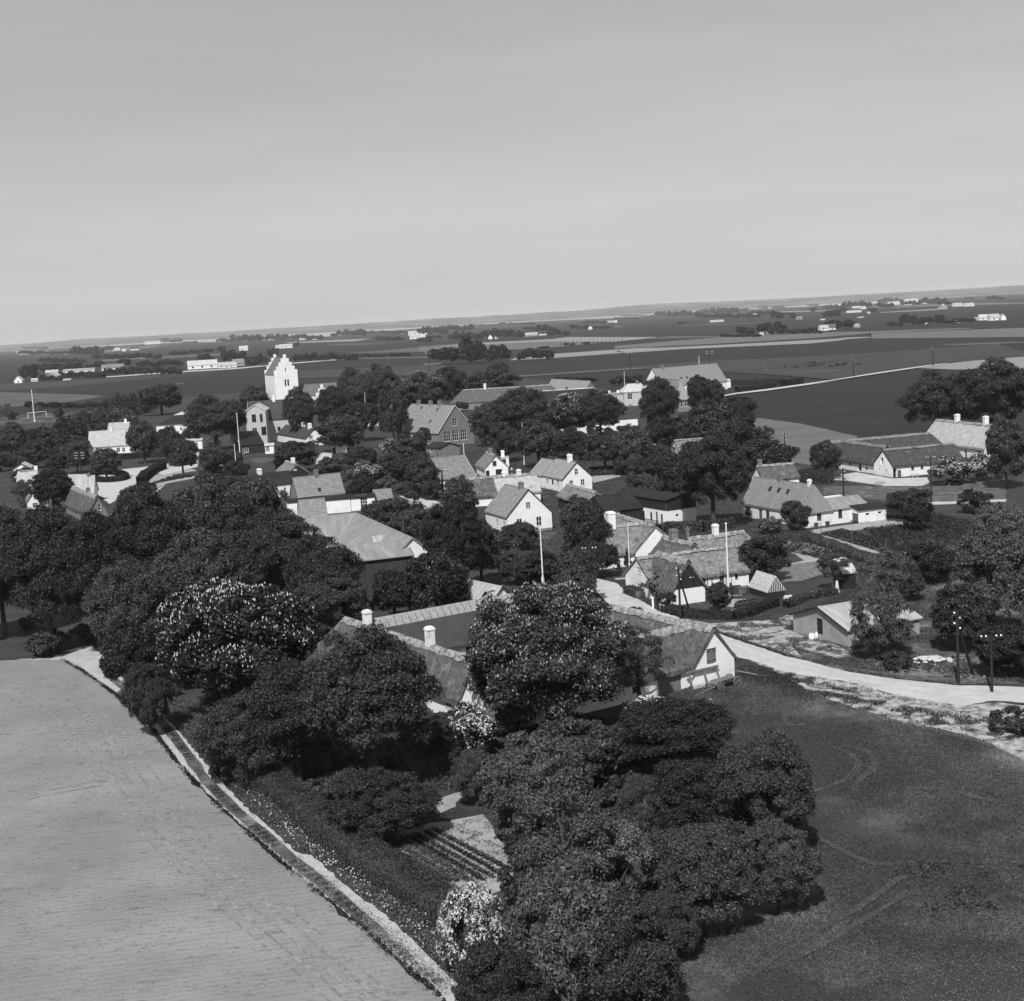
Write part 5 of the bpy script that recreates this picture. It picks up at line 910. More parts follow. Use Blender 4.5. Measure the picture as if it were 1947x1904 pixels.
# ------------------------------------------------------------------ trees, one by one (survey crown extents)
T = [  # kind, x0, x1, top, foot, label
('chestbig', 895,1190,1106,1395,'largest flowering chestnut in front of the thatched farm, covered in white candles'),
('chestnut', 300,610,1106,1372,'wide flowering chestnut left of the farm, white candles against the dark wood'),
('big', 585,830,1190,1505,'big dark rounded tree between the left chestnut and the farm dwelling'),
('big', 470,660,1255,1490,'dark tree below the left chestnut, above the boundary hedge'),
('near', 380,560,1310,1500,'low dark tree leaning over the farm track'),
('near', 625,835,1465,1600,'broad low fruit tree above the vegetable rows'),
('near', 860,950,1420,1535,'small dark tree beside the pale garden path'),
('chestfew', 985,1200,1370,1500,'low chestnut with few flower candles below the largest chestnut'),
('light', 910,1135,1395,1620,'pale drooping willow right of the kitchen garden'),
('big', 1165,1390,1330,1480,'dense dark tree at the meadow edge near the cart'),
('near', 1230,1440,1440,1620,'upper round tree of the big copse beside the meadow'),
('big', 1350,1550,1400,1640,'right-hand tree of the big copse, standing against the meadow'),
('near', 1230,1440,1560,1770,'middle tree of the big copse, with dark hollows'),
('near', 1400,1560,1560,1735,'low spreading tree at the right foot of the big copse'),
('sparse', 975,1185,1480,1800,'tall thin ash with visible bare stems in front of the copse'),
('sparse', 1080,1240,1530,1800,'second thin ash beside the tall one in front of the copse'),
('light', 945,1210,1640,1960,'pale leafy tree filling the bottom edge of the photo'),
('near', 1060,1290,1680,1960,'dark bushy tree at the bottom edge next to the meadow'),
('near', 860,1060,1790,2010,'leafy tree at the bottom edge below the white may bush'),
('near', 1200,1330,1690,1830,'small round tree at the lower rim of the big copse'),
('sparse', 1165,1262,1178,1345,'slender young tree in front of the whitewashed barn wall with gate'),
('near', 1175,1290,1470,1625,'round tree in the hollow of the big copse'),
('near', 1085,1200,1560,1740,'tree between the two thin ashes and the copse'),
# left wood
('big', 20,170,962,1245,'leftmost tree of the dark wood, cut by the photo edge'),
('big', 110,270,975,1245,'second tree of the dark wood from the left edge'),
('big', 215,375,930,1200,'tall tree at the top of the dark wood behind the thatched cottage'),
('big', 320,480,905,1150,'tallest tree of the dark wood, just left of the white gable house'),
('mid', 430,560,905,1085,'dark wood tree nearest the black-roofed house'),
('big', 455,625,980,1190,'dark wood tree beside the corrugated barn roof'),
('big', 545,690,1020,1220,'dark wood tree standing against the boarded barn front'),
('big', 300,470,1010,1235,'tree in the middle of the dark wood above the left chestnut'),
('big', 175,330,1060,1310,'tree of the dark wood that shades the board huts'),
('mid', 190,300,1180,1330,'low tree beside the two board huts'),
('big', 560,700,1090,1235,'dark tree right of the left chestnut, below the barn'),
('big', 400,550,950,1160,'dark wood tree with crown above the pale barn roof corner'),
('bush', 50,120,1205,1250,'bright shrub under the dark wood near the field corner'),
('near', 240,330,1255,1400,'tree overhanging the farm track at its bend'),
('big', -130,30,950,1230,'tree beyond the left photo edge in line with the dark wood'),
('big', -60,70,960,1215,'tree at the left photo edge behind the leftmost wood tree'),
# around the barn and the farm
('mid', 700,800,1085,1185,'tree in front of the boarded barn, left of the tin shed'),
('mid', 770,895,1050,1190,'round tree between the boarded barn and the tin shed'),
('big', 800,920,948,1135,'tall tree between the corrugated barn and the plinthed gable house'),
('mid', 872,955,985,1115,'tree hiding the corner of the plinthed gable house'),
('mid', 842,908,908,1010,'tree in front of the long dark thatched wing'),
('mid', 690,765,950,1030,'bushy tree behind the pale barn ridge'),
('mid', 745,835,965,1040,'second bushy tree behind the pale barn ridge'),
('mid', 620,700,1050,1130,'tree at the boarded barn corner'),
('mid', 1068,1140,945,1050,'tree right of the plinthed gable house'),
('mid', 985,1070,1048,1110,'tree behind the tall flagpole in the middle'),
('mid', 1080,1160,960,1080,'tree in front of the house with the tall white chimney'),
('mid', 1058,1140,1045,1150,'tree on the left side of the village road'),
('mid', 1060,1135,1080,1165,'dark tree at the road bend beside the telegraph pole'),
('mid', 950,1010,1065,1113,'tree just above the largest chestnut'),
('conifer', 1165,1180,1040,1085,'slim young conifer left of the lawn by the road'),
('conifer', 1183,1202,1038,1088,'slim young conifer right at the lawn by the road'),
# right side
('mid', 1405,1505,1015,1105,'round dark tree right of the half-timbered cottage'),
('mid', 1345,1390,1105,1165,'small bushy tree at the foot of the white flagpole'),
('mid', 1485,1540,950,1018,'round tree against the white long house corner'),
('mid', 1690,1772,928,992,'dark round tree alone on the grass right of the wash-house'),
('loose', 1612,1735,1120,1255,'leafy tree in front of the grey rendered outhouse'),
('sparse', 1630,1740,1035,1180,'loose young tree behind the grey rendered outhouse'),
('sparse', 1555,1610,1040,1125,'young conifer-like tree by the tool shed'),
('loose', 1805,1960,1000,1215,'large loose tree at the right edge above the telegraph poles'),
('mid', 1725,1812,1030,1110,'tree on the rough grass left of the large edge tree'),
('loose', 1840,1960,955,1080,'tree at the right edge below the old farm'),
('mid', 1855,1960,1185,1290,'dark tree standing in for the shaded area at the right edge pole'),  # dark crown stands in for a shaded patch of ground
('big', 1715,1845,708,838,'round dense tree beside the thatched dwelling, left of a pair'),
('big', 1805,1960,685,845,'taller wind-shaped tree beside the thatched dwelling, right of a pair'),
('mid', 1870,1950,800,930,'dark tree at the right edge beside the thatched dwelling'),
('mid', 1540,1598,840,912,'spiky dark tree in front of the old farm gable'),
('big', 1285,1420,820,1005,'largest dark tree in the village centre, above the black barn'),
('mid', 1350,1450,800,900,'dark tree behind the largest one in the village centre'),
('mid', 1405,1512,833,915,'low spreading dark tree beside the pale plot'),
('mid', 1300,1400,770,870,'dark tree below the brick house with white windows'),
('mid', 1370,1435,750,800,'tree at the corner of the straight field road'),
('mid', 1305,1350,715,790,'tree in front of the long white hall, left of a pair'),
('mid', 1335,1375,722,785,'tree in front of the long white hall, right of a pair'),
('big', 1214,1293,718,835,'tall dark tree in front of the two-storey house'),
('big', 1102,1180,742,838,'dark tree left of the two-storey house'),
('chestnut', 1040,1122,748,840,'chestnut with pale candles in front of the black steep roof'),
('big', 935,1050,738,860,'dark tree in front of the very large thatched barn'),
('mid', 985,1060,800,890,'dark tree beside the thin flagpole in the centre'),
('mid', 1230,1290,790,860,'dark tree left of the largest central tree'),
('mid', 1170,1240,810,900,'bushy tree in the central gardens'),
('mid', 1110,1190,825,895,'bushy tree right of the big-tile white house garden'),
('mid', 1050,1120,818,870,'dark tree below the white garden wall'),
('mid', 895,950,765,850,'dark tree right of the school gable'),
('mid', 930,985,800,880,'tree between the school and the white cottage gable'),
('mid', 1250,1330,860,950,'tree left of the cottage under the dark trees'),
# upper village left of the school
('chestnut', 748,858,708,800,'candle-flowered chestnut behind the school roof'),
('big', 690,765,694,800,'dark tall tree right of the church, touching the candle-flowered chestnut'),
('big', 640,720,700,812,'dark tree right of the church chapel'),
('big', 598,670,735,830,'dark tree in front of the church chapel'),
('mid', 655,720,760,840,'dark tree behind the thin flagpole by the half-hidden house'),
('mid', 720,775,740,850,'tree in front of the half-hidden white house'),
('big', 540,602,737,843,'rounded dark tree right of the pale brick house'),
('mid', 500,556,722,775,'small dark tree below the church tower'),
('mid', 455,510,735,790,'thin-leaved tree left of the church tower'),
('mid', 828,890,696,762,'dark tree behind the very large thatched barn, left'),
('mid', 888,985,700,765,'wide dark tree behind the very large thatched barn, right'),
('mid', 925,975,690,750,'dark tree rising at the back of the very large thatched barn'),
('big', 352,470,752,860,'big spreading tree left of the pale brick house'),
('mid', 268,345,730,790,'tall dark tree behind the long white-roofed house'),
('mid', 303,350,808,887,'dark tree in front of the long white-roofed house'),
('mid', 245,303,800,882,'dark round tree beside the bright-roofed white house'),
('mid', 320,375,830,905,'tree standing by the lane to the square'),
('mid', 174,230,853,912,'round dark tree at the round green'),
('mid', 62,142,893,975,'dark bushy tree beside the streaked tin roof'),
('mid', 520,600,840,899,'round dark tree below the hipped white house'),
('mid', 600,650,870,920,'tree left of the white shed lane'),
('mid', 380,440,850,905,'leafy tree between lane and flagpoles'),
('mid', 660,720,850,900,'round tree in the school garden corner'),
('mid', 720,790,860,915,'tree left of the even-tiled white house'),
('mid', 775,835,868,945,'round tree hugging the even-tiled white house'),
('mid', 788,820,812,860,'small tree in front of the school windows'),
('mid', 600,690,790,860,'tree between church trees and the lane'),
('mid', 740,820,830,890,'tree below the school woodshed'),
('mid', 420,480,905,965,'tree in front of the black-roofed house'),
('mid', 225,290,925,1000,'tree right of the thatched cottage below the square'),
('mid', 30,110,980,1060,'tree beside the cottage at the left edge'),
]
for k, x0, x1, yt, yb, lab in T: treepx(k, 'D', x0, x1, yt, yb, lab)
# flowering shrubs
SH = [('may',822,985,1690,1870,'great white may bush in full flower at the bottom hedge end'), ('lilac',845,945,1345,1440,'pale flowering shrub before the farm dwelling'), ('may',1180,1285,1325,1385,'white flowering shrub below the barn gate'),
('lilac',1768,1850,872,922,'pale lilac bush left in front of the old farm'), ('lilac',1840,1895,862,915,'pale lilac bush right in front of the old farm'), ('lilac',1498,1530,975,1010,'white flowering shrub by the white long house'), ('lilac',1440,1490,985,1015,'second white flowering shrub by the white long house'),
('lilac',660,735,878,925,'wide pale flowering bush in the lane garden'), ('lilac',1225,1262,845,870,'pale lilac by the central gardens'), ('lilac',720,765,835,870,'flowering shrub beside the half-hidden white house'), ('lilac',520,550,870,900,'flowering shrub behind the small thatched gable'),
('lilac',385,430,870,900,'flowering shrub by the lane corner'), ('bushlight',205,260,775,815,'very pale bush among the young spruces'), ('lilac',1330,1360,1330,1365,'flowering shrub beside the copse'), ('bushlight',55,125,1205,1245,'pale shrub at the field corner'), ('lilac',1225,1275,1690,1760,'white blossom spray at the right side of the bottom trees'),
('bush',1880,1970,1345,1400,'tangled pale weedy shrub at the right end of the road'), ('bush',1675,1730,1240,1275,'low bush beside the road, below the outhouse tree'), ('bush',1185,1225,1155,1185,'shrub at the road corner'), ('lilac',1230,1275,1090,1140,'shrub with pale flowers by the cottage porch'), ('bush',1248,1290,1130,1160,'dark shrub by the cottage porch corner')]
for k, x0, x1, yt, yb, lab in SH: treepx(k, 'D', x0, x1, yt, yb, lab)
BOX = []
def blocked(p, extra=0.4):
    for bx in HB:
        c, U_, V_, a, b = bx; d = p - c; u, v = d.dot(U_), d.dot(V_)
        if -extra < u < a + extra and -extra < v < b + extra: return True
    return False
def inpoly(p, P):
    c = False; j = len(P)-1
    for i in range(len(P)):
        if (P[i].y > p.y) != (P[j].y > p.y) and p.x < (P[j].x-P[i].x)*(p.y-P[i].y)/(P[j].y-P[i].y)+P[i].x: c = not c
        j = i
    return c
ROADS = [[G(Q(*q)) for q in p] for m, nm, z, jt, p in VIL if nm in ('road', 'path', 'farmyard', 'lawn', 'garden_plot', 'track') or m == 'field_mid']
def fill(poly, n, keys, r, label, group, seed=1, gap=.8, zn='D', hf=1.0):
    P = [G(Q(zn, *p)) for p in poly]; rg = random.Random(seed); xs = [p.x for p in P]; ys = [p.y for p in P]; put = []; t = 0
    while len(put) < n and t < n*60:
        t += 1; p = Vector((rg.uniform(min(xs), max(xs)), rg.uniform(min(ys), max(ys)))); rr = rg.uniform(*r)
        if not inpoly(p, P) or blocked(p, rr*.6) or any(inpoly(p, R_) for R_ in ROADS) or any((p-q).length < (rr+s_)*gap for q, s_ in put): continue
        put.append((p, rr)); k = rg.choice(keys); h0 = KIND[k][3]/KIND[k][2]; tree(k, p, rr, rr*h0*rg.uniform(.8, 1.15)*hf, label, group)
# young spruce and bush plantation on the left
fill([(-20,845),(60,838),(140,818),(235,772),(300,780),(240,800),(170,850),(160,905),(60,900),(-20,900)], 150, ['conifer','bush','bush','mid'], (2.6,5.2), 'young spruce in the dense dark plantation above the village square', 'young spruces in the plantation', 3, .5)
fill([(-20,775),(130,770),(240,765),(330,765),(330,790),(240,785),(60,800),(-20,800)], 26, ['bush','bushlight'], (2.0,4), 'low bush in the hedge row behind the spruce plantation', 'bushes behind the plantation', 4, .6)
# gardens: shrubs one cannot tell apart, garden by garden
G_ = [([(480,850),(700,850),(800,900),(840,950),(700,960),(500,900)],30,'dark garden shrub between the lane and the even-tiled white house'),
([(640,945),(860,960),(950,1000),(960,1100),(800,1100),(700,1020)],34,'dark shrub in the thicket behind the pale barn'),
([(940,1030),(1010,1045),(1050,1065),(1180,990),(1180,1080),(1130,1160),(1065,1130),(1050,1105),(960,1105)],26,'dark shrub in the thicket around the tall central flagpole'),
([(1040,820),(1300,830),(1300,960),(1140,910),(1100,870)],44,'dark shrub in the central gardens'),
([(1270,790),(1420,790),(1520,900),(1420,900),(1290,900)],30,'dark bush under the large central trees'),
([(560,740),(930,720),(1000,860),(760,850),(720,820),(600,840)],40,'dark undergrowth shrub among the church trees'),
([(930,780),(1290,760),(1300,830),(1000,880)],42,'dark undergrowth shrub among the upper village trees'),
([(1700,1000),(1960,960),(1960,1290),(1840,1280),(1700,1150)],22,'loose shrub on the rough slope at the right'),
([(30,1190),(330,1200),(520,1340),(600,1500),(430,1530),(300,1370)],26,'dark undergrowth shrub at the foot of the wood'),
([(560,1330),(860,1330),(940,1450),(820,1560),(600,1540)],30,'dark undergrowth shrub under the big dark trees'),
([(960,1380),(1380,1400),(1500,1560),(1440,1740),(1230,1800),(1000,1750)],34,'dark undergrowth shrub inside the big copse'),
([(200,850),(380,800),(470,900),(420,950),(330,880)],24,'garden shrub by the lane to the square'),
([(20,900),(200,900),(210,1000),(60,1010)],18,'shrub beside the cottages at the left edge'),
([(1150,900),(1300,900),(1300,955),(1180,930)],14,'garden bush behind the black barn'),
([(250,940),(420,930),(560,1000),(600,1100),(300,1150),(60,1150),(60,1050)],30,'understorey bush in the dark wood')]
for i, (poly, n, lab) in enumerate(G_):
    near = poly[0][1] > 1150
    n = int(n*.62); fill(poly, n, ['bush','bush','mid','bushlight'] if not near else ['bush'], (2.0,4.0) if not near else (1.6,2.8), lab, 'set of ' + lab, 20+i, .7)
# ------------------------------------------------------------------ hedges, weeds, rows
hedge('long clipped hedge between farm garden and field track', [('D',500,1495),('D',575,1553),('D',637,1606),('D',698,1652),('D',768,1698),('D',828,1738),('D',866,1765)], 3.0, 1.9, 170, .11, 'leaf')
hedge('low clipped hedge around the cottage garden at the road bend', [('F6',515,860),('F6',760,910),('F6',1000,940),('F6',1400,955),('F6',1560,925),('F6',1800,830),('F6',1947,780)], 1.3, 1.1, 90, .15, 'leaf')
hedge('low clipped hedge running right past the greenhouse', [('C4',600,1330),('C4',800,1250),('C4',950,1225),('C4',1100,1200)], 1.2, 1.0, 80, .15, 'leaf')
hedge('tall dark hedge along the strip beside the white long house plots', [('C4',560,640),('C4',800,650),('C4',1000,720),('C4',1250,820),('C4',1500,900)], 2.4, 1.25, 60, .16, 'leaf')
hedge('clipped hedge behind the cottages below the black barn', [('C3',720,610),('C3',900,580),('C3',1150,570),('C3',1450,530)], 2.2, 2.0, 50, .2, 'leaf')
hedge('clipped hedge curving beside the village square lane', [('B1',1290,800),('B1',1330,740),('B1',1420,680),('B1',1520,640)], 2.2, 2.2, 40, .25, 'leaf_dark')
hedge('inner hedge along the plot by the village square', [('B1',1310,830),('B1',1420,860)], 1.8, 1.8, 40, .25, 'leaf_dark')
hedge('long garden hedge right of the white workshop', [('C1',1240,130),('C1',1500,190),('C1',1700,250)], 1.8, 2.2, 35, .25, 'leaf_dark')
hedge('clipped hedge at the lane in front of the bright-roofed house', [('B1',1000,560),('B1',1300,530),('B1',1540,520)], 2, 2, 35, .25, 'leaf_dark')
hedge('dark hedge behind the lane corner', [('B1',1640,620),('B1',1830,590)], 2, 2, 35, .25, 'leaf_dark')
hedge('clipped hedge in front of the long hall beside the field road', [('A4',1065,865),('A4',1400,825)], 2.6, 2.3, 18, .4, 'leaf_dark')
hedge('rear clipped hedge behind the long hall garden', [('A4',1030,805),('A4',1480,785)], 2.6, 2.3, 18, .4, 'leaf_dark')
hedge('dark block of hedge at the end of the hall garden', [('A4',1470,815),('A4',1620,790)], 4, 3, 18, .4, 'leaf_dark')
hedge('dark ivy-covered wall beside the small thatched cottage', [('B5',478,890),('B5',705,880)], 1.2, 3.4, 45, .25, 'leaf_dark')
hedge('low hedge along the garden behind the largest chestnut', [('C2',720,1180),('C2',960,1160)], 1.5, 1.4, 60, .18, 'leaf')
hedge('low hedge in front of the road bend cottage wall', [('F6',60,620),('F6',220,690)], 1.5, 1.2, 80, .16, 'leaf')
def ringpts(zn, cx, cy, ax, ay, n=26): return [(zn, cx + ax*math.cos(6.2832*k/n), cy + ay*math.sin(6.2832*k/n)) for k in range(n+1)]
hedge('ring of clipped planting round the village green island', ringpts('B1', 965, 735, 175, 38), 2.0, 1.5, 40, .25, 'leaf_dark')
tufts('weed_strip', [('D',120,1257),('D',156,1278),('D',219,1323),('D',255,1355),('D',291,1391),('D',321,1433),('D',354,1472),('D',393,1514),('D',441,1559),('D',489,1601),('D',551,1656),('D',635,1725),('D',695,1773),('D',755,1827),('D',821,1884),('D',900,1950)], .35, 12000, .1, 'leaf_dark', .3, .8)
tufts('verge_grass', [('D',262,1290),('D',345,1364),('D',375,1391),('D',410,1430),('D',460,1487),('D',500,1526),('D',560,1577),('D',640,1629),('D',700,1683),('D',775,1737),('D',835,1791),('D',895,1851),('D',945,1900)], 1.7, 60000, .11, 'grass_tuft', .6, .3, 5)
tufts('cow_parsley', [('D',485,1515),('D',540,1570),('D',600,1620),('D',665,1668),('D',725,1712),('D',785,1760),('D',850,1810),('D',900,1860)], 1.5, 1700, .1, 'lilac_flower', .8, 2.6, 8)
tufts('track_grass', [('D',247,1318),('D',284,1350),('D',327,1398),('D',360,1442),('D',392,1487),('D',448,1544),('D',500,1588),('D',552,1634),('D',615,1685),('D',672,1735),('D',740,1795),('D',830,1870)], .5, 9000, .08, 'grass_tuft', .12, .5, 9)
tufts('dry_grass', [('D',560,1640),('D',635,1705),('D',700,1760),('D',770,1820),('D',850,1880)], 1.2, 7000, .07, 'dry_tuft', .12, .9, 11)
tufts('road_weeds', [('D',1330,1200),('D',1440,1236),('D',1530,1262),('D',1620,1285),('D',1710,1298),('D',1820,1308),('D',1900,1310)], 1.3, 12000, .13, 'leaf', .3, 1.2, 12)
tufts('verge_weeds', [('D',1440,1275),('D',1520,1305),('D',1600,1325),('D',1680,1345),('D',1770,1365),('D',1880,1395)], 3.4, 22000, .12, 'grass_tuft', .25, 1.6, 13)
scatter('meadow_grass', [(1230,1420),(1260,1330),(1330,1300),(1420,1262),(1500,1300),(1560,1338),(1720,1380),(1891,1422),(1990,1465),(1990,1960),(1180,1960),(1300,1800),(1560,1700)], 150000, .085, 'grass_tuft', .1, -.12, .07, 21)
scatter('dry_meadow_grass', [(1400,1330),(1500,1300),(1720,1390),(1960,1470),(1980,1960),(1180,1960),(1300,1800),(1560,1700)], 30000, .075, 'pale_tuft', .1, .08, .09, 31)
scatter('rough_grass', [(1340,1195),(1560,1150),(1900,1000),(1960,1000),(1960,1300),(1800,1295),(1560,1265),(1440,1232)], 110000, .11, 'grass_tuft', .2, -.15, .15, 22)
scatter('rubble', [(1560,1235),(1900,1250),(1890,1295),(1700,1285)], 500, .4, 'dry_tuft', .05, 0, .3, 23, up=3, z0=.14)
scatter('dock_plants', [(1690,1640),(1960,1650),(1960,1740),(1750,1760)], 420, .22, 'leaf', .2, .12, .35, 24)
scatter('garden_grass', [(620,860),(1500,860),(1480,1060),(1130,1160),(960,1110),(640,960)], 40000, .2, 'grass_tuft', .3, -.4, .1, 25)
scatter('garden_weeds', [(700,1585),(860,1540),(930,1540),(980,1610),(960,1680),(880,1700)], 2600, .1, 'leaf_light', .12, .0, .8, 27)
scatter('potato_field', [(1610,990),(1700,960),(1830,990),(1900,1010),(1900,1060),(1760,1060),(1660,1020)], 16000, .22, 'leaf', .35, -.5, .3, 28)
scatter('orchard_grass', [(560,1330),(960,1330),(1200,1380),(1000,1640),(900,1500),(640,1600)], 26000, .2, 'grass_tuft', .25, -.3, .2, 26)
scatter('field_clods', [(-20,1300),(120,1270),(300,1420),(600,1720),(820,1900),(-20,1900)], 16000, .07, 'dry_tuft', .03, -.5, .3, 27, up=2)
# vegetable rows: every row an individual
def row(label, a, b, zn, w, h, size, n, m='leaf', group=None, name='vegetable_row', seed=1):
    P = lerp_path([(zn, *a), (zn, *b)], .5); rng = np.random.default_rng(seed); i = rng.integers(0, len(P), n); A = np.array([(p.x, p.y) for p in P]); L = (P[-1]-P[0]).length
    ph = i*1.0; pos = A[i] + rng.normal(size=(n, 2))*w*.35; z = rng.uniform(.12, h, (n, 1)); nr = rng.normal(size=(n, 3)) + np.array([0, 0, .9])
    return add(name, quadcloud(name, np.hstack([pos, z]), nr, size, m, None, 1.3), label=label, cat='vegetable row', group=group)
RW_ = [((1350,590),(1815,840)),((1290,600),(1755,862)),((1230,615),(1700,880)),((1190,635),(1640,895)),((1140,640),(1560,905)),((1080,655),(1480,905)),((1040,690),(1420,905)),((1010,720),(1300,880))]
for i, (a, b) in enumerate(RW_): row(['rightmost leafy row of the kitchen garden','second leafy row from the right in the kitchen garden','third leafy row from the right in the kitchen garden','fourth row of the kitchen garden, pale and patchy','fifth row of the kitchen garden, middle','sixth row of the kitchen garden, thin','seventh row of the kitchen garden, short plants','leftmost row of the kitchen garden beside the hedge'][i], a, b, 'E3', .3 if i < 3 else .5, .4, .14, 1500 if i < 3 else 1300, 'leaf' if i < 4 else 'leaf_light', 'rows of the kitchen garden', seed=i)
for i in range(6): row(['first','second','third','fourth','fifth','sixth'][i] + ' dark bean row counted from the path beside the white long house plot', (960+i*38,600-i*7), (1690+i*30,815-i*14), 'C4', .5, .5, .25, 1500, 'leaf_dark' if i % 2 else 'leaf', 'bean rows right of the hedge', seed=30+i)
for i in range(5): row('low row in the plot beside the village square, number %s from the lane' % ['one','two','three','four','five'][i], (1380+i*60,800-i*22), (1560+i*75,760-i*12), 'B1', .6, .5, .3, 700, 'leaf', 'rows beside the village square', seed=40+i)
for i in range(4): row('cabbage row in the cottage garden, %s from the hedge' % ['first','second','third','fourth'][i], (1450+i*10,850-i*32), (1800+i*15,770-i*22), 'F6', .7, .4, .22, 900, 'leaf', 'cabbage rows by the greenhouse', seed=50+i)
for i in range(5): row('potato row in the garden right of the big-tile house, %s' % ['nearest','second','middle','fourth','farthest'][i], (590,985-i*14), (830,975-i*14), 'B4', .7, .5, .35, 700, 'leaf', 'potato rows in the central garden', seed=60+i)
row('rhubarb bed with large pale leaves in the middle garden', (690,740), (960,800), 'C4', 3.2, .8, .55, 900, 'leaf_light', None, 'rhubarb_bed', 70)
for i, (y, lab) in enumerate(((720,'upper white garden wall'),)): pass
# ------------------------------------------------------------------ poles
def flagpole(zn, xb, yb, yt, label, r=.11, xt=None):
    P = G(Q(zn, xb, yb)); h = ztop(P, Q(zn, xb, yt)[1]); o = empty('flagpole', (P.x, P.y, 0), 0, label, 'flagpole', 'white flagpoles in the village')
    mb = MB(); mb.tube((0,0,0), (0,0,h), r, r*.55, 8); mb.build('pole', 'wood_white', o)
    mb = MB(); mb.ball((0,0,h+.08), r*1.1); mb.build('finial', 'wood_white', o)
    mb = MB(); mb.box(-r*1.5, r*1.5, r*.9, r*2.2, 0, 1.6); mb.build('foot_post', 'wood_white', o)
    mb = MB(); mb.tube((r*1.2,0,1.2), (r*.7,0,h-.1), .012, .012, 4, False); mb.build('halyard', 'wood_grey', o); return o
for a in (('D',1386,1150,997,'tallest white flagpole in the cottage garden at the road bend',.15),('D',1033,1117,1010,'white flagpole rising before the plinthed gable house',.14),('C2',1823,1120,640,'thin flagpole beside the house with tall white chimney',.1),('D',886,925,845,'flagpole in front of the even-tiled white house roof',.14),
('D',997,885,805,'thin flagpole among the dark trees right of the school',.1),('D',698,815,748,'flagpole by the half-hidden white house',.12),('D',493,832,764,'flagpole in front of the pale brick gable',.14),('D',458,885,787,'taller flagpole left of the pale brick house',.17),('D',451,913,846,'shorter flagpole in front of the taller left one',.13),
('D',1189,760,707,'flagpole beside the flat-roofed side of the two-storey house',.16),('D',1331,735,678,'flagpole standing against the long hall roof',.2),('D',66,803,743,'flagpole by the goal on the sports field',.3)): flagpole(a[0], a[1], a[2], a[3], a[4], a[5])
def utilpole(zn, xb, yb, yt, label, style='brackets', r=.14, brace=None):
    P = G(Q(zn, xb, yb)); h = ztop(P, Q(zn, xb, yt)[1]); o = empty('telegraph_pole', (P.x, P.y, 0), 0, label, 'telegraph pole', 'telegraph poles')
    mb = MB(); mb.tube((0,0,-.2), (0,0,h), r, r*.7, 8); mb.build('pole', 'wood_tarred', o); k = 0; s = r/.14
    if style == 'brackets':
        for i in range(4):
            x = (.22 if i % 2 else -.22)*s; z = h - .25 - i*.42*s; mb = MB(); mb.tube((0,0,z-.12), (x,0,z-.12), .03*s, .03*s, 5); mb.tube((x,0,z-.12), (x,0,z), .02*s, .02*s, 5); b_ = mb.build('bracket', 'iron', o)
            mb = MB(); mb.ball((x,0,z+.06), .085*s, 6, 4); mb.build('insulator', 'porcelain', b_)
    else:
        for j in range(style):
            z = h - .35 - j*.55*s; mb = MB(); mb.box(-1.0*s, 1.0*s, -.06, .06, z-.06, z+.06); b_ = mb.build('crossarm', 'wood_tarred', o)
            for x in (-.85, -.45, .45, .85): mb = MB(); mb.ball((x*s,0,z+.18*s), .09*s, 6, 4); mb.build('insulator', 'porcelain', b_)
    if brace: mb = MB(); B_ = G(Q(*brace)); mb.tube((B_.x-P.x, B_.y-P.y, 0), (0, 0, h*.86), r*.85, r*.7, 7); mb.build('brace', 'wood_tarred', o)
    return o, P, h
UP = {}
for a in (('a','D',1294,1181,1078,'braced telegraph pole in front of the black-gabled cottage','brackets',.17,('D',1312,1166)),('b','D',1125,1141,1040,'telegraph pole at the left side of the village road',1,.16,None),('c','D',1822,1300,1162,'heavy braced telegraph pole beside the road at the right','brackets',.19,('D',1850,1285)),
('d','D',1886,1318,1207,'telegraph pole at the right edge where the road leaves',1,.17,None),('e','D',1771,955,868,'slender pole on the grass in front of the old farm',1,.15,None),('f','D',1604,943,890,'dark pole behind the wash-house roof','brackets',.2,None),('g','D',1492,850,824,'pole rising from the dark trees beside the pale plot','brackets',.2,None),
('h','D',1458,741,699,'first pole along the straight field road','brackets',.26,None),('i','D',1623,718,677,'second pole along the straight field road','brackets',.28,None),('j','D',1774,697,657,'third pole along the straight field road','brackets',.28,None),('k','D',1067,928,880,'double pole at the corner of the big-tile white house','brackets',.2,('D',1062,924)),
('l','D',843,940,893,'double pole in front of the even-tiled white house',1,.2,('D',839,938)),('m','D',154,903,861,'crossarm pole with three rows of insulators at the village green',3,.22,None),('n','D',429,913,884,'short crossarm pole below the flagpoles',1,.2,None),('o','D',951,945,920,'pole behind','brackets',.15,None),
('p','D',646,945,905,'insulator-studded pole beside the brick house chimney','brackets',.2,None),('q','D',817,712,670,'pole with crossarms rising behind the candle-flowered tree',2,.35,None),('r','D',344,745,730,'cross-shaped pole on the dark field left of the church',1,.35,None),('s','D',1350,695,669,'pole with crossarms behind the long hall',2,.35,None),
('t','D',1199,703,672,'lone thin pole on the dark field above the two-storey house',1,.3,None),('u','D',1655,652,632,'distant thin pole on the wide grey field',1,.3,None)):
    if a[0] == 'o': continue
    UP[a[0]] = utilpole(*a[1:7], r=a[7], brace=a[8])
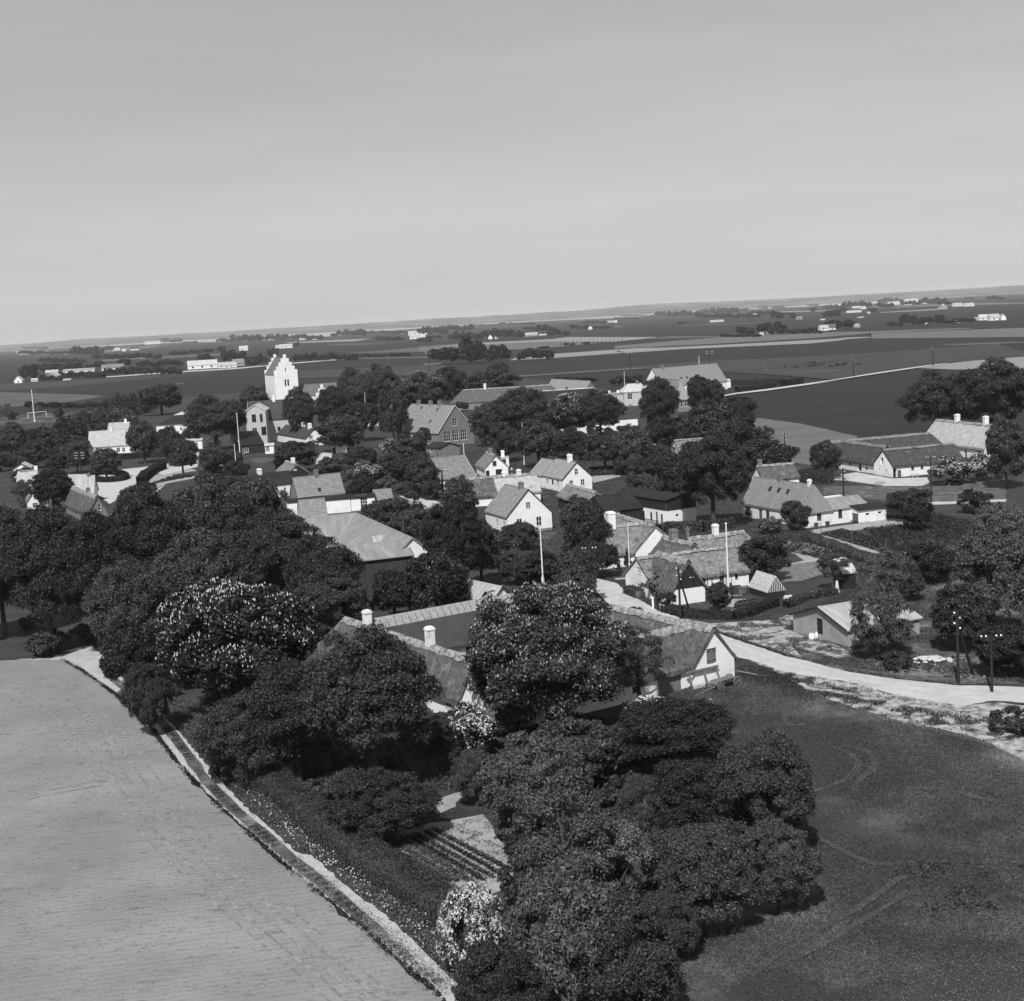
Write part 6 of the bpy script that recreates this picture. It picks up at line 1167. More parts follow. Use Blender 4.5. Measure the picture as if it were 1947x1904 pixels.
# wires between the poles one can follow
def wire(label, p, q, sag=.8, r=.02):
    (o1, A, h1), (o2, B, h2) = UP[p], UP[q]; mb = MB(); pr = None
    for dz in (0, -.45):
        pr = None
        for i in range(13): t = i/12; w = Vector((A.x+(B.x-A.x)*t, A.y+(B.y-A.y)*t, (h1-.2)+(h2-h1)*t - sag*4*t*(1-t) + dz)); (mb.tube(pr, w, r, r, 3, False) if pr else None); pr = w
    mb.build('overhead_wire', 'iron', None, label=label, cat='wire', group='overhead wires')
wire('wire pair from the road bend pole to the pole at the left of the road', 'a', 'b'); wire('wire pair along the straight field road, nearer span', 'h', 'i', 1.5, .03); wire('wire pair along the straight field road, farther span', 'i', 'j', 1.5, .03)
wire('wire pair between the two poles at the right end of the road', 'c', 'd')
# ------------------------------------------------------------------ the wide land behind: woods, hedgerows, farms
KSPEC = []
def clump(zn, x0, x1, yt, yb, n, label, dy=0):
    """n trees along a stretch; dy tilts the foot line"""
    rg = random.Random(int(x0*7 + yb*3)); w = (x1-x0)/n
    for i in range(n):
        cx = x0 + w*(i+.5) + rg.uniform(-.25, .25)*w; f = (cx-x0)/(x1-x0); ww = w*rg.uniform(1.3, 2.0)/2; yb_ = yb + dy*f + rg.uniform(-.02, .02)*(yb-yt); yt_ = yt + dy*f + rg.uniform(0, .4)*(yb-yt)
        KSPEC.append(((yb_-yt_)*ww/ZN[zn][2]**2, zn, cx-ww, cx+ww, yt_, yb_, label if n == 1 else 'far tree, part of: ' + label, None if n == 1 else label))
CL = [('A1',520,790,215,305,9,'dark wood in front of the small far farm on the left'),('A1',790,880,215,260,3,'end of the dark wood beside the small far farm'),('A1',700,1300,275,335,18,'long hedgerow below the small far farm'),('A1',1400,1540,255,300,4,'bushes right of the long left hedgerow'),('A1',1560,1760,245,285,4,'low bushes on the left far fields'),
('A1',1800,1860,215,275,1,'lone tree above the wood left of the church'),('A1',1840,1947,230,370,4,'tall wood left of the church tower'),('A2',0,190,235,365,6,'tall wood above the grey house left of the church'),('A2',190,370,280,395,6,'wood between the grey house and the church tower'),('A1',1630,1760,285,360,4,'trees behind the long bright barn on the left'),
('A1',1090,1280,345,405,5,'orchard trees above the long dark hedge on the left'),('A1',1270,1480,320,400,6,'tall dark trees left of the bright barn'),('A1',730,790,310,425,1,'tall tree left of the thatched far house'),('A1',960,1025,290,410,1,'tall tree right of the thatched far house'),('A1',640,720,365,425,2,'trees behind the long white farm at the left'),
('A1',820,1480,395,470,22,'long dark hedge beside the left country road'),('A1',430,820,430,500,13,'hedge in front of the white farm at the left'),('A1',80,220,370,520,4,'big trees at the left edge of the far fields'),('A1',220,470,345,440,8,'trees behind the low farm at the left edge'),('A1',480,610,360,430,4,'trees above the low farm at the left'),('A1',250,440,470,520,6,'bushes round the low farm gable at the left'),
('A1',70,530,255,298,8,'scattered far trees on the pale strip at the left'),('A1',60,320,215,250,8,'far wood at the left horizon'),('A1',240,640,320,365,12,'loose hedgerow left of the tall trees'),('A1',1310,1480,150,190,5,'far trees round the farm by the fjord'),('A1',1500,1610,175,195,3,'low far bushes by the fjord'),('A1',1800,1947,150,188,3,'far trees by the fjord shore'),
('A2',60,330,115,188,9,'far wood by the fjord left of the church'),('A2',330,550,110,175,7,'far wood right of the first one by the fjord'),('A2',550,870,112,165,9,'round far avenue trees by the fjord'),('A2',390,480,235,320,3,'dark trees behind the church tower'),('A2',580,660,185,225,3,'trees beside the long white far house'),
('A2',600,1180,275,350,20,'dark hedgerow behind the church fields'),('A2',1200,1400,282,318,8,'low hedge right of the dark hedgerow'),('A2',1440,1620,270,315,4,'small round trees on the hedge line'),('A2',940,1000,100,140,2,'pair of round far trees by the fjord'),('A2',1000,1230,70,135,9,'far wood above the fjord shore, middle'),('A2',1230,1640,80,115,14,'low far wood along the shore, middle'),
('A2',1340,1560,132,172,8,'far hedge left of the white farm'),('A2',1690,1830,130,188,5,'trees in front of the white farm'),('A2',1700,1947,50,120,9,'far wood behind the white farm'),('A2',1700,1900,120,150,6,'bushes beside the white farm'),
('A3',60,470,30,95,16,'long far wood in the middle distance'),('A3',270,560,85,170,9,'tall far wood behind the field grove'),('A3',560,700,60,155,5,'trees behind the two white gables'),('A3',700,910,65,150,8,'dark far wood right of the two white gables'),('A3',910,1010,45,80,3,'round far trees above the long light roof'),
('A3',1010,1200,28,100,7,'far trees behind the long light roof'),('A3',1130,1310,75,130,6,'dark trees right of the long light roof'),('A3',1330,1480,25,75,5,'far clump left of the small white farm'),('A3',1500,1650,38,70,5,'far bushes right of the small white farm'),('A3',470,700,25,45,8,'low shore bushes, middle'),('A3',700,1000,10,35,10,'low shore wood, middle'),('A3',1420,1630,-5,22,7,'far shore wood right of the middle'),
('A3',140,285,190,380,1,'lone big round tree at the left of the field grove'),('A3',290,420,210,375,2,'field grove, left trees'),('A3',370,560,110,370,3,'field grove, tallest trees'),('A3',540,800,190,355,5,'field grove, right trees'),('A3',870,1150,245,342,6,'smaller grove right of the field grove'),('A3',925,980,228,330,1,'tallest tree of the smaller grove'),
('A3',1040,1130,218,240,3,'tiny bushes on the field edge'),('A3',1270,1350,190,218,2,'pair of round bushes on the field edge'),('A3',1440,1480,172,208,1,'round bush among the field posts'),('A3',1190,1330,478,530,4,'trees behind the sawmill roof'),('A3',1360,1530,478,530,3,'small trees right behind the sawmill roof'),('A3',1670,1790,475,560,3,'dark trees left of the upper flagpole'),('A3',1800,1947,445,560,3,'trees left of the long hall'),
('A4',370,540,155,210,9,'far wood at the fjord right of the middle'),('A4',540,760,145,205,9,'far wood with white house in it'),('A4',740,1070,125,180,12,'dense far wood above the white roof'),('A4',720,1260,170,220,20,'row of round trees in front of the far village'),('A4',1070,1160,130,160,3,'small wood between the two water patches'),
('A4',1160,1400,150,195,8,'far wood right of the village row'),('A4',1260,1470,108,132,8,'low wood beside the narrow water'),('A4',1380,1470,150,232,3,'dark trees on the far field, right'),('A4',1535,1600,168,230,2,'dark tree left of the small thatched barn'),('A4',1480,1510,165,195,1,'lone far tree on the right fields'),('A4',1700,1780,92,115,3,'far wood on the right shore'),('A4',1840,1947,98,140,4,'far wood right of the narrow water'),
('A4',1820,1947,145,210,4,'dark wood on the right fields'),('A4',0,200,205,232,8,'low shore bushes right of the middle'),('A4',60,340,190,205,8,'sparse shore bushes'),('A4',1065,1215,290,370,5,'dark clump left of the white cottage with porch'),('A4',1260,1440,245,360,4,'tall trees over the white cottage with porch'),('A4',1440,1490,265,320,1,'tree right of the white cottage with porch'),
('A4',930,1260,355,385,9,'low bushes left of the white cottage with porch'),('A4',1440,1800,310,358,12,'low hedge right of the white cottage with porch'),('A4',1850,1947,230,310,2,'round trees behind the right white farm'),('A4',545,610,250,270,2,'pair of low bushes on the dark field'),
('A5',150,360,365,455,4,'dark trees over the white farm with haystack'),('A5',120,270,280,345,5,'dark wood on the right far field'),('A5',270,340,250,305,3,'trees beside the far hamlet, left'),('A5',140,300,225,270,5,'far trees left of the hamlet'),('A5',300,560,190,260,10,'dark wood behind the hamlet'),('A5',540,600,245,305,2,'trees in the hamlet'),('A5',620,760,205,262,5,'round trees in front of the long hamlet roof'),
('A5',640,840,165,220,7,'far wood above the hamlet'),('A5',870,990,185,240,4,'trees before the large hamlet barn'),('A5',990,1230,165,225,9,'far wood right of the hamlet'),('A5',1180,1280,195,240,3,'trees left of the two white far farms'),('A5',1600,1760,145,190,5,'far wood at the right edge'),
('A5',700,840,380,430,5,'left end of the right field copse'),('A5',830,1050,320,420,6,'middle of the right field copse'),('A5',1060,1120,340,405,2,'dark bush in the right field copse'),('A5',1120,1225,290,410,2,'tallest tree of the right field copse'),('A5',1200,1290,360,405,3,'right end of the right field copse'),('A5',1310,1500,345,392,6,'hedge left of the bright farm at the right edge'),('A5',1260,1380,370,400,3,'bushes beside the small shed on the right'),
('A5',0,120,425,470,4,'low bushes at the white farm with haystack'),('A5',1410,1500,165,185,3,'tiny trees on the right horizon fields'),('A5',0,40,240,300,1,'far bush on the right fields'),
('B4',1700,1880,370,500,4,'dark bushes at the edge of the big right field'),('A1',130,1180,700,760,26,'row of low spruces along the field behind the sports ground')]
for c_ in CL: clump(*c_)
KSPEC.sort(key=lambda t: -t[0])
for sp_ in KSPEC[:285]: treepx('far', *sp_[1:7], group=sp_[7])
# the trees too small to pick apart: one mass
tiny = [crown('tiny', 900+i, 5, 9, 200, 1.9, 'leaf_dark', nb=12, rmin=.25, rmax=.45, zb=.05, core=.7)[0] for i in range(3)]
allv, polys, tots = [], [], []; base = 0
for q, sp_ in enumerate(KSPEC[285:]):
    _, zn, x0, x1, yt, yb = sp_[:6]; (px0, pt_), (px1, pb_) = Q(zn, x0, yt), Q(zn, x1, yb); P = G(((px0+px1)/2, pb_)); h = ztop(P, pt_); r = (px1-px0)/2/ppm(P)*1.1; me = tiny[q % 3]
    co = np.empty(len(me.vertices)*3, np.float32); me.vertices.foreach_get('co', co); co = co.reshape(-1, 3)*np.array([r/5, r/5, h/9]) + np.array([P.x, P.y, 0])
    li = np.empty(len(me.loops), np.int32); me.loops.foreach_get('vertex_index', li); lt = np.empty(len(me.polygons), np.int32); me.polygons.foreach_get('loop_total', lt)
    allv.append(co); polys.append(li + base); tots.append(lt); base += len(co)
allv = np.concatenate(allv); polys = np.concatenate(polys); tots = np.concatenate(tots); me = bpy.data.meshes.new('distant_woods'); me.vertices.add(len(allv)); me.vertices.foreach_set('co', allv.astype(np.float32).ravel())
me.loops.add(len(polys)); me.loops.foreach_set('vertex_index', polys.astype(np.int32)); me.polygons.add(len(tots)); me.polygons.foreach_set('loop_total', tots); me.polygons.foreach_set('loop_start', np.concatenate([[0], np.cumsum(tots)[:-1]]).astype(np.int32))
me.materials.append(MT['leaf_dark']); me.update(calc_edges=True); add('distant_woods', me, kind='stuff')
def farpx(zn, x0, x1, yt, yb, label, roof='tile_light', wall='limewash', yaw=8, frac=.45, dep=None, gable=None, kindw='house', group=None):
    c = G(Q(zn, x0, yb)); h = ztop(c, Q(zn, x0, yt)[1]); U_, V_ = frame(yaw); L = solvx(c, U_, Q(zn, x1, yb)[0], 0, 400); D_ = dep or min(max(L*.3, h*1.2), 14)
    hw = h*frac; ws = []
    for i in range(int(L/ (h*1.1))): ws.append(('f', h*.5 + i*h*1.1, h*.5 + i*h*1.1 + h*.22, hw*.3, hw*.75, 'd11'))
    house('far_' + kindw, label, kindw, c, 0, yaw, L, D_, h, 'u' if gable is None else 'v', roof, wall, hwy=hw, oe=.4, og=.3, th=.25, wins=ws, barge=None, group=group)
FH = [('A1',1540,1800,352,425,'bright barn with wide pale roof beside the left country road','slate_pale','limewash',12),('A1',1805,1947,365,412,'low bright shed joined right of the bright barn','tile_light','limewash',12),('A2',0,120,368,410,'low white wing at the end of the bright barn','tile_light','limewash',10),('A2',85,185,335,395,'grey house behind the bright barn','tile_mid','render_grey',20),
('A1',450,725,425,455,'long white low farm behind the dark hedge on the left','tile_light','limewash',6),('A1',300,410,432,470,'farm with pale roof behind a grey gable on the left','tile_light','brick_dark',10),('A1',315,410,450,510,'grey gable in front of the low left farm','slate_pale','render_grey',-8,.5,8,1),('A1',790,985,385,435,'thatched far house with white gable on the left','thatch_mid','limewash',15),('A1',175,232,503,530,'small white shed at the left far fields','tile_light','limewash',8),('A1',28,95,485,543,'white gable at the very left edge of the fields','tile_light','limewash',0,.4,8,1),
('A1',455,520,508,522,'tiny pale shed below the left hedge','tile_light','limewash',4),('A1',885,950,236,258,'tiny white house at the left dark wood','tile_light','limewash',10),('A1',968,1000,245,266,'tiny grey-white house right of the white one at the left dark wood','slate_pale','limewash',10),('A1',1035,1115,232,258,'tiny dark-roofed farm on the left fields','tar_mid','limewash',12),('A1',1165,1300,180,206,'white farm by the fjord on the left','tile_light','limewash',15),
('A2',140,215,220,260,'small two-toned house alone on a field','slate_pale','limewash',15),('A2',490,603,205,240,'long white thatched house above the church','thatch_pale','limewash',8),('A2',455,490,212,238,'little white shed left of the long white thatched house','tile_light','limewash',8),('A2',665,715,145,166,'tiny white house under the avenue trees','tile_light','limewash',8),('A2',770,820,150,165,'second tiny house under the avenue trees','tile_light','limewash',8),
('A2',1612,1778,90,126,'white farm with long pale roof, back wing','tile_light','limewash',8),('A2',1625,1720,124,160,'white farm front wing with smooth pale roof','tile_light','limewash',4),('A2',1720,1762,122,155,'dark-gabled end of the white farm','slate_pale','brick_dark',4),('A2',1818,1850,82,112,'white gable right of the white farm','tile_light','limewash',0,.5,8,1),('A2',1556,1582,98,113,'tiny white gable left of the white farm','tile_light','limewash',0,.4,8,1),
('A3',605,640,120,160,'left white gable of the pair at the far wood','thatch_mid','limewash',-5,.4,10,1),('A3',665,697,118,157,'right white gable of the pair at the far wood','thatch_mid','limewash',-5,.4,10,1),('A3',903,1035,107,138,'long light flat roof at the far wood','tile_light','render_grey',3),('A3',1048,1112,117,130,'low pale roof right of the long light roof','slate_pale','render_grey',3),('A3',1478,1512,45,76,'small white house with dark wing, middle far fields','tile_light','limewash',0,.5,8,1),
('A3',1640,1730,0,14,'tiny bright houses far right of the middle','tile_light','limewash',5),('A4',-2,26,236,258,'tiny white gable at the far middle fields','tile_light','limewash',0,.4,8,1),('A4',688,752,160,190,'white far house with flat pale roof in the wood','tile_light','limewash',5),('A4',1020,1086,188,204,'pale roofed far shed in front of the village row','tile_light','render_grey',4),('A4',1108,1156,202,214,'low white far shed','tile_light','limewash',4),('A4',1178,1202,190,210,'tiny white far gable','tile_light','limewash',0,.4,8,1),('A4',1200,1256,182,200,'far house with tall white chimney','slate_pale','limewash',5),
('A4',836,956,238,256,'long low white building alone on the far field','tile_light','limewash',2),('A4',1270,1304,345,370,'white porch wing of the cottage under tall trees','tile_light','limewash',5),('A4',1325,1405,343,362,'white wall of the cottage under tall trees','thatch_dark','limewash',5),('A4',1418,1450,300,330,'white gable right of the cottage under tall trees','tile_light','limewash',0,.5,8,1),('A4',1795,1870,282,330,'white farm left of the haystack, big wing','tile_light','limewash',8),('A4',1595,1640,204,232,'small thatched barn on the far right fields','thatch_mid','render_grey',15),
('A4',1345,1380,122,134,'tiny white house at the narrow water','tile_light','limewash',4),('A4',300,350,138,150,'white farm on the hillside across the fjord','tile_light','limewash',4),('A4',1796,1836,228,238,'tiny pale roof on the far right field','tile_light','limewash',2),('A5',178,272,415,462,'white thatched farm wing under trees, left of the haystack','thatch_dark','limewash',6),('A5',1545,1642,325,376,'bright farm at the right edge, left wing','slate_pale','limewash',8),('A5',1642,1732,320,378,'bright farm at the right edge, tall middle wing','tile_light','limewash',8),('A5',1738,1785,322,374,'bright farm at the right edge, end gable','tile_light','limewash',0,.4,9,1),('A5',1498,1550,352,372,'low shed left of the bright farm at the edge','slate_pale','limewash',4),
('A5',714,818,207,237,'long bright roof in the hamlet','tile_light','limewash',5),('A5',868,985,184,236,'large pale-roofed barn in the hamlet','slate_pale','limewash',5),('A5',562,622,208,222,'small bright roof in the hamlet wood','tile_light','limewash',5),('A5',466,512,248,274,'small white house in the hamlet, left','tile_light','limewash',5),('A5',388,462,248,272,'grey house in the hamlet, left','slate_pale','render_grey',5),('A5',524,552,298,314,'tiny white shed below the hamlet','tile_light','limewash',3),('A5',338,470,290,308,'row of low pale farm buildings below the hamlet','slate_pale','limewash',5),('A5',183,292,236,270,'grey-roofed far farm left of the hamlet','slate_pale','render_grey',8),
('A5',434,492,345,354,'thin pale shed roof on the dark field','tile_light','limewash',2),('A5',100,136,366,376,'thin pale shed roof on the dark field left of the far hamlet','tile_light','limewash',2),('A5',1308,1390,220,250,'white far farm with sharp gable, left of two','tile_light','limewash',10),('A5',1408,1497,220,250,'white far farm with low roof, right of two','tile_light','limewash',8),('A5',1205,1225,215,240,'tiny white gable in the far wood','tile_light','limewash',0,.4,8,1),('A5',1035,1062,206,226,'tiny house right of the hamlet barn','tile_light','limewash',5),('A5',833,905,140,156,'bright houses on the slope of the hill','tile_light','limewash',5),('A5',1328,1366,378,398,'small white shed beside the right hedge','tile_light','limewash',4),('A5',1040,1066,398,412,'tiny white wall in the right field copse','tile_light','limewash',4),('A5',1680,1785,128,138,'tiny pale buildings at the right horizon edge','tile_light','limewash',4)]
for f in FH: farpx(*f)
# white garden wall
mb = MB(); P = lerp_path([('B4',325,685),('B4',560,665),('B4',620,650),('B4',960,622)], 3)
for i, (a, b) in enumerate(zip(P, P[1:])):
    h = 2.6 + (.5 if i % 7 == 3 else 0) + (1.0 if i > len(P)*.72 else 0); d = (b-a).normalized(); n = Vector((-d.y, d.x))*.25; mb.hexa([(*(a-n), 0), (*(b-n), 0), (*(b+n), 0), (*(a+n), 0), (*(a-n), h), (*(b-n), h), (*(b+n), h), (*(a+n), h)])
mb.build('garden_wall', 'limewash', None, label='long whitewashed garden wall below the upper village trees', cat='wall')
# ------------------------------------------------------------------ things
def goal(x0, x1, yb0, yb1, yt, label, r=.12):
    a, b = G(Q('A1', x0, yb0)), G(Q('A1', x1, yb1)); h = ztop(a, Q('A1', x0, yt)[1]); o = empty('football_goal', (a.x, a.y, 0), 0, label, 'goal'); d = b - a
    for p in (Vector((0, 0)), d): mb = MB(); mb.tube((p.x, p.y, 0), (p.x, p.y, h), r, r, 6); mb.build('goalpost', 'wood_white', o)
    mb = MB(); mb.tube((0, 0, h), (d.x, d.y, h), r, r, 6); mb.build('crossbar', 'wood_white', o)
goal(148, 308, 853, 838, 803, 'white football goal on the sports field at the left', .16)
# hay wagon
P = G(Q('F1', 1180, 800)); P2 = G(Q('F1', 1390, 745)); ang = math.atan2(P2.y-P.y, P2.x-P.x)
W = empty('farm_wagon', (P.x, P.y, 0), ang, 'four-wheeled wooden farm wagon with shaft lying in the grass beside the white gable', 'wagon')
wb = (P2-P).length; wr = .52; tw = 1.5
def wheel(x, y, r):
    mb = MB(); n = 18
    for k in range(n):
        a, b = 6.2832*k/n, 6.2832*(k+1)/n; q = lambda t, rr, yy: (x + math.cos(t)*rr, y + yy, r + math.sin(t)*rr)
        mb.hexa([q(a,r-.09,-.05), q(b,r-.09,-.05), q(b,r-.09,.05), q(a,r-.09,.05), q(a,r,-.05), q(b,r,-.05), q(b,r,.05), q(a,r,.05)])
    w = mb.build('wheel', 'wood_grey', W); mb = MB(); mb.tube((x, y-.12, r), (x, y+.12, r), .11, .11, 8); mb.build('hub', 'wood_mid', w)
    for k in range(10): t = 6.2832*k/10; mb = MB(); mb.tube((x, y, r), (x + math.cos(t)*(r-.05), y, r + math.sin(t)*(r-.05)), .035, .03, 4); mb.build('spoke', 'wood_grey', w)
for x, rr in ((.0, .5), (wb, .62)):
    for y in (0, tw): wheel(x, y, rr)
mb = MB(); mb.box(-.3, wb+.5, .35, 1.15, .62, .74); mb.build('bed', 'wood_grey', W)
for y in (.3, 1.2): mb = MB(); mb.hexa([(-.3,y-.02,.74),(wb+.5,y-.02,.74),(wb+.5,y+.02,.74),(-.3,y+.02,.74),(-.3,y-.02+(.15 if y>1 else -.15),1.05),(wb+.5,y-.02+(.15 if y>1 else -.15),1.15),(wb+.5,y+.02+(.15 if y>1 else -.15),1.15),(-.3,y+.02+(.15 if y>1 else -.15),1.05)]); mb.build('side_board', 'wood_grey', W)
for x, r in ((0,.5),(wb,.62)): mb = MB(); mb.box(x-.06, x+.06, 0, tw, r-.06, r+.06); mb.build('axle', 'wood_mid', W)
mb = MB(); mb.tube((.1,.75,.5), (-3.6,.3,.12), .07, .05, 6); mb.build('drawbar', 'wood_grey', W)
mb = MB(); mb.tube((-1.0,.2,.5), (.1,.75,.5), .04, .04, 5); mb.tube((-1.0,1.1,.5), (.1,.75,.5), .04, .04, 5); mb.build('drawbar_fork', 'wood_grey', W)
# long pole trailer lying right of the gable
a, b = G(Q('F1', 1360, 600)), G(Q('F1', 1790, 635)); o = empty('wagon_pole', (a.x, a.y, 0), 0, 'long wooden wagon pole lying in the grass right of the white gable', 'pole')
mb = MB(); mb.tube((0,0,.55), (b.x-a.x, b.y-a.y, .15), .09, .06, 6); mb.build('shaft', 'wood_grey', o); mb = MB(); mb.tube((0,.5,.5), (b.x-a.x, b.y-a.y, .15), .06, .05, 6); mb.build('brace', 'wood_grey', o); mb = MB(); mb.box(-.5,.2,-.2,.6,.2,.6); mb.build('block', 'wood_mid', o)
# leaning hay rack against the wall
U, V = frame(33); FO = Vector(FR.location[:2]); a = FO - U*1.2 - V*.9; o = empty('hay_rack', (a.x, a.y, 0), R(33), 'wooden hay rack with lattice leaning against the white gable by the wagon', 'rack')
for x in (0, 2.2, 4.0): mb = MB(); mb.hexa([(x,-.25,0),(x+.16,-.25,0),(x+.16,-.1,0),(x,-.1,0),(x,.55,1.9),(x+.16,.55,1.9),(x+.16,.7,1.9),(x,.7,1.9)]); mb.build('rack_post', 'wood_grey', o)
mb = MB(); mb.box(-.25, 4.4, .5, .75, 1.88, 2.06); mb.build('rack_beam', 'wood_grey', o)
for x0_ in (.2, 2.4):
    for i in range(7):
        for s_ in (-1, 1): xa = x0_ + i*.26; mb = MB(); mb.tube((xa, -.05, .15), (max(x0_, min(xa + s_*.5, x0_+1.7)), .38, 1.25), .022, .022, 4, False); mb.build('lattice_rod', 'wood_white', o)
# greenhouse
c = G(Q('C4', 412, 1245)); U, V = frame(19); gB = solvx(c, U, Q('C4', 590, 1215)[0], 0); gA = solvx(c, V, Q('C4', 228, 1210)[0], 0); gw, gh, ge = gB, 3.2, 1.0
GH = empty('greenhouse', (c.x, c.y, 0), R(19), 'small old greenhouse with whitened roof panes and glazed gable beside the hedge', 'greenhouse'); mb = MB(); mb.box(0, gw, 0, gA, 0, ge); mb.build('base_wall', 'wood_tarred', GH)
n = 16
for s_ in (0, 1):
    X0_ = lambda x: x if s_ == 0 else gw - x
    for i in range(n + 1): y = gA*i/n; mb = MB(); mb.hexa([(X0_(-.08),y-.03,ge-.05),(X0_(-.08),y+.03,ge-.05),(X0_(gw/2),y+.03,gh),(X0_(gw/2),y-.03,gh),(X0_(-.08),y-.03,ge+.06),(X0_(-.08),y+.03,ge+.06),(X0_(gw/2),y+.03,gh+.1),(X0_(gw/2),y-.03,gh+.1)]); mb.build('glazing_bar', 'wood_white', GH)
    for i in range(n):
        for j in range(4):
            y0, y1 = gA*i/n + .03, gA*(i+1)/n - .03; f0, f1 = j/4 + .008, (j+1)/4 - .008; q = lambda f: (X0_(-.08 + (gw/2+.08)*f), ge + (gh-ge)*f + .02 + .01*(j % 2)); (xa, za), (xb, zb) = q(f0), q(f1)
            mb = MB(); mb.poly([(xa,y0,za),(xa,y1,za),(xb,y1,zb),(xb,y0,zb)]); mb.build('pane', 'glass_milky' if (i*7 + j*3) % 5 else 'slate_pale', GH)
for yy in (-.02, gA+.02):
    for i in range(11): x = gw*i/10; zt = ge + (gh-ge)*min(x, gw-x)/(gw/2); mb = MB(); mb.box(x-.04, x+.04, yy-.04, yy+.04, ge, max(ge+.1, zt)); mb.build('glazing_bar', 'wood_white', GH)
    for i in range(10):
        x0_, x1_ = gw*i/10+.04, gw*(i+1)/10-.04; z0_ = ge + (gh-ge)*min(x0_, gw-x0_)/(gw/2); z1_ = ge + (gh-ge)*min(x1_, gw-x1_)/(gw/2); mb = MB(); mb.poly([(x0_,yy,ge),(x1_,yy,ge),(x1_,yy,z1_),(x0_,yy,z0_)]); mb.build('pane', 'glass_dark', GH)
# garden gate, post, barrels, barrow, tank, sacks
def small(name, label, cat, zn, x, y, rz=0): p = G(Q(zn, x, y)); return empty(name, (p.x, p.y, 0), R(rz), label, cat)
o = small('garden_gate', 'small white picket gate at the road bend garden', 'gate', 'F6', 470, 860, -60)
for i in range(7): mb = MB(); mb.box(i*.17, i*.17+.1, -.02, .02, .08, 1.2); mb.build('picket', 'wood_white', o)
for z in (.35, .95): mb = MB(); mb.box(-.02, 1.2, .02, .05, z, z+.08); mb.build('rail', 'wood_white', o)
o = small('gatepost', 'white square gatepost left of the picket gate', 'post', 'F6', 385, 828); mb = MB(); mb.box(-.13,.13,-.13,.13,0,1.7); mb.build('post', 'wood_white', o); mb = MB(); mb.box(-.17,.17,-.17,.17,1.7,1.8); mb.build('cap', 'wood_white', o)
o = small('water_barrel', 'grey iron barrel tilted on the yard of the white long house', 'barrel', 'F7', 950, 408); mb = MB(); mb.tube((0,0,0), (.12,0,1.25), .36, .36, 14); mb.build('body', 'iron', o)
for z in (.35,.85): mb = MB(); mb.tube((z*.1,0,z), (z*.1+.005,0,z+.06), .38, .38, 14); mb.build('hoop', 'wood_grey', o)
o = small('wheelbarrow', 'dark wheelbarrow tipped up in front of the wash-house wall', 'wheelbarrow', 'F7', 1065, 392)
mb = MB(); mb.hexa([(-.3,-.3,.35),(.3,-.3,.35),(.3,.1,.3),(-.3,.1,.3),(-.4,-.4,1.2),(.4,-.4,1.2),(.4,0,1.25),(-.4,0,1.25)]); mb.build('tray', 'iron', o)
for x in (-.3,.3): mb = MB(); mb.tube((x,-.2,0), (x,-.3,.5), .03, .03, 5); mb.build('leg', 'iron', o)
mb = MB(); mb.tube((-.04,.2,.25), (.04,.2,.25), .22, .22, 12); mb.build('wheel', 'iron', o)
o = small('rain_tank', 'dark water tank beside the half-timbered wall', 'tank', 'F6', 1415, 655); mb = MB(); mb.box(-1.1,1.1,0,1.3,.15,1.35); mb.build('body', 'iron', o); mb = MB(); mb.box(-1.2,1.2,-.1,1.4,0,.15); mb.build('base', 'concrete', o); mb = MB(); mb.tube((-.3,.2,1.3),(-.3,.2,3.2),.05,.05,6); mb.build('pump_rod', 'iron', o)
o = small('rabbit_hutch', 'small wooden hutch right of the dark water tank', 'hutch', 'F6', 1515, 652); mb = MB(); mb.box(-.6,.6,0,.8,.3,1.2); mb.build('box', 'wood_mid', o)
for x in (-.55,.5): mb = MB(); mb.box(x,x+.08,.05,.13,0,.3); mb.build('leg', 'wood_mid', o)
mb = MB(); mb.box(-.7,.7,-.1,.9,1.2,1.27); mb.build('lid', 'wood_grey', o)
for k, (x, lab) in enumerate(((8,'left milk churn at the rendered outhouse door'),(30,'middle milk churn at the rendered outhouse door'),(62,'right milk churn at the rendered outhouse door'))):
    o = small('milk_churn', lab, 'milk churn', 'C5', x, 1000 - (k==2)*12); o['group'] = 'milk churns'; mb = MB(); mb.tube((0,0,0),(0,0,.62),.24,.24,10); mb.tube((0,0,.62),(0,0,.8),.24,.13,10); mb.build('body', 'wood_white', o); mb = MB(); mb.tube((0,0,.8),(0,0,.92),.16,.16,10); mb.build('lid', 'wood_white', o)
o = small('plank_stack', 'pale planks leaning down from the outhouse door', 'planks', 'C5', 110, 960, -38)
for i in range(6): mb = MB(); mb.hexa([(0,i*.22,.5),(3.6,i*.22,.05),(3.6,i*.22+.19,.05),(0,i*.22+.19,.5),(0,i*.22,.56),(3.6,i*.22,.11),(3.6,i*.22+.19,.11),(0,i*.22+.19,.56)]); mb.build('plank', 'wood_grey', o)
for lab, zn, x, y, r, nb in (('pile of pale stones between greenhouse and tool shed','C4',890,1215,1.9,40),('small pale heap right of the greenhouse','C4',622,1245,.9,14),('pale heap on the dark tank top','C4',1140,865,1.4,18),('light stones at the foot of the edge pole tree','C5',1090,1200,2.6,40)):
    p = G(Q(zn, x, y)); o = empty('stone_pile', (p.x, p.y, 0), 0, lab, 'stone pile'); rg = random.Random(nb)
    for i in range(nb): q = rg.uniform(0,6.28); d = r*math.sqrt(rg.random()); mb = MB(); mb.ball((math.cos(q)*d, math.sin(q)*d*.7, .15 + .5*(1-d/r)), rg.uniform(.16,.36), 5, 4, 1.3, 1, .7); mb.build('stone', 'stone', o)
